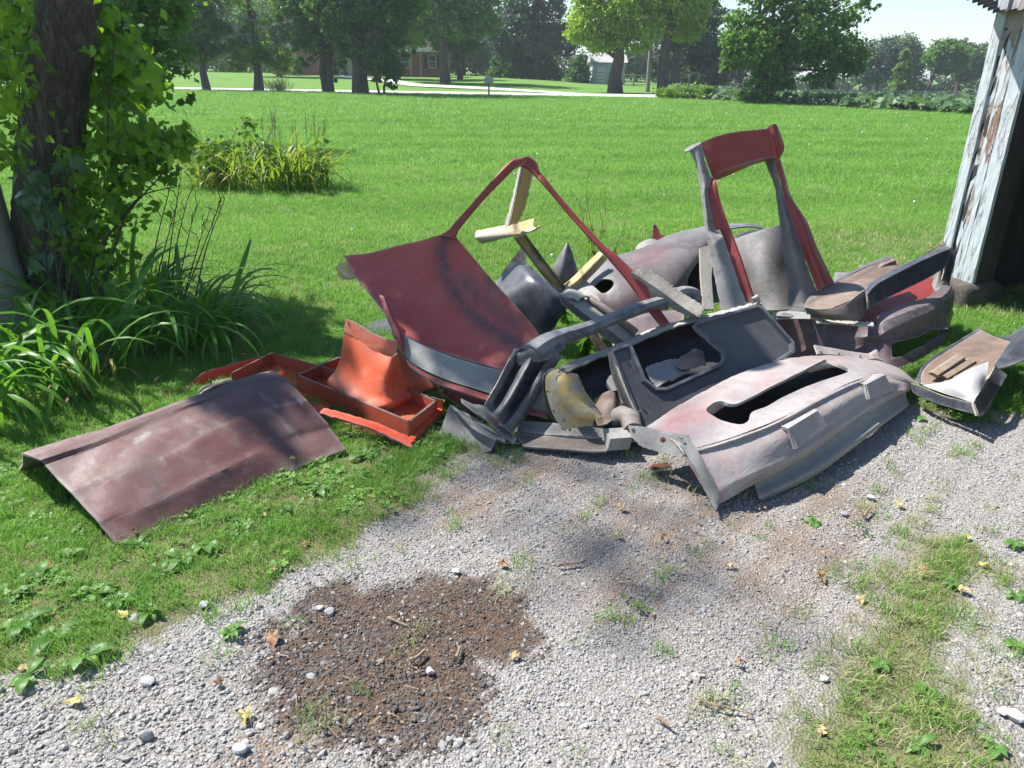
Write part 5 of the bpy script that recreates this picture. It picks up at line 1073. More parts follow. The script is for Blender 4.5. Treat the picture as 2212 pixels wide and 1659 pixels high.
patch('torn_flap', [[(819, 637, 3.76), (829, 641, 3.74), (836, 650, 3.75)], [(830, 672, 3.7), (845, 684, 3.67), (855, 690, 3.69)], [(845, 712, 3.62), (862, 722, 3.6), (872, 726, 3.62)], [(856, 745, 3.58), (866, 758, 3.56), (874, 766, 3.58)]], [M['red'], M['cream'], M['cream']], t, nu=12, nv=30, raw=1.1, fade=[([(825, 640), (865, 760)], 10, .55)])
rib('frame_bar', [(950, 508, 4.09), (968, 497, 4.09), (982, 481, 4.1), (1041, 414, 4.16), (1098, 352, 4.22), (1118, 343, 4.24), (1144, 338, 4.26)], [(984, 516, 4.08), (988, 505, 4.08), (996, 491, 4.09), (1044, 434, 4.15), (1104, 370, 4.22), (1120, 359, 4.24), (1132, 359, 4.25)], [M['red'], M['red'], M['mud']], t, depth=.045)
rib('frame_bar', [(1144, 338, 4.26), (1160, 352, 4.25), (1166, 372, 4.24), (1179, 386, 4.22), (1239, 459, 4.16), (1298, 522, 4.1), (1336, 553, 4.06), (1390, 607, 4.0), (1408, 645, 3.97), (1450, 703, 3.92)], [(1120, 358, 4.24), (1140, 366, 4.24), (1160, 385, 4.22), (1172, 398, 4.2), (1228, 465, 4.15), (1283, 526, 4.08), (1319, 567, 4.05), (1369, 628, 3.99), (1388, 655, 3.96), (1428, 706, 3.9)], [M['red'], M['red'], M['cream']], t, depth=.05, nu=44)
patch('apex_gusset', [[(1100, 352, 4.23), (1122, 344, 4.24), (1142, 339, 4.25), (1160, 352, 4.24)], [(1112, 364, 4.22), (1126, 358, 4.23), (1140, 360, 4.24), (1166, 372, 4.23)]], [M['red'], M['red']], t, nu=14, nv=6, t=.02)
patch('yellow_lug', [[(742, 568, 4.26), (752, 565, 4.2), (762, 580, 4.16), (768, 598, 4.12)], [(728, 574, 4.24), (733, 584, 4.18), (745, 592, 4.14), (764, 600, 4.12)], [(729, 588, 4.22), (737, 600, 4.18), (752, 604, 4.14), (766, 602, 4.12)]], [M['yellow'], M['yellow']], t, nu=16, nv=12, fade=[([(745, 595)], 14, .6)])
# --- raw yellow roof frame seen through the window
t = piece('roof_frame', 'raw yellow resin roof frame with crossed struts seen through the red window frame', 1160, 520, 4.75)
patch('post', [[(1121, 361, 4.56), (1128, 362, 4.5), (1134, 363, 4.56), (1140, 366, 4.6), (1151, 374, 4.62)], [(1106, 425, 4.6), (1114, 425, 4.53), (1121, 425, 4.6), (1129, 427, 4.64), (1140, 428, 4.66)], [(1089, 488, 4.64), (1100, 488, 4.57), (1106, 485, 4.64), (1111, 484, 4.68), (1120, 483, 4.7)]], [M['cream'], M['mud'], M['mud']], t, nu=20, nv=24, linu=True, raw=.7, stain=[([(1140, 366), (1111, 484)], 10, 1.), ([(1147, 390), (1117, 483)], 7, .8)], fade=[([(1124, 365), (1096, 488)], 8, .7)])
patch('cross_sheet', [[(1029, 498, 4.72), (1060, 492, 4.74), (1092, 485, 4.76), (1122, 479, 4.78), (1154, 471, 4.8)], [(1026, 510, 4.64), (1062, 504, 4.66), (1096, 500, 4.68), (1126, 492, 4.72), (1152, 486, 4.74)], [(1031, 519, 4.63), (1062, 516, 4.64), (1098, 510, 4.66), (1130, 502, 4.68), (1158, 492, 4.7)], [(1040, 527, 4.66), (1066, 521, 4.67), (1100, 513, 4.68), (1130, 508, 4.68), (1167, 488, 4.68)]], [M['yellow'], M['cream'], M['mud']], t, nu=36, nv=20, raw=.5, fade=[([(1035, 510), (1090, 500)], 28, .95), ([(1130, 503), (1160, 492)], 9, .9)], stain=[([(1112, 482), (1116, 496)], 7, .85)])
rib('strut', [(1136, 507, 4.72), (1166, 548, 4.7), (1198, 590, 4.68), (1240, 644, 4.66)], [(1109, 513, 4.68), (1142, 556, 4.66), (1176, 600, 4.64), (1217, 646, 4.62)], [M['yellow'], M['tan'], M['mud']], t, depth=.05, bulge=-.02, stain=[([(1155, 535), (1165, 556)], 10, .9), ([(1190, 610), (1215, 620)], 3, .8), ([(1112, 515), (1222, 650)], 4, .55)])
patch('strut', [[(1217, 617, 4.7), (1240, 597, 4.74), (1268, 568, 4.78), (1294, 543, 4.82)], [(1224, 622, 4.63), (1248, 604, 4.67), (1278, 574, 4.71), (1302, 549, 4.75)], [(1238, 636, 4.66), (1262, 612, 4.7), (1292, 582, 4.74), (1312, 560, 4.78)]], [M['yellow'], M['yellow'], M['mud']], t, nu=26, nv=12, stain=[([(1252, 575), (1262, 600)], 4, .75), ([(1228, 610), (1240, 625)], 4, .7)], fade=[([(1245, 634), (1310, 562)], 6, .7)])
patch('foot', [[(1212, 628, 4.62), (1226, 620, 4.6), (1242, 632, 4.62)], [(1212, 650, 4.6), (1226, 648, 4.56), (1240, 648, 4.6)]], [M['ochre'], M['ochre']], t, nu=10, nv=8, stain=[([(1222, 628), (1232, 626)], 5, .7)])
rib('strut', [(1282, 706, 4.2), (1296, 730, 4.18), (1322, 770, 4.14)], [(1258, 700, 4.2), (1276, 730, 4.16), (1300, 775, 4.12)], [M['tan'], M['tan'], M['mud']], t, depth=.04, bulge=-.01)
# --- black hump and fins
t = piece('black_hump', 'smooth blue-black moulded hump with a rounded ridge behind the red deck', 1140, 640, 4.3)
patch('body', [[(1070, 610, 4.62), (1090, 590, 4.64), (1113, 571, 4.66), (1128, 571, 4.64), (1144, 574, 4.6)], [(1078, 625, 4.5), (1102, 606, 4.5), (1128, 584, 4.5), (1146, 585, 4.48), (1166, 594, 4.46)], [(1092, 642, 4.4), (1118, 624, 4.38), (1144, 605, 4.37), (1166, 606, 4.36), (1192, 618, 4.38)], [(1115, 668, 4.34), (1142, 648, 4.32), (1170, 632, 4.3), (1196, 636, 4.3), (1222, 646, 4.34)], [(1142, 700, 4.3), (1166, 690, 4.28), (1192, 676, 4.26), (1210, 668, 4.28), (1229, 659, 4.32)], [(1166, 736, 4.26), (1186, 722, 4.26), (1200, 706, 4.27), (1206, 695, 4.28), (1212, 686, 4.3)]], [M['black'], M['black_in']], t, nu=36, nv=36, ang=70, fade=[([(1085, 605), (1125, 578)], 26, .22)])  # paler on the top face
o = plate('black_fin', [(1072, 608), (1098, 570), (1118, 545), (1131, 528), (1136, 560), (1140, 590), (1120, 600)], [(1072, 608, 4.85), (1131, 528, 4.95), (1140, 590, 4.85)], [M['black_in'], M['black_in']], None, .012); tag(o, 'dark triangular fin poking up behind the black hump', 'car panel', PILE)
o = patch('grey_fin', [[(1224, 526, 5.05), (1226, 524, 5.04), (1228, 526, 5.05)], [(1206, 556, 5.02), (1218, 556, 4.98), (1238, 552, 5.02)], [(1192, 584, 5.0), (1216, 588, 4.94), (1247, 584, 5.0)], [(1190, 618, 5.0), (1218, 620, 4.94), (1250, 612, 5.0)]], [M['charcoal'], M['charcoal']], None, nu=12, nv=16); tag(o, 'grey pointed blade standing in the grass beyond the yellow struts', 'car panel', PILE)
o = patch('red_shard', [[(1412, 484, 5.4), (1418, 487, 5.4)], [(1409, 505, 5.38), (1424, 502, 5.38)], [(1408, 522, 5.36), (1438, 512, 5.36)]], [M['red'], M['mud'], M['mud']], None, nu=8, nv=12, raw=.9, linv=True); tag(o, 'small jagged red shard sticking up behind the grey fender', 'car panel', PILE)
o = patch('pale_lobe', [[(1372, 548, 5.25), (1376, 532, 5.3), (1392, 520, 5.34), (1412, 517, 5.36), (1430, 524, 5.36)], [(1372, 556, 5.15), (1384, 546, 5.2), (1400, 538, 5.22), (1416, 538, 5.24), (1432, 540, 5.26)]], [M['skirt'], M['red']], None, nu=20, nv=8); tag(o, 'small pale rounded lobe of glass fibre above the grey fender', 'car panel', PILE)
# --- grey fender
t = piece('grey_fender', 'big dusty grey-maroon fender with a torn lamp hole at the back of the heap', 1420, 600, 4.9)
patch('shell', [[(1240, 618, 4.92), (1268, 585, 5.0), (1300, 562, 5.06), (1348, 547, 5.14), (1396, 530, 5.2), (1448, 509, 5.3), (1524, 487, 5.42), (1560, 484, 5.45)],
                [(1246, 630, 4.8), (1280, 592, 4.84), (1318, 570, 4.86), (1356, 560, 4.9), (1404, 546, 4.95), (1456, 530, 5.02), (1524, 506, 5.14), (1560, 500, 5.2)],
                [(1256, 645, 4.68), (1290, 618, 4.66), (1324, 602, 4.64), (1366, 590, 4.66), (1412, 580, 4.7), (1462, 562, 4.78), (1508, 545, 4.9), (1530, 540, 5.0)],
                [(1268, 662, 4.6), (1296, 648, 4.56), (1322, 645, 4.52), (1370, 636, 4.52), (1418, 626, 4.56), (1458, 612, 4.62), (1490, 590, 4.74), (1508, 580, 4.86)],
                [(1280, 690, 4.55), (1306, 690, 4.5), (1334, 690, 4.46), (1380, 690, 4.46), (1424, 680, 4.48), (1456, 655, 4.56), (1484, 625, 4.7), (1500, 615, 4.82)]],
      [M['fender'], M['charcoal'], M['grey']], t, nu=64, nv=40, wave=.004, holes=[[(1282, 618), (1296, 603), (1318, 602), (1328, 610), (1318, 626), (1304, 634), (1288, 630)], [(1486, 600), (1496, 580), (1512, 556), (1540, 530), (1540, 640), (1484, 640)]], raw=.6,
      stain=[([(1380, 560), (1425, 545)], 20, .35), ([(1360, 640), (1400, 670)], 22, .22), ([(1320, 650), (1390, 690)], 14, .2)], fade=[([(1250, 625), (1300, 580)], 22, .6), ([(1440, 515), (1525, 490)], 10, .35), ([(1330, 620), (1345, 690)], 12, .3)])
patch('lamp_hollow', [[(1264, 606, 4.98), (1300, 590, 5.0), (1340, 592, 5.0)], [(1270, 648, 4.84), (1306, 645, 4.82), (1344, 640, 4.82)]], [M['black_in'], M['black_in']], t, nu=10, nv=6)  # black plate added behind the hole to paint its dark inside
patch('inner_wall', [[(1470, 590, 5.05), (1500, 545, 5.1), (1560, 516, 5.15)], [(1470, 665, 4.8), (1510, 660, 4.8), (1560, 650, 4.8)]], [M['black_in'], M['black_in']], t, nu=12, nv=8)  # black plate standing in for the shade inside the gap
patch('wing_edge', [[(1520, 488, 5.42), (1560, 484, 5.45), (1616, 483, 5.46), (1640, 486, 5.44), (1650, 492, 5.4)], [(1540, 500, 5.2), (1575, 494, 5.28), (1615, 489, 5.34), (1636, 491, 5.36), (1648, 494, 5.37)]], [M['charcoal'], M['black_in'], M['grey']], t, nu=24, nv=8)
patch('wing_inside', [[(1584, 512, 5.2), (1615, 500, 5.3), (1650, 494, 5.4)], [(1590, 520, 5.1), (1620, 510, 5.1), (1655, 498, 5.2)]], [M['black_in'], M['black_in']], t, nu=10, nv=5)
patch('ribbed_corner', [[(1218, 652, 4.6), (1240, 628, 4.66), (1262, 605, 4.72)], [(1240, 662, 4.56), (1262, 640, 4.6), (1284, 622, 4.66)], [(1270, 676, 4.5), (1290, 655, 4.54), (1308, 640, 4.58)]], [M['cream'], M['grey']], t, nu=20, nv=24, wave=.01, fade=[([(1240, 640), (1290, 640)], 30, .6)], stain=[([(1245, 650), (1290, 660)], 5, .5)])
o = patch('brown_shell', [[(1584, 517, 4.95), (1618, 505, 4.9), (1655, 494, 4.88), (1690, 486, 4.92), (1712, 490, 5.0)], [(1590, 560, 4.85), (1626, 552, 4.76), (1664, 545, 4.74), (1700, 545, 4.8), (1722, 548, 4.9)], [(1606, 610, 4.75), (1640, 606, 4.64), (1680, 604, 4.62), (1716, 604, 4.7), (1735, 605, 4.8)], [(1622, 670, 4.6), (1656, 670, 4.5), (1700, 668, 4.48), (1736, 660, 4.56), (1752, 655, 4.7)]], [M['grey'], M['mud'], M['cream']], None, nu=36, nv=32, wave=.002, stain=[([(1660, 610), (1700, 560)], 26, .7), ([(1640, 640), (1690, 620)], 18, .6), ([(1700, 500), (1705, 640)], 20, .6)], fade=[([(1640, 530), (1650, 600)], 12, .5), ([(1670, 645), (1675, 668)], 14, .4)])
tag(o, 'grimy grey-brown curved shell standing inside the tall red hoop', 'car panel', PILE)
# --- tall red hoop
t = piece('red_hoop', 'tall red and bare grey rear window hoop standing upright at the back of the heap', 1640, 560, 4.5)
patch('top_panel', [[(1514, 308, 4.6), (1543, 296, 4.58), (1587, 285, 4.56), (1653, 278, 4.56), (1662, 271, 4.56)], [(1520, 330, 4.585), (1552, 318, 4.57), (1598, 306, 4.555), (1654, 296, 4.56), (1666, 291, 4.55)], [(1528, 355, 4.575), (1560, 345, 4.56), (1606, 332, 4.55), (1656, 320, 4.555), (1673, 316, 4.55)], [(1538, 381, 4.58), (1570, 367, 4.56), (1612, 354, 4.54), (1654, 343, 4.55), (1678, 340, 4.56)]], [M['red'], M['grey'], M['mud']], t, nu=40, nv=20, ang=35, linv=True, stain=[([(1594, 292), (1604, 308)], 3, .3)])
patch('top_lip', [[(1538, 381, 4.58), (1570, 367, 4.56), (1612, 354, 4.54), (1654, 343, 4.55), (1678, 340, 4.56)], [(1545, 391, 4.66), (1579, 377, 4.66), (1620, 359, 4.66), (1652, 349, 4.66), (1677, 345, 4.66)]], [M['red'], M['red'], M['mud']], t, nu=30, nv=6)
patch('corner_flank', [[(1660, 272, 4.56), (1668, 269, 4.56), (1676, 267, 4.58)], [(1668, 298, 4.55), (1678, 296, 4.54), (1690, 300, 4.6)], [(1674, 325, 4.56), (1684, 324, 4.56), (1694, 322, 4.62)], [(1671, 345, 4.58), (1680, 345, 4.6), (1685, 342, 4.64)]], [M['red'], M['mud'], M['mud']], t, nu=14, nv=20)
patch('left_post_skin', [[(1488, 323, 4.58), (1500, 318, 4.57), (1515, 308, 4.58)], [(1502, 352, 4.55), (1512, 350, 4.53), (1524, 349, 4.55)], [(1512, 402, 4.5), (1522, 395, 4.48), (1536, 381, 4.52)], [(1515, 424, 4.475), (1522, 412, 4.455), (1534, 404, 4.5)], [(1516, 430, 4.47), (1522, 418, 4.45), (1529, 411, 4.49)], [(1523, 498, 4.4), (1531, 497, 4.38), (1544, 496, 4.42)], [(1531, 540, 4.36), (1543, 525, 4.33), (1561, 510, 4.37)], [(1539, 575, 4.32), (1556, 570, 4.29), (1580, 565, 4.33)], [(1556, 660, 4.22), (1580, 657, 4.2), (1611, 654, 4.24)], [(1566, 720, 4.14), (1595, 718, 4.12), (1630, 715, 4.16)]], [M['grey_clean'], M['red'], M['cream']], t, nu=12, nv=80, raw=.6, wave=.002, linv=True, stain=[([(1508, 370 + 36 * k), (1522 + 6 * k, 372 + 36 * k)], 2.2, .6) for k in range(8)], fade=[([(1575, 540), (1608, 650)], 12, .4)])
patch('tip', [[(1478, 325, 4.6), (1490, 316, 4.6), (1513, 307, 4.6)], [(1482, 328, 4.56), (1492, 323, 4.56), (1514, 310, 4.57)]], [M['grey'], M['mud']], t, nu=12, nv=5)
rib('inner_bar', [(1532, 384, 4.54), (1528, 411, 4.5), (1532, 446, 4.46), (1544, 496, 4.42), (1556, 499, 4.42), (1580, 565, 4.34), (1610, 653, 4.26)], [(1547, 384, 4.54), (1547, 396, 4.5), (1557, 437, 4.46), (1572, 478, 4.42), (1587, 514, 4.39), (1606, 570, 4.32), (1632, 653, 4.24)], [M['red'], M['red'], M['mud']], t, depth=.06, bulge=.004, nu=36)
patch('right_post_skin', [[(1651, 349, 4.66), (1662, 346, 4.63), (1672, 346, 4.6)], [(1664, 380, 4.62), (1673, 378, 4.58), (1680, 377, 4.58)], [(1671, 402, 4.6), (1682, 410, 4.56), (1693, 419, 4.55)], [(1685, 480, 4.52), (1702, 487, 4.47), (1718, 499, 4.5)], [(1694, 555, 4.45), (1718, 563, 4.4), (1744, 573, 4.43)], [(1703, 610, 4.42), (1732, 620, 4.36), (1766, 631, 4.39)], [(1700, 660, 4.38), (1740, 664, 4.32), (1780, 668, 4.36)]], [M['grey'], M['red'], M['cream']], t, nu=14, nv=56, wave=.004, raw=.5, stain=[([(1695, 560), (1705, 640)], 9, .35)])
patch('right_post_side', [[(1673, 345, 4.6), (1679, 344, 4.61), (1685, 342, 4.64)], [(1684, 388, 4.57), (1691, 384, 4.57), (1697, 382, 4.62)], [(1693, 419, 4.55), (1701, 420, 4.54), (1709, 424, 4.6)], [(1718, 499, 4.5), (1730, 470, 4.51), (1744, 481, 4.58)], [(1744, 573, 4.43), (1754, 545, 4.43), (1768, 540, 4.52)], [(1756, 604, 4.4), (1770, 580, 4.4), (1790, 585, 4.5)], [(1766, 631, 4.38), (1784, 618, 4.38), (1803, 612, 4.48)]], [M['red'], M['red_deep'], M['mud']], t, nu=14, nv=50)
# --- white slab and weathered fragments
o = plate('white_slab', [(1512, 536), (1532, 529), (1540, 560), (1537, 600), (1542, 668), (1520, 668), (1514, 600)], [(1512, 536, 4.5), (1532, 529, 4.52), (1530, 668, 4.25)], [M['cream'], M['cream']], None, .02); tag(o, 'narrow off-white slab standing against the foot of the red hoop', 'slab', PILE)
def vplank(name, label, near, far, end, mat, par=None):
    o = patch(name, [near, far, end], [mat, M['mud'], M['cream']], None, nu=40, nv=14, t=.012, linv=True, raw=.9, wave=.004, stain=[([(a[0], a[1] + 4) for a in far], 3, .5)]); return tag(o, label, 'panel fragment', PILE)
vplank('panel_fragment', 'straight weathered grey channel fragment lying across the grey bar', [(1366, 606, 4.02), (1415, 645, 3.98), (1460, 672, 3.94), (1506, 690, 3.9)], [(1364, 586, 4.0), (1420, 622, 3.96), (1466, 656, 3.92), (1508, 684, 3.88)], [(1394, 573, 4.08), (1440, 606, 4.05), (1484, 638, 4.01), (1524, 664, 3.96)], M['plank'])
t = piece('torn_channel', 'torn cream and brown glass fibre channel with a rolled edge, resting on the grey bar', 1290, 680, 3.9)
patch('outer_wall', [[(1208, 634, 4.02), (1250, 668, 3.96), (1300, 704, 3.9), (1352, 738, 3.84)], [(1211, 655, 4.0), (1252, 688, 3.95), (1300, 726, 3.88), (1346, 755, 3.82)]], [M['mud'], M['mud'], M['cream']], t, nu=34, nv=6, raw=.8)
patch('torn_sheet', [[(1208, 634, 4.02), (1250, 668, 3.96), (1300, 704, 3.9), (1352, 740, 3.83)], [(1222, 628, 4.06), (1264, 656, 4.0), (1316, 696, 3.93), (1362, 732, 3.87)], [(1238, 632, 4.09), (1280, 655, 4.03), (1330, 690, 3.96), (1374, 722, 3.9)]], [M['cream'], M['tan'], M['cream']], t, nu=40, nv=12, raw=1.2, wave=.008, stain=[], fade=[])
patch('curl', [[(1212, 632, 4.03), (1222, 620, 4.06), (1240, 622, 4.1)], [(1228, 642, 3.98), (1240, 628, 4.02), (1262, 636, 4.06)], [(1250, 650, 3.98), (1262, 640, 4.0), (1282, 644, 4.04)]], [M['cream'], M['tan'], M['cream']], t, nu=12, nv=12, raw=1.5, wave=.012)
m = MB(); rp = [at(a, b_, c_) for a, b_, c_ in ((1272, 645, 4.04), (1290, 656, 4.0), (1320, 678, 3.95), (1350, 700, 3.91), (1374, 719, 3.88))]; m.tube(rp, [.022, .02, .021, .022, .024], 10, cap=False); m.build('rolled_edge', [M['tan']], t, smooth=True)
# --- grey bar ending in the ribbed bracket
t = piece('ribbed_bracket', 'charcoal grey ribbed bracket on a long bent bar leaning across the heap', 1150, 830, 3.4)
barp = [(1150, 764, 3.38, .07), (1180, 742, 3.44, .062), (1212, 728, 3.52, .055), (1245, 718, 3.6, .05), (1290, 702, 3.7, .047), (1340, 682, 3.8, .045), (1390, 663, 3.9, .044), (1430, 650, 3.98, .042), (1470, 632, 4.08, .045), (1500, 634, 4.12, .04), (1506, 652, 4.1, .034)]
fl_ = spline([tuple(at(a, b_, c_)) + (r_,) for a, b_, c_, r_ in barp], 60); m = MB(); m.tube([Vector(v[:3]) for v in fl_], [v[3] * .9 * (1 + .008 * rng.normal()) for v in fl_], 8, flat=.85); m.build('bar', [M['charcoal']], t, smooth=True, ang=40)
prof = [0, .006, .02, .05, .055, .02, .0, .0, .045, .055, .055, .01, 0, -.002, .004, .03]
L0 = [(1110, 753), (1102, 772), (1088, 800), (1074, 828), (1060, 852), (1046, 876)]; R0 = [(1216, 768), (1196, 800), (1176, 832), (1156, 868), (1132, 905), (1103, 938)]
rows = []
for i, (a, b_) in enumerate(zip(L0, R0)):
    yb_ = 3.42 - .055 * i; row = []; fade_ = (0.25, .8, 1, 1, .9, .1)[i]
    for k, pv in enumerate(prof):
        f = k / (len(prof) - 1); row.append((a[0] + (b_[0] - a[0]) * f, a[1] + (b_[1] - a[1]) * f - 8 * math.sin(math.pi * f) * (i == 0), yb_ - .02 * math.sin(math.pi * f) + pv * fade_ * 1.6))
    rows.append(row)
patch('bracket', rows, [M['charcoal'], M['black_in']], t, nu=90, nv=44, t=.01, ang=60, wave=.002, stain=[([(1092, 775), (1050, 850)], 5, .35), ([(1130, 790), (1085, 880)], 7, .4)], fade=[([(1165, 745), (1200, 760)], 16, .4)])  # darker lines along the two grooves
patch('shoulder', [[(1110, 755, 3.44), (1128, 757, 3.43), (1150, 735, 3.42), (1180, 722, 3.46), (1214, 714, 3.52)], [(1112, 768, 3.40), (1132, 764, 3.38), (1160, 752, 3.36), (1188, 740, 3.40), (1218, 734, 3.47)], [(1120, 790, 3.38), (1145, 782, 3.36), (1180, 778, 3.35), (1205, 764, 3.38), (1222, 750, 3.45)]], [M['charcoal'], M['black_in']], t, nu=30, nv=20, fade=[([(1160, 740), (1200, 728)], 16, .45)])
patch('foot_flange', [[(996, 860, 3.3), (1020, 872, 3.26), (1046, 878, 3.24), (1080, 912, 3.18), (1116, 948, 3.12)], [(1000, 868, 3.24), (1024, 886, 3.2), (1056, 910, 3.15), (1086, 938, 3.1), (1112, 956, 3.07)]], [M['charcoal'], M['black_in'], M['grey']], t, nu=24, nv=5)
screws([(1073, 912, 3.12)], t, M['rust'], .011, 'bolt')
# --- yellow mirror-shaped bucket
t = piece('yellow_bucket', 'yellow-stained cream bucket with a wide flange, shaped like a mirror shell', 1240, 870, 3.2)
ol = [(1205, 796), (1190, 802), (1179, 814), (1178, 838), (1184, 864), (1192, 890), (1204, 912), (1222, 932), (1244, 943), (1264, 940), (1279, 926), (1283, 904), (1290, 886), (1279, 866), (1266, 846), (1256, 826), (1250, 812), (1238, 806), (1222, 808)]
inn = [(1216, 812), (1206, 812), (1202, 822), (1204, 838), (1210, 856), (1216, 872), (1224, 886), (1234, 898), (1246, 906), (1262, 906), (1276, 902), (1290, 898), (1303, 902), (1290, 882), (1276, 868), (1262, 848), (1252, 820), (1240, 807), (1226, 808)]
def ring(c, s, dy): cx, cy = np.mean(np.array(c), 0); return [(cx + (a - cx) * s, cy + (b_ - cy) * s, 3.22 - .0006 * (b_ - 860) + dy) for a, b_ in c] + [(cx + (c[0][0] - cx) * s, cy + (c[0][1] - cy) * s, 3.22 - .0006 * (c[0][1] - 860) + dy)]
patch('flange', [ring(ol, 1, 0), ring(inn, 1.02, -.012)], [M['yellow'], M['cream'], M['mud']], t, nu=70, nv=8, t=.012, linv=True, fade=[([(1195, 808), (1190, 860), (1215, 910)], 13, .8)])
bl_ = [(1205, 812), (1201, 830), (1209, 858), (1221, 884), (1240, 905), (1268, 908)]; bR = [(1241, 807), (1252, 822), (1264, 850), (1278, 870), (1290, 885), (1304, 902)]
patch('bulge', [[(a[0] + (c_[0] - a[0]) * f, a[1] + (c_[1] - a[1]) * f, 3.21 - .0006 * (a[1] - 860) - h) for a, c_ in zip(bl_, bR)] for f, h in ((0, .0), (.06, .05), (.25, .085), (.55, .095), (.82, .08), (.96, .03), (1, -.02))], [M['cream'], M['cream']], t, nu=44, nv=40, ang=70, wave=.002, stain=[([(1212, 815), (1232, 812), (1216, 845)], 11, .95), ([(1222, 850), (1258, 855), (1232, 868), (1266, 872)], 8, .95), ([(1250, 900), (1298, 900)], 8, .95), ([(1240, 884), (1275, 890)], 6, .75), ([(1215, 868), (1236, 896)], 6, .6)])
patch('back_shell', [[(1160, 838, 3.4), (1164, 824, 3.42), (1182, 818, 3.44)], [(1158, 856, 3.38), (1172, 860, 3.34), (1186, 862, 3.36)], [(1172, 886, 3.36), (1184, 894, 3.32), (1196, 900, 3.34)]], [M['cream'], M['mud']], t, nu=14, nv=20)
m = MB(); m.tube([Vector(v) for v in spline([tuple(at(a - 4, b_, 3.27)) for a, b_ in ol[:10]], 40)], .008, 6); m.build('rubber_seal', [M['black_in']], t, smooth=True)
screws([(1208, 803, 3.2), (1182, 846, 3.22), (1196, 888, 3.2), (1218, 908, 3.18), (1243, 932, 3.16)], t, M['rust'], .005, 'rivet')
# --- black door panel and its tub
t = piece('black_tub', 'large blue-black door panel and deep tub with a cut-out and pale raw rim', 1480, 800, 3.6)
DP = [(1385, 918, 3.16), (1642, 657, 3.74), (1321, 758, 3.42), (1716, 750, 3.66)]
po_ = plate('door_panel', [(1319, 757), (1330, 750), (1356, 742), (1366, 748), (1374, 764), (1384, 790), (1396, 818), (1420, 836), (1440, 836), (1556, 784), (1562, 772), (1560, 760), (1503, 710), (1498, 701), (1506, 695), (1636, 657), (1648, 661), (1716, 738), (1718, 760), (1600, 840), (1480, 905), (1390, 926), (1384, 916), (1345, 822)], DP, [M['black'], M['black_in'], M['charcoal']], t, t=.02, rim=.02, rimw=.014)
patch('tub_back', [[(1213, 800, 3.66), (1280, 771, 3.74), (1342, 744, 3.82), (1420, 712, 3.92), (1500, 690, 3.98), (1580, 670, 4.02), (1645, 656, 4.04)], [(1222, 830, 3.72), (1290, 806, 3.78), (1350, 780, 3.86), (1430, 752, 3.95), (1510, 732, 4.0), (1590, 712, 4.04), (1660, 700, 4.06)], [(1236, 880, 3.64), (1300, 850, 3.7), (1370, 830, 3.76), (1440, 800, 3.84), (1520, 778, 3.88), (1600, 760, 3.92), (1680, 745, 3.94)], [(1250, 930, 3.4), (1320, 905, 3.45), (1390, 880, 3.5), (1460, 850, 3.56), (1540, 830, 3.6), (1620, 810, 3.64), (1690, 790, 3.68)]], [M['black_in'], M['black'], M['cream']], t, nu=60, nv=28, t=.022, wave=.004, raw=.7)
patch('raw_rim', [[(1213, 797, 3.63), (1280, 768, 3.71), (1342, 741, 3.79), (1420, 709, 3.89), (1500, 687, 3.95), (1580, 667, 3.99), (1640, 655, 4.01)], [(1219, 806, 3.6), (1286, 777, 3.68), (1347, 750, 3.76), (1424, 717, 3.86), (1502, 693, 3.92), (1580, 672, 3.96), (1640, 660, 3.98)]], [M['cream'], M['cream']], t, nu=70, nv=5, t=.012, raw=1., wave=.004)
patch('arm_return', [[(1320, 757, 3.44), (1340, 820, 3.3), (1384, 916, 3.18)], [(1312, 764, 3.5), (1326, 828, 3.38), (1370, 912, 3.26)]], [M['charcoal'], M['black_in']], t, nu=24, nv=5)
m = MB(); a = at(1647, 656, 4.0); m.tube([at(1625, 664, 4.0), at(1627, 645, 4.01), at(1634, 640, 4.02), at(1640, 655, 4.02)], [.012, .012, .012, .01], 6); m.build('tab', [M['cream']], t, smooth=True)
screws([(1337, 751, 3.42), (1357, 746, 3.45), (1378, 862, 3.26), (1383, 889, 3.21)], t, M['black_in'], .005, 'bolt_hole')
o = patch('torn_mat', [[(1394, 798, 3.62), (1420, 782, 3.66), (1452, 770, 3.7), (1480, 772, 3.7)], [(1404, 818, 3.55), (1430, 806, 3.58), (1460, 796, 3.62), (1484, 790, 3.64)], [(1418, 836, 3.5), (1440, 824, 3.52), (1468, 812, 3.55), (1488, 800, 3.58)]], [M['grey_clean'], M['tan'], M['cream']], None, nu=26, nv=16, raw=1.1, wave=.012); tag(o, 'torn cream glass mat lying inside the black tub', 'panel fragment', PILE)
o = patch('torn_mat', [[(1458, 772, 3.66), (1478, 760, 3.7), (1500, 752, 3.72), (1518, 760, 3.72)], [(1466, 786, 3.6), (1486, 780, 3.62), (1506, 774, 3.64), (1522, 776, 3.64)], [(1482, 796, 3.57), (1498, 792, 3.58), (1514, 788, 3.6), (1526, 786, 3.6)]], [M['tan'], M['rust'], M['cream']], None, nu=24, nv=14, raw=1.1, wave=.014, stain=[([(1490, 764), (1518, 768)], 9, .8)]); tag(o, 'torn brown matting with a rusty hollow beside the cream mat in the black tub', 'panel fragment', PILE)
o = plate('felt_pad', [(1310, 824), (1316, 812), (1348, 794), (1356, 800), (1392, 868), (1362, 888), (1352, 870), (1344, 872), (1334, 842), (1322, 846)], [(1310, 824, 3.45), (1350, 795, 3.52), (1380, 880, 3.3)], [M['skirt'], M['mud'], M['mud']], None, .03, raw=.9); tag(o, 'crumbling grey felt pad stuck beside the black door panel', 'felt pad', PILE)
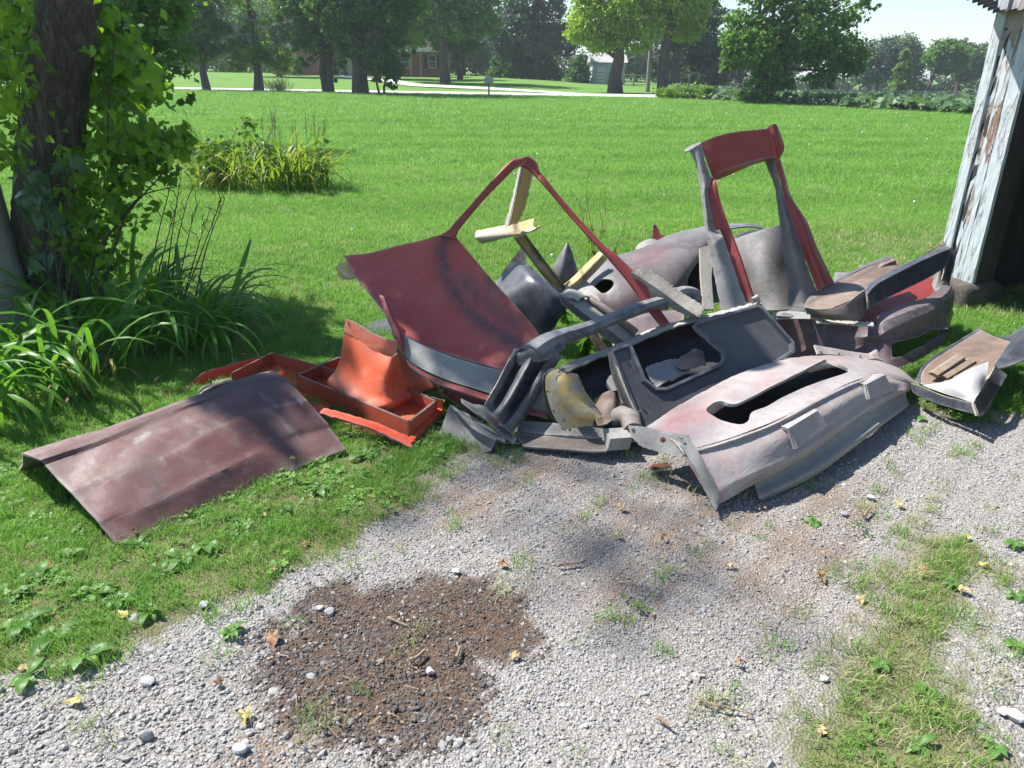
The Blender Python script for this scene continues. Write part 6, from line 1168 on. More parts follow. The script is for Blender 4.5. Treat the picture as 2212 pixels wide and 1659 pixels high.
o = patch('brown_scoop', [[(1284, 862, 3.4), (1304, 848, 3.42), (1326, 842, 3.42), (1332, 858, 3.38)], [(1282, 890, 3.3), (1302, 876, 3.28), (1326, 864, 3.3), (1340, 878, 3.32)], [(1290, 920, 3.24), (1308, 916, 3.2), (1328, 904, 3.22), (1338, 900, 3.26)]], [M['tan'], M['mud'], M['cream']], None, nu=20, nv=16); tag(o, 'curved pinkish brown scoop between the yellow bucket and the felt pad', 'panel fragment', PILE)
# --- nose panel on the gravel
t = piece('nose_panel', 'sun-bleached rose and white nose panel with torn grille openings, lying on the gravel', 1720, 900, 3.1)
HOLE = [(1522, 888), (1532, 877), (1545, 868), (1562, 865), (1570, 872), (1590, 873), (1604, 866), (1700, 818), (1783, 776), (1840, 798), (1830, 804), (1740, 836), (1690, 858), (1655, 878), (1622, 889), (1617, 910), (1602, 918), (1578, 914), (1552, 906)]
PAD1 = [(1660, 925), (1768, 883), (1790, 920), (1718, 972)]; PAD2 = [(1806, 842), (1880, 806), (1912, 800), (1932, 838), (1868, 866)]
patch('shell', [[(1394, 923, 2.98), (1470, 874, 3.12), (1586, 812, 3.36), (1700, 775, 3.58), (1790, 768, 3.76), (1878, 776, 3.88), (1938, 794, 3.92), (1977, 824, 3.86)],
                [(1430, 935, 2.88), (1510, 890, 2.98), (1612, 845, 3.14), (1714, 804, 3.34), (1802, 784, 3.54), (1882, 788, 3.7), (1936, 804, 3.78), (1976, 826, 3.81)],
                [(1456, 955, 2.81), (1542, 928, 2.84), (1650, 893, 2.97), (1744, 846, 3.17), (1832, 808, 3.42), (1900, 802, 3.6), (1946, 813, 3.71), (1974, 830, 3.78)],
                [(1476, 980, 2.75), (1566, 954, 2.745), (1672, 914, 2.865), (1764, 866, 3.075), (1848, 826, 3.32), (1908, 814, 3.55), (1948, 821, 3.67), (1972, 832, 3.76)],
                [(1479, 986, 2.745), (1569, 961, 2.748), (1676, 921, 2.868), (1768, 872, 3.078), (1851, 831, 3.323), (1910, 818, 3.528), (1949, 824, 3.665), (1972, 833, 3.758)],
                [(1496, 1014, 2.70), (1588, 988, 2.70), (1696, 946, 2.83), (1786, 892, 3.04), (1864, 848, 3.29), (1918, 828, 3.50), (1951, 830, 3.63), (1970, 835, 3.74)],
                [(1516, 1048, 2.655), (1608, 1018, 2.665), (1712, 972, 2.82), (1802, 914, 3.04), (1876, 866, 3.29), (1924, 842, 3.5), (1953, 838, 3.59), (1968, 838, 3.72)],
                [(1532, 1072, 2.62), (1622, 1032, 2.66), (1722, 984, 2.82), (1812, 925, 3.04), (1884, 876, 3.29), (1930, 851, 3.5), (1955, 844, 3.57), (1966, 841, 3.7)],
                [(1546, 1094, 2.60), (1632, 1045, 2.70), (1730, 992, 2.86), (1820, 932, 3.08), (1890, 882, 3.33), (1934, 857, 3.53), (1956, 848, 3.6), (1964, 844, 3.72)]],
      [M['lilac'], M['grey'], M['cream']], t, nu=170, nv=110, wave=.0016, t=.015, holes=[HOLE], raw=.35, ang=34, jit=.003,
      stain=[([(1495, 1000), (1545, 1085)], 26, .8), ([(1450, 915), (1530, 885)], 24, .65), ([(1560, 1000), (1600, 1030)], 26, .25), ([(1640, 830), (1680, 815)], 14, .3), ([(1420, 930), (1460, 900)], 14, .35), ([(1680, 930), (1710, 960)], 14, .2)],
      fade=[([(1560, 940), (1640, 930), (1720, 880), (1840, 830)], 42, .75), ([(1600, 1000), (1760, 930), (1900, 850)], 36, .65), ([(1490, 890), (1600, 830), (1700, 785)], 14, .55), ([(1860, 790), (1950, 815)], 20, .5)])  # pale areas: bleached paint, with some reflected sheen painted in
patch('pad', [[(1650, 921, 2.94), (1651, 921, 2.94), (1731, 879, 3.11)], [(1684, 930, 2.9), (1692, 922, 2.856), (1762, 883, 3.025)], [(1692, 938, 2.88), (1702, 926, 2.835), (1766, 887, 3.0)], [(1716, 970, 2.81), (1718, 969, 2.80), (1789, 919, 2.99)]], [M['lilac'], M['grey'], M['lilac']], t, nu=19, nv=19, linu=True, t=.01, linv=True, wave=.001, fade=[([(1660, 920), (1780, 900)], 40, .7)])
patch('pad', [[(1822, 838, 3.34), (1823, 838, 3.34), (1872, 810, 3.52)], [(1854, 836, 3.38), (1862, 828, 3.335), (1907, 807, 3.51)], [(1861, 842, 3.36), (1868, 832, 3.315), (1911, 810, 3.495)], [(1873, 863, 3.28), (1875, 862, 3.27), (1932, 843, 3.5)]], [M['lilac'], M['grey'], M['lilac']], t, nu=19, nv=19, linu=True, t=.01, linv=True, wave=.001, fade=[([(1830, 830), (1920, 830)], 40, .7)])
patch('end_flange', [[(1358, 919, 2.96), (1395, 923, 2.92), (1440, 932, 2.86), (1486, 941, 2.8)], [(1364, 942, 2.92), (1400, 952, 2.88), (1440, 962, 2.83), (1480, 965, 2.78)], [(1380, 962, 2.88), (1410, 972, 2.85), (1440, 980, 2.81), (1474, 988, 2.76)]], [M['skirt'], M['grey'], M['grey']], t, nu=24, nv=10, wave=.004, raw=.6, stain=[])
patch('end_strip', [[(1470, 961, 2.76), (1480, 955, 2.77), (1488, 941, 2.78)], [(1500, 1010, 2.66), (1512, 1006, 2.67), (1520, 1000, 2.69)], [(1530, 1070, 2.59), (1541, 1066, 2.6), (1550, 1060, 2.62)], [(1545, 1103, 2.55), (1550, 1097, 2.56), (1553, 1088, 2.58)]], [M['skirt'], M['grey'], M['grey']], t, nu=10, nv=26, raw=.6)
patch('skirt', [[(1631, 1036, 2.73), (1735, 984, 2.88), (1825, 924, 3.1), (1895, 877, 3.35), (1934, 854, 3.55), (1958, 842, 3.65)], [(1634, 1056, 2.72), (1738, 1004, 2.86), (1828, 946, 3.07), (1898, 898, 3.31), (1938, 873, 3.5), (1960, 860, 3.62)], [(1640, 1076, 2.67), (1744, 1024, 2.81), (1834, 964, 3.02), (1902, 914, 3.25), (1942, 887, 3.44), (1963, 872, 3.56)], [(1652, 1084, 2.70), (1750, 1032, 2.84), (1840, 970, 3.05), (1906, 919, 3.28), (1946, 891, 3.48), (1964, 876, 3.58)]], [M['skirt'], M['mud'], M['mud']], t, nu=60, nv=16, wave=.003, stain=[([(1752, 985), (1760, 1020)], 2, .6)])
patch('rear_flange', [[(1759, 745, 3.86), (1800, 752, 3.9), (1846, 760, 3.95), (1876, 764, 3.97), (1893, 754, 3.98), (1903, 770, 3.96)], [(1766, 764, 3.8), (1802, 766, 3.84), (1846, 772, 3.89), (1878, 776, 3.92), (1896, 776, 3.93), (1908, 780, 3.93)]], [M['lilac'], M['grey'], M['cream']], t, nu=30, nv=6, linu=True)
patch('inner_shelf', [[(1490, 880, 3.22), (1600, 832, 3.42), (1720, 786, 3.7), (1850, 775, 3.92)], [(1540, 965, 3.0), (1660, 920, 3.12), (1760, 866, 3.36), (1860, 825, 3.6)]], [M['black_in'], M['black_in']], t, nu=20, nv=6)  # black sheet added below the openings to stand for the shade inside
screws([(1432, 950, 2.79)], t, M['rust'], .012, 'bolt'); screws([(1472, 946, 2.77), (1366, 926, 2.93), (1772, 758, 3.82), (1812, 762, 3.86), (1858, 768, 3.91), (1888, 766, 3.93)], t, M['metal'], .007, 'bolt')
# --- plum tail section
t = piece('tail_section', 'dusty plum wrap-round tail section with a torn top edge and red inside', 1850, 720, 4.3)
patch('skin', [[(1669, 678, 4.38), (1740, 686, 4.28), (1830, 696, 4.2), (1888, 699, 4.16), (1900, 680, 4.2), (1960, 656, 4.38), (2000, 644, 4.55), (2030, 622, 4.82), (2042, 606, 5.02)],
               [(1676, 694, 4.36), (1748, 702, 4.26), (1832, 710, 4.18), (1890, 712, 4.12), (1910, 694, 4.12), (1964, 672, 4.28), (2008, 656, 4.46), (2044, 634, 4.74), (2056, 616, 4.98)],
               [(1682, 715, 4.34), (1754, 724, 4.24), (1834, 728, 4.15), (1892, 726, 4.08), (1918, 714, 4.08), (1970, 692, 4.24), (2014, 672, 4.42), (2050, 648, 4.72), (2063, 626, 4.96)],
               [(1688, 742, 4.32), (1760, 748, 4.22), (1838, 748, 4.13), (1896, 742, 4.08), (1926, 732, 4.08), (1976, 718, 4.24), (2020, 698, 4.42), (2052, 668, 4.72), (2062, 644, 4.96)],
               [(1694, 768, 4.28), (1766, 776, 4.18), (1842, 778, 4.08), (1900, 776, 4.02), (1936, 764, 4.04), (1984, 744, 4.2), (2024, 718, 4.4), (2050, 690, 4.7), (2058, 665, 4.94)],
               [(1700, 800, 4.2), (1772, 806, 4.1), (1848, 806, 4.0), (1908, 806, 3.94), (1944, 794, 3.98), (1990, 774, 4.14), (2028, 748, 4.36), (2052, 716, 4.66), (2058, 690, 4.9)]],
      [M['tail'], M['tail'], M['cream']], t, nu=96, nv=50, holes=[[(1926, 742), (1990, 726), (2026, 702), (2036, 700), (2026, 722), (1988, 748), (1952, 768), (1926, 774)], [(2056, 690), (2064, 660), (2070, 760), (1990, 850), (1946, 815), (2010, 775), (2040, 735)]], raw=.5, wave=.002, ang=26, linv=True,
      fade=[([(1900, 700), (1960, 682), (2020, 655), (2056, 625)], 22, .75), ([(1740, 720), (1800, 735)], 26, .25), ([(1950, 765), (2010, 735), (2050, 690)], 10, .4)], stain=[([(1790, 684), (1820, 690)], 5, .8), ([(1690, 700), (1740, 770)], 30, .14)])
patch('torn_edge', [[(1762, 690, 4.17), (1830, 692, 4.14), (1888, 697, 4.1)], [(1766, 696, 4.14), (1832, 700, 4.1), (1886, 704, 4.08)]], [M['cream'], M['mud']], t, nu=24, nv=4, raw=1.)
patch('red_inside', [[(1800, 632, 4.9), (1880, 610, 5.0), (1960, 590, 5.1), (2030, 600, 5.1)], [(1820, 668, 4.55), (1890, 652, 4.6), (1960, 634, 4.75), (2022, 622, 4.9)], [(1860, 705, 4.3), (1900, 692, 4.35), (1960, 668, 4.52), (2014, 648, 4.7)]], [M['red_deep'], M['mud']], t, nu=24, nv=14)
patch('end_tab', [[(2024, 582, 5.0), (2034, 577, 5.0), (2040, 590, 5.0)], [(2016, 606, 4.96), (2026, 602, 4.94), (2038, 606, 4.94)], [(2004, 640, 4.88), (2012, 634, 4.84), (2026, 626, 4.84)]], [M['grey'], M['grey'], M['cream']], t, nu=10, nv=16)
o = patch('grey_strip', [[(1668, 676, 4.3), (1700, 672, 4.28), (1760, 676, 4.22), (1802, 682, 4.18)], [(1672, 690, 4.26), (1704, 688, 4.24), (1762, 688, 4.18), (1800, 686, 4.16)]], [M['grey_clean'], M['mud'], M['cream']], None, nu=20, nv=5); tag(o, 'flat grey strip lying along the top of the plum tail section', 'panel fragment', PILE)
# --- tan sill with the black rail
t = piece('black_rail', 'long blue-black rail with a tan-lined sill, propped against the shed post', 1900, 630, 4.5)
patch('tan_lining', [[(1738, 664, 4.24), (1756, 640, 4.34), (1800, 612, 4.48), (1860, 580, 4.64), (1926, 556, 4.82)], [(1752, 668, 4.2), (1790, 642, 4.3), (1834, 616, 4.42), (1888, 586, 4.6), (1940, 566, 4.78)], [(1790, 668, 4.16), (1836, 648, 4.22), (1868, 626, 4.34), (1906, 596, 4.54), (1944, 574, 4.74)]], [M['tan'], M['mud'], M['cream']], t, nu=40, nv=20, raw=.5, stain=[([(1745, 655), (1920, 562)], 4, .6)], fade=[([(1770, 655), (1850, 620)], 12, .3)])
patch('rim', [[(1736, 662, 4.26), (1754, 636, 4.36), (1800, 607, 4.5), (1860, 574, 4.66), (1926, 551, 4.84)], [(1738, 668, 4.23), (1758, 642, 4.33), (1803, 613, 4.47), (1862, 580, 4.63), (1927, 558, 4.81)]], [M['charcoal'], M['cream']], t, nu=34, nv=4, t=.012)
patch('end_plate', [[(1738, 663, 4.2), (1770, 668, 4.14), (1820, 660, 4.1), (1852, 638, 4.14), (1869, 626, 4.2)], [(1744, 676, 4.2), (1776, 682, 4.13), (1822, 684, 4.08), (1850, 682, 4.1), (1872, 660, 4.18)], [(1752, 680, 4.22), (1790, 690, 4.14), (1830, 693, 4.1), (1856, 692, 4.12), (1868, 680, 4.18)]], [M['mud'], M['mud'], M['grey']], t, nu=26, nv=10)
patch('rail', [[(1869, 628, 4.22), (1888, 606, 4.34), (1950, 572, 4.55), (2000, 548, 4.74), (2042, 529, 4.92)], [(1872, 636, 4.16), (1896, 612, 4.27), (1956, 580, 4.48), (2006, 556, 4.67), (2054, 536, 4.86)], [(1874, 650, 4.15), (1900, 632, 4.26), (1960, 600, 4.47), (2008, 576, 4.66), (2050, 556, 4.84)], [(1874, 668, 4.15), (1904, 650, 4.25), (1962, 622, 4.46), (2010, 598, 4.64), (2046, 575, 4.82)]], [M['black'], M['black_in']], t, nu=40, nv=24, linv=True, fade=[([(1880, 618), (2046, 532)], 7, .3)])
patch('end_cap', [[(2048, 532, 4.92), (2068, 545, 4.9)], [(2042, 575, 4.86), (2056, 592, 4.86)], [(2034, 604, 4.84), (2050, 618, 4.84)]], [M['black_in'], M['black_in']], t, nu=8, nv=10)
m = MB(); m.tube([at(1880, 592, 4.62), at(1906, 576, 4.7), at(1930, 566, 4.76)], [.016, .022, .02], 8); m.build('rolled_edge', [M['tan']], t, smooth=True)
patch('torn_top', [[(2000, 546, 4.82), (2030, 526, 4.95), (2036, 520, 4.97), (2042, 529, 4.95)], [(1990, 553, 4.76), (2022, 534, 4.9), (2038, 529, 4.93), (2044, 532, 4.93)]], [M['tan'], M['mud'], M['cream']], t, nu=14, nv=5, raw=.8)
o = patch('grey_foot', [[(1738, 646, 4.36), (1762, 632, 4.42), (1776, 634, 4.44)], [(1708, 668, 4.3), (1740, 664, 4.3), (1764, 650, 4.34)], [(1676, 682, 4.26), (1710, 684, 4.24), (1740, 676, 4.26)]], [M['charcoal'], M['black_in'], M['grey']], None, nu=14, nv=14); o.name = 'charcoal_wedge'; tag(o, 'charcoal foot piece between the red hoop and the tail section', 'panel fragment', PILE)
o = patch('grey_sheet', [[(1804, 588, 5.3), (1840, 590, 5.3), (1884, 598, 5.25)], [(1800, 612, 5.0), (1834, 612, 5.0), (1870, 610, 5.0)]], [M['grey'], M['grey']], None, nu=12, nv=8); tag(o, 'flat dusty grey sheet lying in the grass behind the tan sill', 'car panel', PILE)
o = patch('grey_scrap', [[(1857, 574, 5.2), (1880, 571, 5.2), (1902, 574, 5.2)], [(1862, 584, 5.14), (1882, 590, 5.12), (1900, 584, 5.14)]], [M['grey_clean'], M['black_in']], None, nu=10, nv=6); tag(o, 'small grey curled scrap beside the upper end of the tan sill', 'panel fragment', PILE)
# --- ribbed tray at the far right
t = piece('ribbed_tray', 'tan ribbed floor tray with black sides and one white corner, nearest the shed', 2080, 810, 3.8)
patch('tray', [[(1986, 828, 3.72), (2000, 792, 3.86), (2060, 750, 4.08), (2120, 712, 4.3)], [(2016, 836, 3.62), (2040, 800, 3.8), (2090, 758, 4.02), (2140, 722, 4.24)], [(2060, 842, 3.52), (2084, 808, 3.7), (2120, 766, 3.95), (2160, 730, 4.2)], [(2102, 868, 3.4), (2126, 828, 3.55), (2150, 784, 3.78), (2186, 738, 4.1)]], [M['tan'], M['black_in'], M['cream']], t, nu=36, nv=36, linu=False, fade=[([(2100, 866), (2120, 835), (2050, 848)], 20, .0)], stain=[([(2090, 770), (2140, 750)], 8, .25)])
m = MB()
for (a, b_) in (((2014, 812), (2074, 772)), ((2036, 818), (2098, 780)), ((2060, 822), (2108, 790))):
    p, q = at(*a, 3.68), at(*b_, 3.86); d = (q - p); s_ = d.cross(Vector((0, -.35, 1))).normalized() * .022; u = Vector((0, -.016, .018)); m.add([p - s_ * 1.3, p + s_ * 1.3, q + s_ * 1.3, q - s_ * 1.3, p - s_ * .7 + u, p + s_ * .7 + u, q + s_ * .7 + u, q - s_ * .7 + u], [(4, 5, 6, 7), (0, 1, 5, 4), (1, 2, 6, 5), (2, 3, 7, 6), (3, 0, 4, 7)])
m.build('rib', [M['ochre']], t)
patch('white_corner', [[(1992, 832, 3.62), (2050, 822, 3.54), (2090, 800, 3.54), (2136, 780, 3.6)], [(2040, 850, 3.5), (2070, 838, 3.46), (2104, 818, 3.46), (2132, 806, 3.5)], [(2101, 869, 3.36), (2106, 862, 3.37), (2116, 848, 3.4), (2126, 830, 3.46)]], [M['white'], M['white'], M['tan']], t, nu=24, nv=14, stain=[([(2118, 830), (2124, 812)], 4, .4), ([(2060, 855), (2080, 858)], 3, .4)])
patch('back_wing', [[(2120, 708, 4.36), (2140, 722, 4.32), (2172, 726, 4.3), (2214, 702, 4.3), (2260, 670, 4.3)], [(2120, 713, 4.3), (2142, 734, 4.24), (2178, 740, 4.18), (2220, 730, 4.16), (2270, 700, 4.16)]], [M['black'], M['black_in']], t, nu=24, nv=6)
patch('side_wing', [[(2180, 740, 4.12), (2216, 708, 4.2), (2260, 680, 4.25)], [(2160, 770, 3.86), (2200, 740, 3.96), (2256, 715, 4.05)], [(2140, 800, 3.68), (2180, 790, 3.72), (2230, 770, 3.8)]], [M['black'], M['black_in'], M['ochre']], t, nu=20, nv=12)
patch('front_wall', [[(1968, 828, 3.68), (1986, 834, 3.62), (2040, 856, 3.48), (2103, 871, 3.34)], [(1970, 846, 3.66), (1990, 858, 3.58), (2050, 880, 3.44), (2112, 896, 3.3)]], [M['black'], M['black_in']], t, nu=20, nv=6)
patch('right_wall', [[(2103, 870, 3.34), (2128, 830, 3.5), (2150, 790, 3.7)], [(2112, 897, 3.3), (2130, 890, 3.36), (2176, 810, 3.66)]], [M['black_in'], M['black_in']], t, nu=14, nv=6)
patch('left_lip', [[(1976, 822, 3.74), (2000, 782, 3.92), (2060, 742, 4.14), (2118, 706, 4.36)], [(1986, 830, 3.7), (2001, 791, 3.88), (2061, 750, 4.1), (2121, 712, 4.32)]], [M['black'], M['black_in']], t, nu=24, nv=4)
# --- pieces crushed under the middle
o = patch('grey_wedge', [[(971, 874, 3.3), (990, 884, 3.28), (1016, 896, 3.24), (1046, 914, 3.18), (1080, 936, 3.12)], [(960, 905, 3.28), (985, 915, 3.24), (1012, 926, 3.2), (1044, 936, 3.15), (1072, 948, 3.1)], [(945, 950, 3.22), (975, 962, 3.17), (1005, 970, 3.12), (1035, 972, 3.1), (1062, 968, 3.08)], [(946, 966, 3.16), (975, 974, 3.12), (1005, 976, 3.1), (1035, 976, 3.08), (1060, 972, 3.07)]], [M['grey'], M['mud'], M['grey']], None, nu=26, nv=18); tag(o, 'dull grey wedge lying under the foot of the ribbed bracket', 'car panel', PILE)
o = patch('charcoal_tongue', [[(971, 873, 3.3), (984, 879, 3.26), (1006, 896, 3.2), (1050, 925, 3.12), (1090, 946, 3.07)], [(980, 884, 3.24), (998, 894, 3.18), (1024, 910, 3.13), (1060, 936, 3.07), (1092, 952, 3.04)]], [M['charcoal'], M['charcoal'], M['grey']], None, nu=20, nv=5, t=.012); tag(o, 'thin charcoal tongue sticking out below the ribbed bracket', 'panel fragment', PILE)
o = patch('lower_strip', [[(1110, 908, 3.3), (1180, 912, 3.24), (1260, 920, 3.18), (1330, 928, 3.14)], [(1112, 932, 3.24), (1180, 938, 3.18), (1262, 942, 3.12), (1328, 944, 3.1)]], [M['grey'], M['mud'], M['cream']], None, nu=36, nv=7, raw=.6, t=.02, fade=[([(1285, 925), (1325, 935)], 9, .6)]); tag(o, 'long flat grey strip under the yellow bucket', 'panel fragment', PILE)
o = patch('brown_sheet', [[(1110, 934, 3.22), (1180, 940, 3.18), (1260, 944, 3.14), (1330, 946, 3.1)], [(1130, 964, 3.1), (1190, 968, 3.06), (1260, 974, 3.02), (1310, 974, 3.0)]], [M['mud'], M['mud'], M['mud']], None, nu=24, nv=8); tag(o, 'muddy brown sheet in the shade below the long grey strip', 'car panel', PILE)
m = MB(); m.obox(at(1312, 974, 3.02), Vector((.1, .02, 0)), Vector((-.02, .1, 0)), Vector((.01, 0, .06))); o = m.build('grey_block', [M['skirt']]); tag(o, 'short grey block of glass fibre at the tip of the nose panel', 'panel fragment', PILE)
m = MB(); m.tube([at(1326, 905, 3.26), at(1345, 898, 3.24), at(1362, 905, 3.2), at(1368, 930, 3.12)], [.045, .05, .05, .045], 12); o = m.build('curved_pipe', [M['mud']], smooth=True); tag(o, 'stubby curved brown pipe between the felt pad and the nose panel', 'pipe', PILE)
o = patch('dark_liner', [[(1000, 880, 3.5), (1120, 890, 3.5), (1250, 900, 3.5), (1400, 880, 3.5)], [(1000, 950, 3.2), (1120, 955, 3.15), (1250, 960, 3.1), (1390, 950, 3.1)]], [M['black_in'], M['black_in']], None, nu=16, nv=8); tag(o, 'black sheet beneath the middle of the heap', 'car panel', PILE)  # plain black sheet behind the lowest pieces
# red-brown sheet under the hoop
o = patch('plum_sheet', [[(1316, 700, 4.4), (1380, 680, 4.42), (1430, 672, 4.45), (1480, 668, 4.45)], [(1330, 790, 4.1), (1390, 770, 4.12), (1430, 752, 4.16), (1470, 740, 4.2)]], [M['tail'], M['mud']], None, nu=16, nv=10); tag(o, 'plum red sheet glimpsed below the grey bar', 'car panel', PILE)
# long dark strip on the grass
t = piece('dark_strip', 'long charcoal strip lying in the grass behind the orange hump', 720, 730, 4.5)
patch('face', [[(596, 762, 4.38), (660, 742, 4.54), (750, 711, 4.74), (800, 697, 4.84), (845, 686, 4.92)], [(610, 772, 4.34), (670, 752, 4.44), (745, 727, 4.62), (800, 712, 4.72), (848, 700, 4.8)], [(632, 778, 4.3), (680, 764, 4.38), (742, 744, 4.52), (800, 728, 4.62), (850, 716, 4.7)]], [M['black'], M['black_in'], M['charcoal']], t, nu=40, nv=12, fade=[([(620, 766), (845, 692)], 9, .5)])  # paler along its upper face
# ================================================================ small things on the ground
yl = leafmat('yellow_fallen_leaf', (.5, .43, .12), (.58, .54, .24), trans=.2); bl = leafmat('brown_fallen_leaf', (.2, .1, .05), (.4, .24, .13), trans=.1, rough=.8); tl = leafmat('tan_fallen_leaf', (.45, .32, .16), (.55, .42, .22), trans=.1, rough=.8)
def fallen(label, px, py, size, mat, curl=.3, rz=None, dz=.012):
    p = atz(px, py); curl = min(curl, .42); V, Fc = heart_leaf(.1, curl, .12 + curl * .35); r = np.random.default_rng(int(px * 7 + py)); size *= .7; V = [(a * size * .8, b_ * size, c * size + .004 * r.normal()) for a, b_, c in V]
    me = bpy.data.meshes.new('fallen_leaf'); me.from_pydata(V, [], Fc); me.materials.append(mat); a = me.attributes.new('tint', 'FLOAT', 'POINT'); a.data.foreach_set('value', r.uniform(.1, .85, len(V)).astype(np.float32))
    o = bpy.data.objects.new('fallen_leaf', me); COL.objects.link(o); o.location = (p.x, p.y, dz); o.rotation_euler = (r.normal(.05, .1), r.normal(0, .12), r.uniform(0, 6.28) if rz is None else rz); return tag(o, label, 'leaf', 'fallen leaves on the ground')
for a in [('pale yellow leaf lying on the grey gravel below the weeds, bottom left', 172, 1520, .06, yl, .1), ('bright lemon leaf on the edge of the grass strip at the right', 2132, 1230, .065, yl, .3), ('folded green-yellow leaf beside a grey stone in the left weeds', 270, 1338, .06, yl, .5),
          ('tan curled leaf on the mossy gravel below the maroon panel', 590, 1236, .055, tl, .5), ('yellow leaf in the clover just below the front edge of the maroon panel', 577, 1120, .05, yl, .4), ('brown leaf scrap uphill of the tan curled leaf', 662, 1178, .045, bl, .5), ('crumpled tan leaf cluster on the gravel in front of the nose panel', 1338, 1100, .05, tl, .5),
          ('thin yellow leaf on the gravel below the crumpled tan cluster', 1337, 1160, .045, yl, .6), ('orange-brown leaf on the bare gravel below the nose panel', 1582, 1226, .045, tl, .4), ('small dead leaf on the gravel in front of the yellow bucket', 1196, 978, .04, tl, .4), ('curled dark brown leaf on the gravel above the oil stain', 1082, 1222, .05, bl, .6),
          ('ragged tan leaf at the right-hand rim of the oil stain', 1116, 1418, .045, tl, .5), ('long curled brown leaf on the left-hand rim of the oil stain', 592, 1380, .075, bl, .9), ('rolled reddish leaf among the tufts left of the oil stain', 470, 1478, .04, bl, .8), ('yellow leaf in the far upper part of the grass strip', 2088, 1168, .055, yl, .5),
          ('green-yellow leaf on the gravel right of the nose panel', 1936, 1093, .055, yl, .6), ('pale grey-brown leaf in the middle of the grass strip', 2000, 1240, .05, bl, .2), ('tan leaf standing on its edge in the grass strip', 2074, 1278, .06, tl, .6), ('orange leaf on the gravel left of the grass strip', 1856, 1296, .05, tl, .5),
          ('brown leaf pair on the gravel between the nose panel and the strip', 1770, 1246, .05, bl, .6), ('yellow leaf lying in the shaded lawn before the daylilies', 390, 782, .05, yl, .3), ('small yellow leaf on the mown lawn beyond the dark strip', 632, 690, .05, yl, .3), ('orange leaf in the weeds at the far left', 48, 1455, .05, tl, .4),
          ('faded leaf on the gravel at the foot of the picture, under the strip', 1775, 1590, .05, tl, .2), ('brown crumb of leaf on the gravel near the lone dark twig', 1432, 1168, .04, bl, .5), ('red-brown leaf on the open gravel far below the nose panel', 1600, 1440, .04, bl, .6), ('dry brown leaf under the edge of the maroon panel in the weeds', 602, 1182, .05, bl, .7),
          ('tan leaf beside the weeds at the right picture edge', 2020, 1540, .045, tl, .3), ('greenish folded leaf on the gravel left of the oil stain', 530, 1545, .06, yl, .7)]: fallen(*a)
twm = plain('twig_bark', (.2, .14, .09), (.42, .32, .22), 30, .85)
def twig(label, L, r, fork=None):
    P = [atz(a, b_) + Vector((0, 0, r * .9 + .006)) for a, b_ in L]; m = MB(); q = spline([tuple(p) for p in P], 12); m.tube([Vector(v) for v in q], [r * (1 - .5 * i / 11) * (1 + .12 * rng.normal()) for i in range(12)], 6)
    if fork: m.tube([P[fork[0]], atz(*fork[1]) + Vector((0, 0, .02))], [r * .7, r * .4], 5)
    tag(m.build('twig', twm, smooth=True), label, 'twig', 'twigs on the gravel')
twig('forked pale twig in the middle of the oil stain', [(838, 1338), (860, 1348), (880, 1356)], .0035, (0, (858, 1342))); twig('knobbly brown stick on the oil stain beside the white stone', [(884, 1435), (900, 1428), (918, 1412)], .0085); twig('short pale stick standing across the oil stain', [(985, 1428), (990, 1415), (994, 1402)], .006)
twig('long dark twig on the gravel right of the oil stain', [(1205, 1226), (1230, 1222), (1252, 1220), (1272, 1210)], .0045); twig('long thin twig on the gravel near the grass strip', [(1500, 1512), (1540, 1528), (1580, 1536), (1620, 1546)], .005); twig('short brown twig at the bottom of the gravel', [(1418, 1556), (1435, 1566), (1452, 1578)], .0065)
twig('grey twig lying on the gravel below the ribbed tray', [(1865, 1120), (1872, 1110), (1880, 1100)], .006); twig('thin straw lying in the clover below the maroon panel', [(410, 1075), (440, 1068), (480, 1062)], .003)
o = plate('red_splinter', [(1400, 1018), (1408, 1008), (1440, 1003), (1446, 1010), (1412, 1021)], [(1400, 1018, 2.9), (1440, 1003, 2.95), (1412, 1021, 2.88)], [M['rust'], M['rust']], None, .012); o.location.z = .008; tag(o, 'small dark red splinter on the gravel before the end of the nose panel', 'panel fragment')
stm, nt, b = newmat('pale_stone'); co = objco(nt); c = mixc(nt, ramp(nt, noise(nt, 30, 6, .7, co), .35, .65), (.36, .35, .34), (.55, .54, .52)); nt.links.new(c, b.inputs['Base Color']); b.inputs['Roughness'].default_value = .85; bump(nt, b, noise(nt, 60, 5, .7, co), .6, .004)
stg, nt, b = newmat('grey_stone'); co = objco(nt); c = mixc(nt, ramp(nt, noise(nt, 30, 6, .7, co), .35, .65), (.18, .18, .18), (.33, .33, .325)); nt.links.new(c, b.inputs['Base Color']); b.inputs['Roughness'].default_value = .85; bump(nt, b, noise(nt, 60, 5, .7, co), .6, .004)
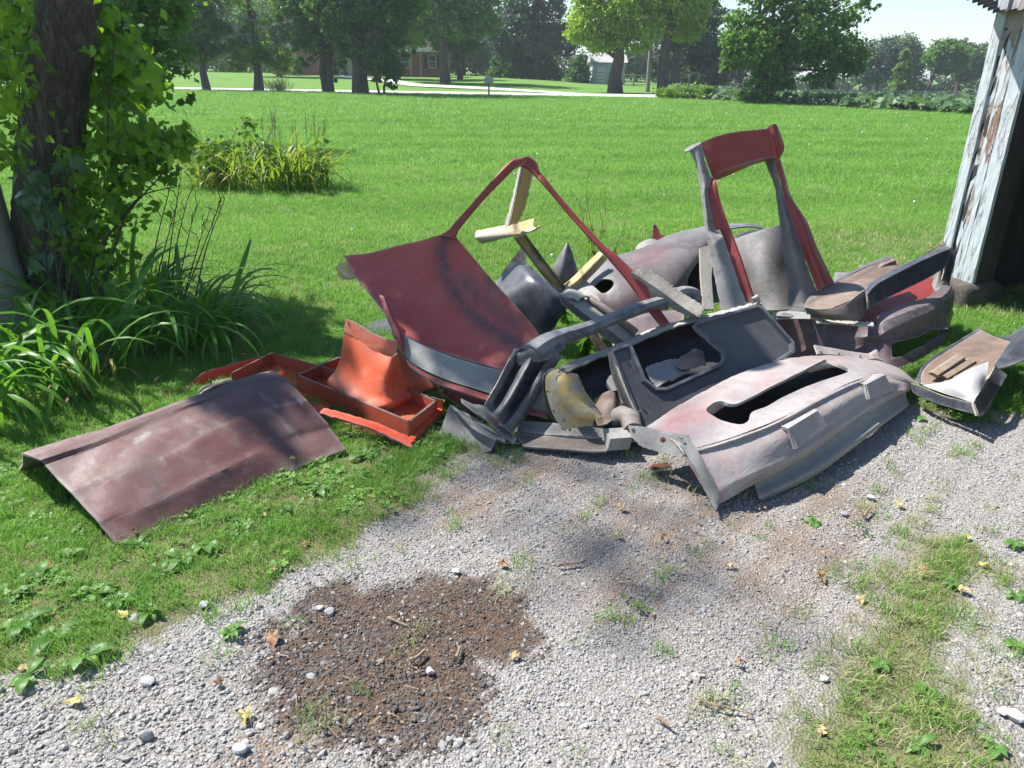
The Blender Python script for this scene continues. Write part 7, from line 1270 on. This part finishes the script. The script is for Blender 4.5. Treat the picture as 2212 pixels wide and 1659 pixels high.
for k, (label, px, py, r, mt) in enumerate([('white angular stone sitting alone in the oil stain', 930, 1452, .021, stm), ('big grey stone at the bottom of the left gravel', 315, 1594, .026, stg), ('rounded white stone on the gravel at the lower edge, left of the stain', 520, 1620, .024, stm), ('dark stone at the upper left rim of the oil stain', 712, 1325, .022, stg), ('pale stone next to the dark one at the stain rim', 690, 1315, .018, stm),
        ('grey stone beside the folded leaf in the left weeds', 290, 1337, .019, stg), ('white stone by the weeds at the lower right corner', 2190, 1550, .03, stm), ('smaller white stone touching the one in the lower right corner', 2168, 1540, .022, stm), ('pale stone on the gravel among the weeds above the lemon leaf', 1880, 1076, .022, stm), ('grey stone on the gravel just right of the nose panel', 1822, 1110, .02, stg),
        ('pale flat stone on the gravel left of the grass strip', 1780, 1468, .018, stm), ('grey stone on the gravel under the left weeds', 320, 1475, .024, stm), ('pale stone in the tufts above the stain', 440, 1308, .022, stm), ('grey stone in the gravel under the ribbed bracket', 1105, 990, .02, stg), ('white pebble cluster stone above the oil stain', 985, 1235, .018, stm)]):
    V, Fc = rock_data(300 + k, .6, 2); p = atz(px, py); o = mesh_obj('stone', V * r * .85 + np.array((p.x, p.y, r * .25)), Fc, mt, smooth=True, ang=24); tag(o, label, 'stone', 'larger stones on the gravel')
# broad-leaved weeds, one by one
wm_ = leafmat('plantain_leaves', (.09, .2, .045), (.18, .33, .085), trans=.4, rough=.45)
def plantain_leaf(L, wd, droop, seed):
    r = np.random.default_rng(seed); V, Fc = [], []; ns = 6
    for i in range(ns + 1):
        f = i / ns; w_ = wd * (.12 if f < .18 else math.sin(math.pi * ((f - .12) / .88) ** .8) ** .7 if f < 1 else .02); x_ = f * L; z_ = .35 * L * math.sin(f * 1.9) - droop * f * f * L
        for s_ in (-1, -.5, 0, .5, 1): V.append((x_, s_ * w_, z_ + .22 * w_ * abs(s_) + .06 * w_ * math.sin(9 * f + 3 * s_)))
        if i: k = 5 * (i - 1); Fc += [(k + q, k + q + 5, k + q + 6, k + q + 1) for q in range(4)]
    me = bpy.data.meshes.new('leaf'); me.from_pydata(V, [], Fc); me.materials.append(wm_); me.polygons.foreach_set('use_smooth', np.ones(len(Fc), bool)); a = me.attributes.new('tint', 'FLOAT', 'POINT'); a.data.foreach_set('value', np.full(len(V), r.uniform(.05, .9), np.float32)); return me
wl = [plantain_leaf(.1, .026, .35, 1), plantain_leaf(.085, .028, .5, 2), plantain_leaf(.115, .024, .25, 3), plantain_leaf(.075, .022, .6, 4), plantain_leaf(.06, .02, .45, 5)]
spots = [(205, 1285, 1.15, 'largest plantain rosette in the middle of the left weeds'), (250, 1300, .8, 'plantain touching the largest rosette on its right side'), (120, 1378, 1.1, 'big plantain at the lower edge of the left weeds'), (185, 1425, 1.0, 'plantain spreading over the gravel below the left weeds'), (45, 1355, 1.1, 'plantain against the left picture edge, above the orange leaf'), (15, 1290, 1.0, 'upper plantain at the left picture edge'),
         (60, 1465, .8, 'small plantain beside the orange leaf'), (395, 1210, 1.0, 'pale plantain below the front corner of the maroon panel'), (440, 1185, .9, 'second pale plantain right of the front corner of the maroon panel'), (345, 1240, .8, 'plantain between the maroon corner and the largest rosette'), (510, 1135, .8, 'plantain in the clover along the front edge of the maroon panel'), (610, 1100, .8, 'plantain midway along the front edge of the maroon panel'),
         (690, 1060, .85, 'plantain below the right end of the maroon panel'), (790, 985, 1.0, 'bright plantain between the maroon panel and the red tray'), (850, 1000, .9, 'plantain on the gravel side below the red tray'), (730, 1015, .8, 'plantain close under the right corner of the maroon panel'), (300, 1180, .7, 'plantain left of the maroon front corner'), (500, 1370, .6, 'small plantain at the edge of the oil stain'),
         (325, 1325, .7, 'plantain near the grey stone in the left weeds'), (1985, 1615, 1.0, 'large plantain at the bottom of the grass strip'), (2150, 1620, .9, 'plantain at the bottom right, below the white stones'), (2190, 1395, .9, 'spiky plantain on the gravel at the right edge'), (2195, 1290, .8, 'plantain at the right edge beside the lemon leaf'), (2060, 1265, .7, 'plantain in the middle of the grass strip'),
         (1900, 1440, .6, 'small plantain on the left side of the grass strip'), (2190, 1180, .8, 'upper plantain at the right edge'), (2000, 1500, .8, 'plantain low in the grass strip'), (1760, 1130, .6, 'tiny plantain on the gravel under the nose panel'), (1990, 905, .7, 'weed between the nose panel and the ribbed tray'), (90, 1250, .9, 'plantain in the tall grass left of the maroon panel'), (150, 1210, .8, 'plantain in the grass near the left end of the maroon panel')]
for (px, py, s_, lab) in spots:
    s_ *= .72 if px > 1800 else 1
    p = atz(px, py); t = empty('plantain', (p.x, p.y, 0), lab, 'weed', 'plantain weeds at the gravel edge'); n = random.randint(7, 10); a0 = random.uniform(0, 6)
    for k in range(n): put('leaf', wl[random.randrange(5)], t, (p.x, p.y, .004), (random.gauss(0, .12), random.gauss(-.05, .16), a0 + k * 6.28 / n + random.gauss(0, .25)), s_ * .85 * random.uniform(.6, 1.05))
# clover and chickweed mat: tiny leaves, uncountable
clm = leafmat('clover_leaves', (.08, .19, .035), (.2, .37, .08), 'INSTANCER', .35, .5)
def clover(seed):
    r = np.random.default_rng(seed); V, Fc = [], []
    for _ in range(7):
        c_ = np.array([r.normal(0, .03), r.normal(0, .03), r.uniform(.008, .03)]); a = r.uniform(0, 6.28)
        for q in range(3):
            d = np.array([math.cos(a + q * 2.09), math.sin(a + q * 2.09), r.uniform(-.2, .3)]); s_ = np.array([-d[1], d[0], 0]); L = r.uniform(.010, .017); k = len(V)
            V += [c_, c_ + d * L * .6 - s_ * L * .5, c_ + d * L * 1.05, c_ + d * L * .6 + s_ * L * .5]; Fc.append((k, k + 1, k + 2, k + 3))
    return proto('clover', V, Fc, clm)
cps = [clover(k) for k in range(4)]
x, y = frustum_pts(6500, 1.3, 5.5); g, gra, sta, dr = masks(x, y); pr = gra * sstep(-.1, .5, wob(x, y, 1.1, 9.) + .7 * np.exp(-((x + 1.0) ** 2 + (y - 2.7) ** 2) / .9)) * (1 - .8 * sta) * np.where(g > .6, .15, 1) * lily_bed(x, y)
k = rng.uniform(0, 1, len(x)) < pr; x, y = x[k], y[k]; n = len(x); scatter('clover_mat', np.stack([x, y, np.zeros(n)], -1), np.stack([rng.normal(0, .15, n), rng.normal(0, .15, n), rng.uniform(0, 6.3, n)], -1), rng.uniform(.5, 1.15, n), rng.uniform(0, .9, n), cps)
# dry straw and crumbs on the gravel
stw = leafmat('straw_bits', (.2, .12, .07), (.45, .34, .22), 'INSTANCER', .05, .9); sb = [proto('straw', [(-.02, -.0012, 0), (.02, -.001, .002), (.02, .001, .002), (-.02, .0012, .001)], [(0, 1, 2, 3)], stw), proto('crumb', [(-.005, -.003, 0), (.005, -.004, .003), (.006, .003, .001), (-.004, .004, .004)], [(0, 1, 2, 3)], stw)]
x, y = frustum_pts(9000, 1.2, 4.2); g, gra, sta, dr = masks(x, y); k = rng.uniform(0, 1, len(x)) < g * (.12 + .7 * dr + .25 * sta); x, y = x[k], y[k]; n = len(x)
scatter('straw_litter', np.stack([x, y, np.full(n, .010)], -1), np.stack([rng.normal(0, .2, n), rng.normal(0, .2, n), rng.uniform(0, 6.3, n)], -1), rng.uniform(.3, 1.1, n), rng.uniform(0, .9, n), sb)
# wild stems round the heap
def stemweed(label, px, py, Y, h, n, seed, leafs=8, cat='weed', sz=.05, mat=None):
    r = np.random.default_rng(seed); p = at(px, py, Y); p.z = 0; t = empty('stem_weed', p, label, cat, 'tall weeds round the heap'); m = MB()
    for k in range(n):
        e = p + Vector((r.normal(0, .12) * h, r.normal(0, .06) * h, h * r.uniform(.7, 1.1))); lp2 = limb_path(p + Vector((r.normal(0, .02), r.normal(0, .02), 0)), e, 6, .04); m.tube(lp2, [.0045, .004, .0035, .003, .0025, .0015], 4)
        for s_ in range(4): q = lp2[r.integers(3, 6)]; m.tube([q, q + Vector((r.normal(0, .05), r.normal(0, .03), r.uniform(.03, .12)))], [.002, .001], 3)
        for s_ in range(leafs): q = lp2[r.integers(0, 4)]; put('leaf', vines[r.integers(0, 4)], t, q, (r.normal(-.6, .4), r.normal(0, .3), r.uniform(0, 6.28)), (sz * .6, sz * r.uniform(.8, 1.6), sz))
    m.build('stem', bpy.data.materials['straw_stalk'], t); return t
stemweed('tall spindly weed with bare seed stems beyond the window frame', 1290, 545, 5.6, .85, 6, 21); stemweed('leafy young weed growing in front of the grey pointed blade', 1222, 620, 4.95, .22, 3, 22, 9, sz=.06); stemweed('white-flowered weed in the lawn behind the red tray', 523, 775, 4.25, .16, 3, 23, 6, sz=.035); stemweed('small-leaved weed with pale buds left of the red tray', 200, 880, 3.55, .3, 6, 24, 8, sz=.045); stemweed('weed in the dark gap below the torn channel', 1262, 770, 4.25, .25, 6, 25, 12, sz=.055)
stemweed('weed in the shade under the red deck beside the red tray', 965, 905, 3.5, .12, 4, 26, 6, sz=.04)

# ---- the summer haze that pales the far trees
hm = bpy.data.materials.new('summer_haze'); hm.use_nodes = True; hn = hm.node_tree; hn.nodes.clear(); ho = hn.nodes.new('ShaderNodeOutputMaterial'); hv = hn.nodes.new('ShaderNodeVolumePrincipled')
hv.inputs['Density'].default_value = .00068; hv.inputs['Color'].default_value = (.86, .93, 1, 1); hv.inputs['Anisotropy'].default_value = .2; hn.links.new(hv.outputs[0], ho.inputs['Volume'])
m = MB(); m.box((-740, -60, -2.6), (740, 1260, 24)); tag(m.build('haze', hm, base=(0, 0, -2.6)), kind='stuff')
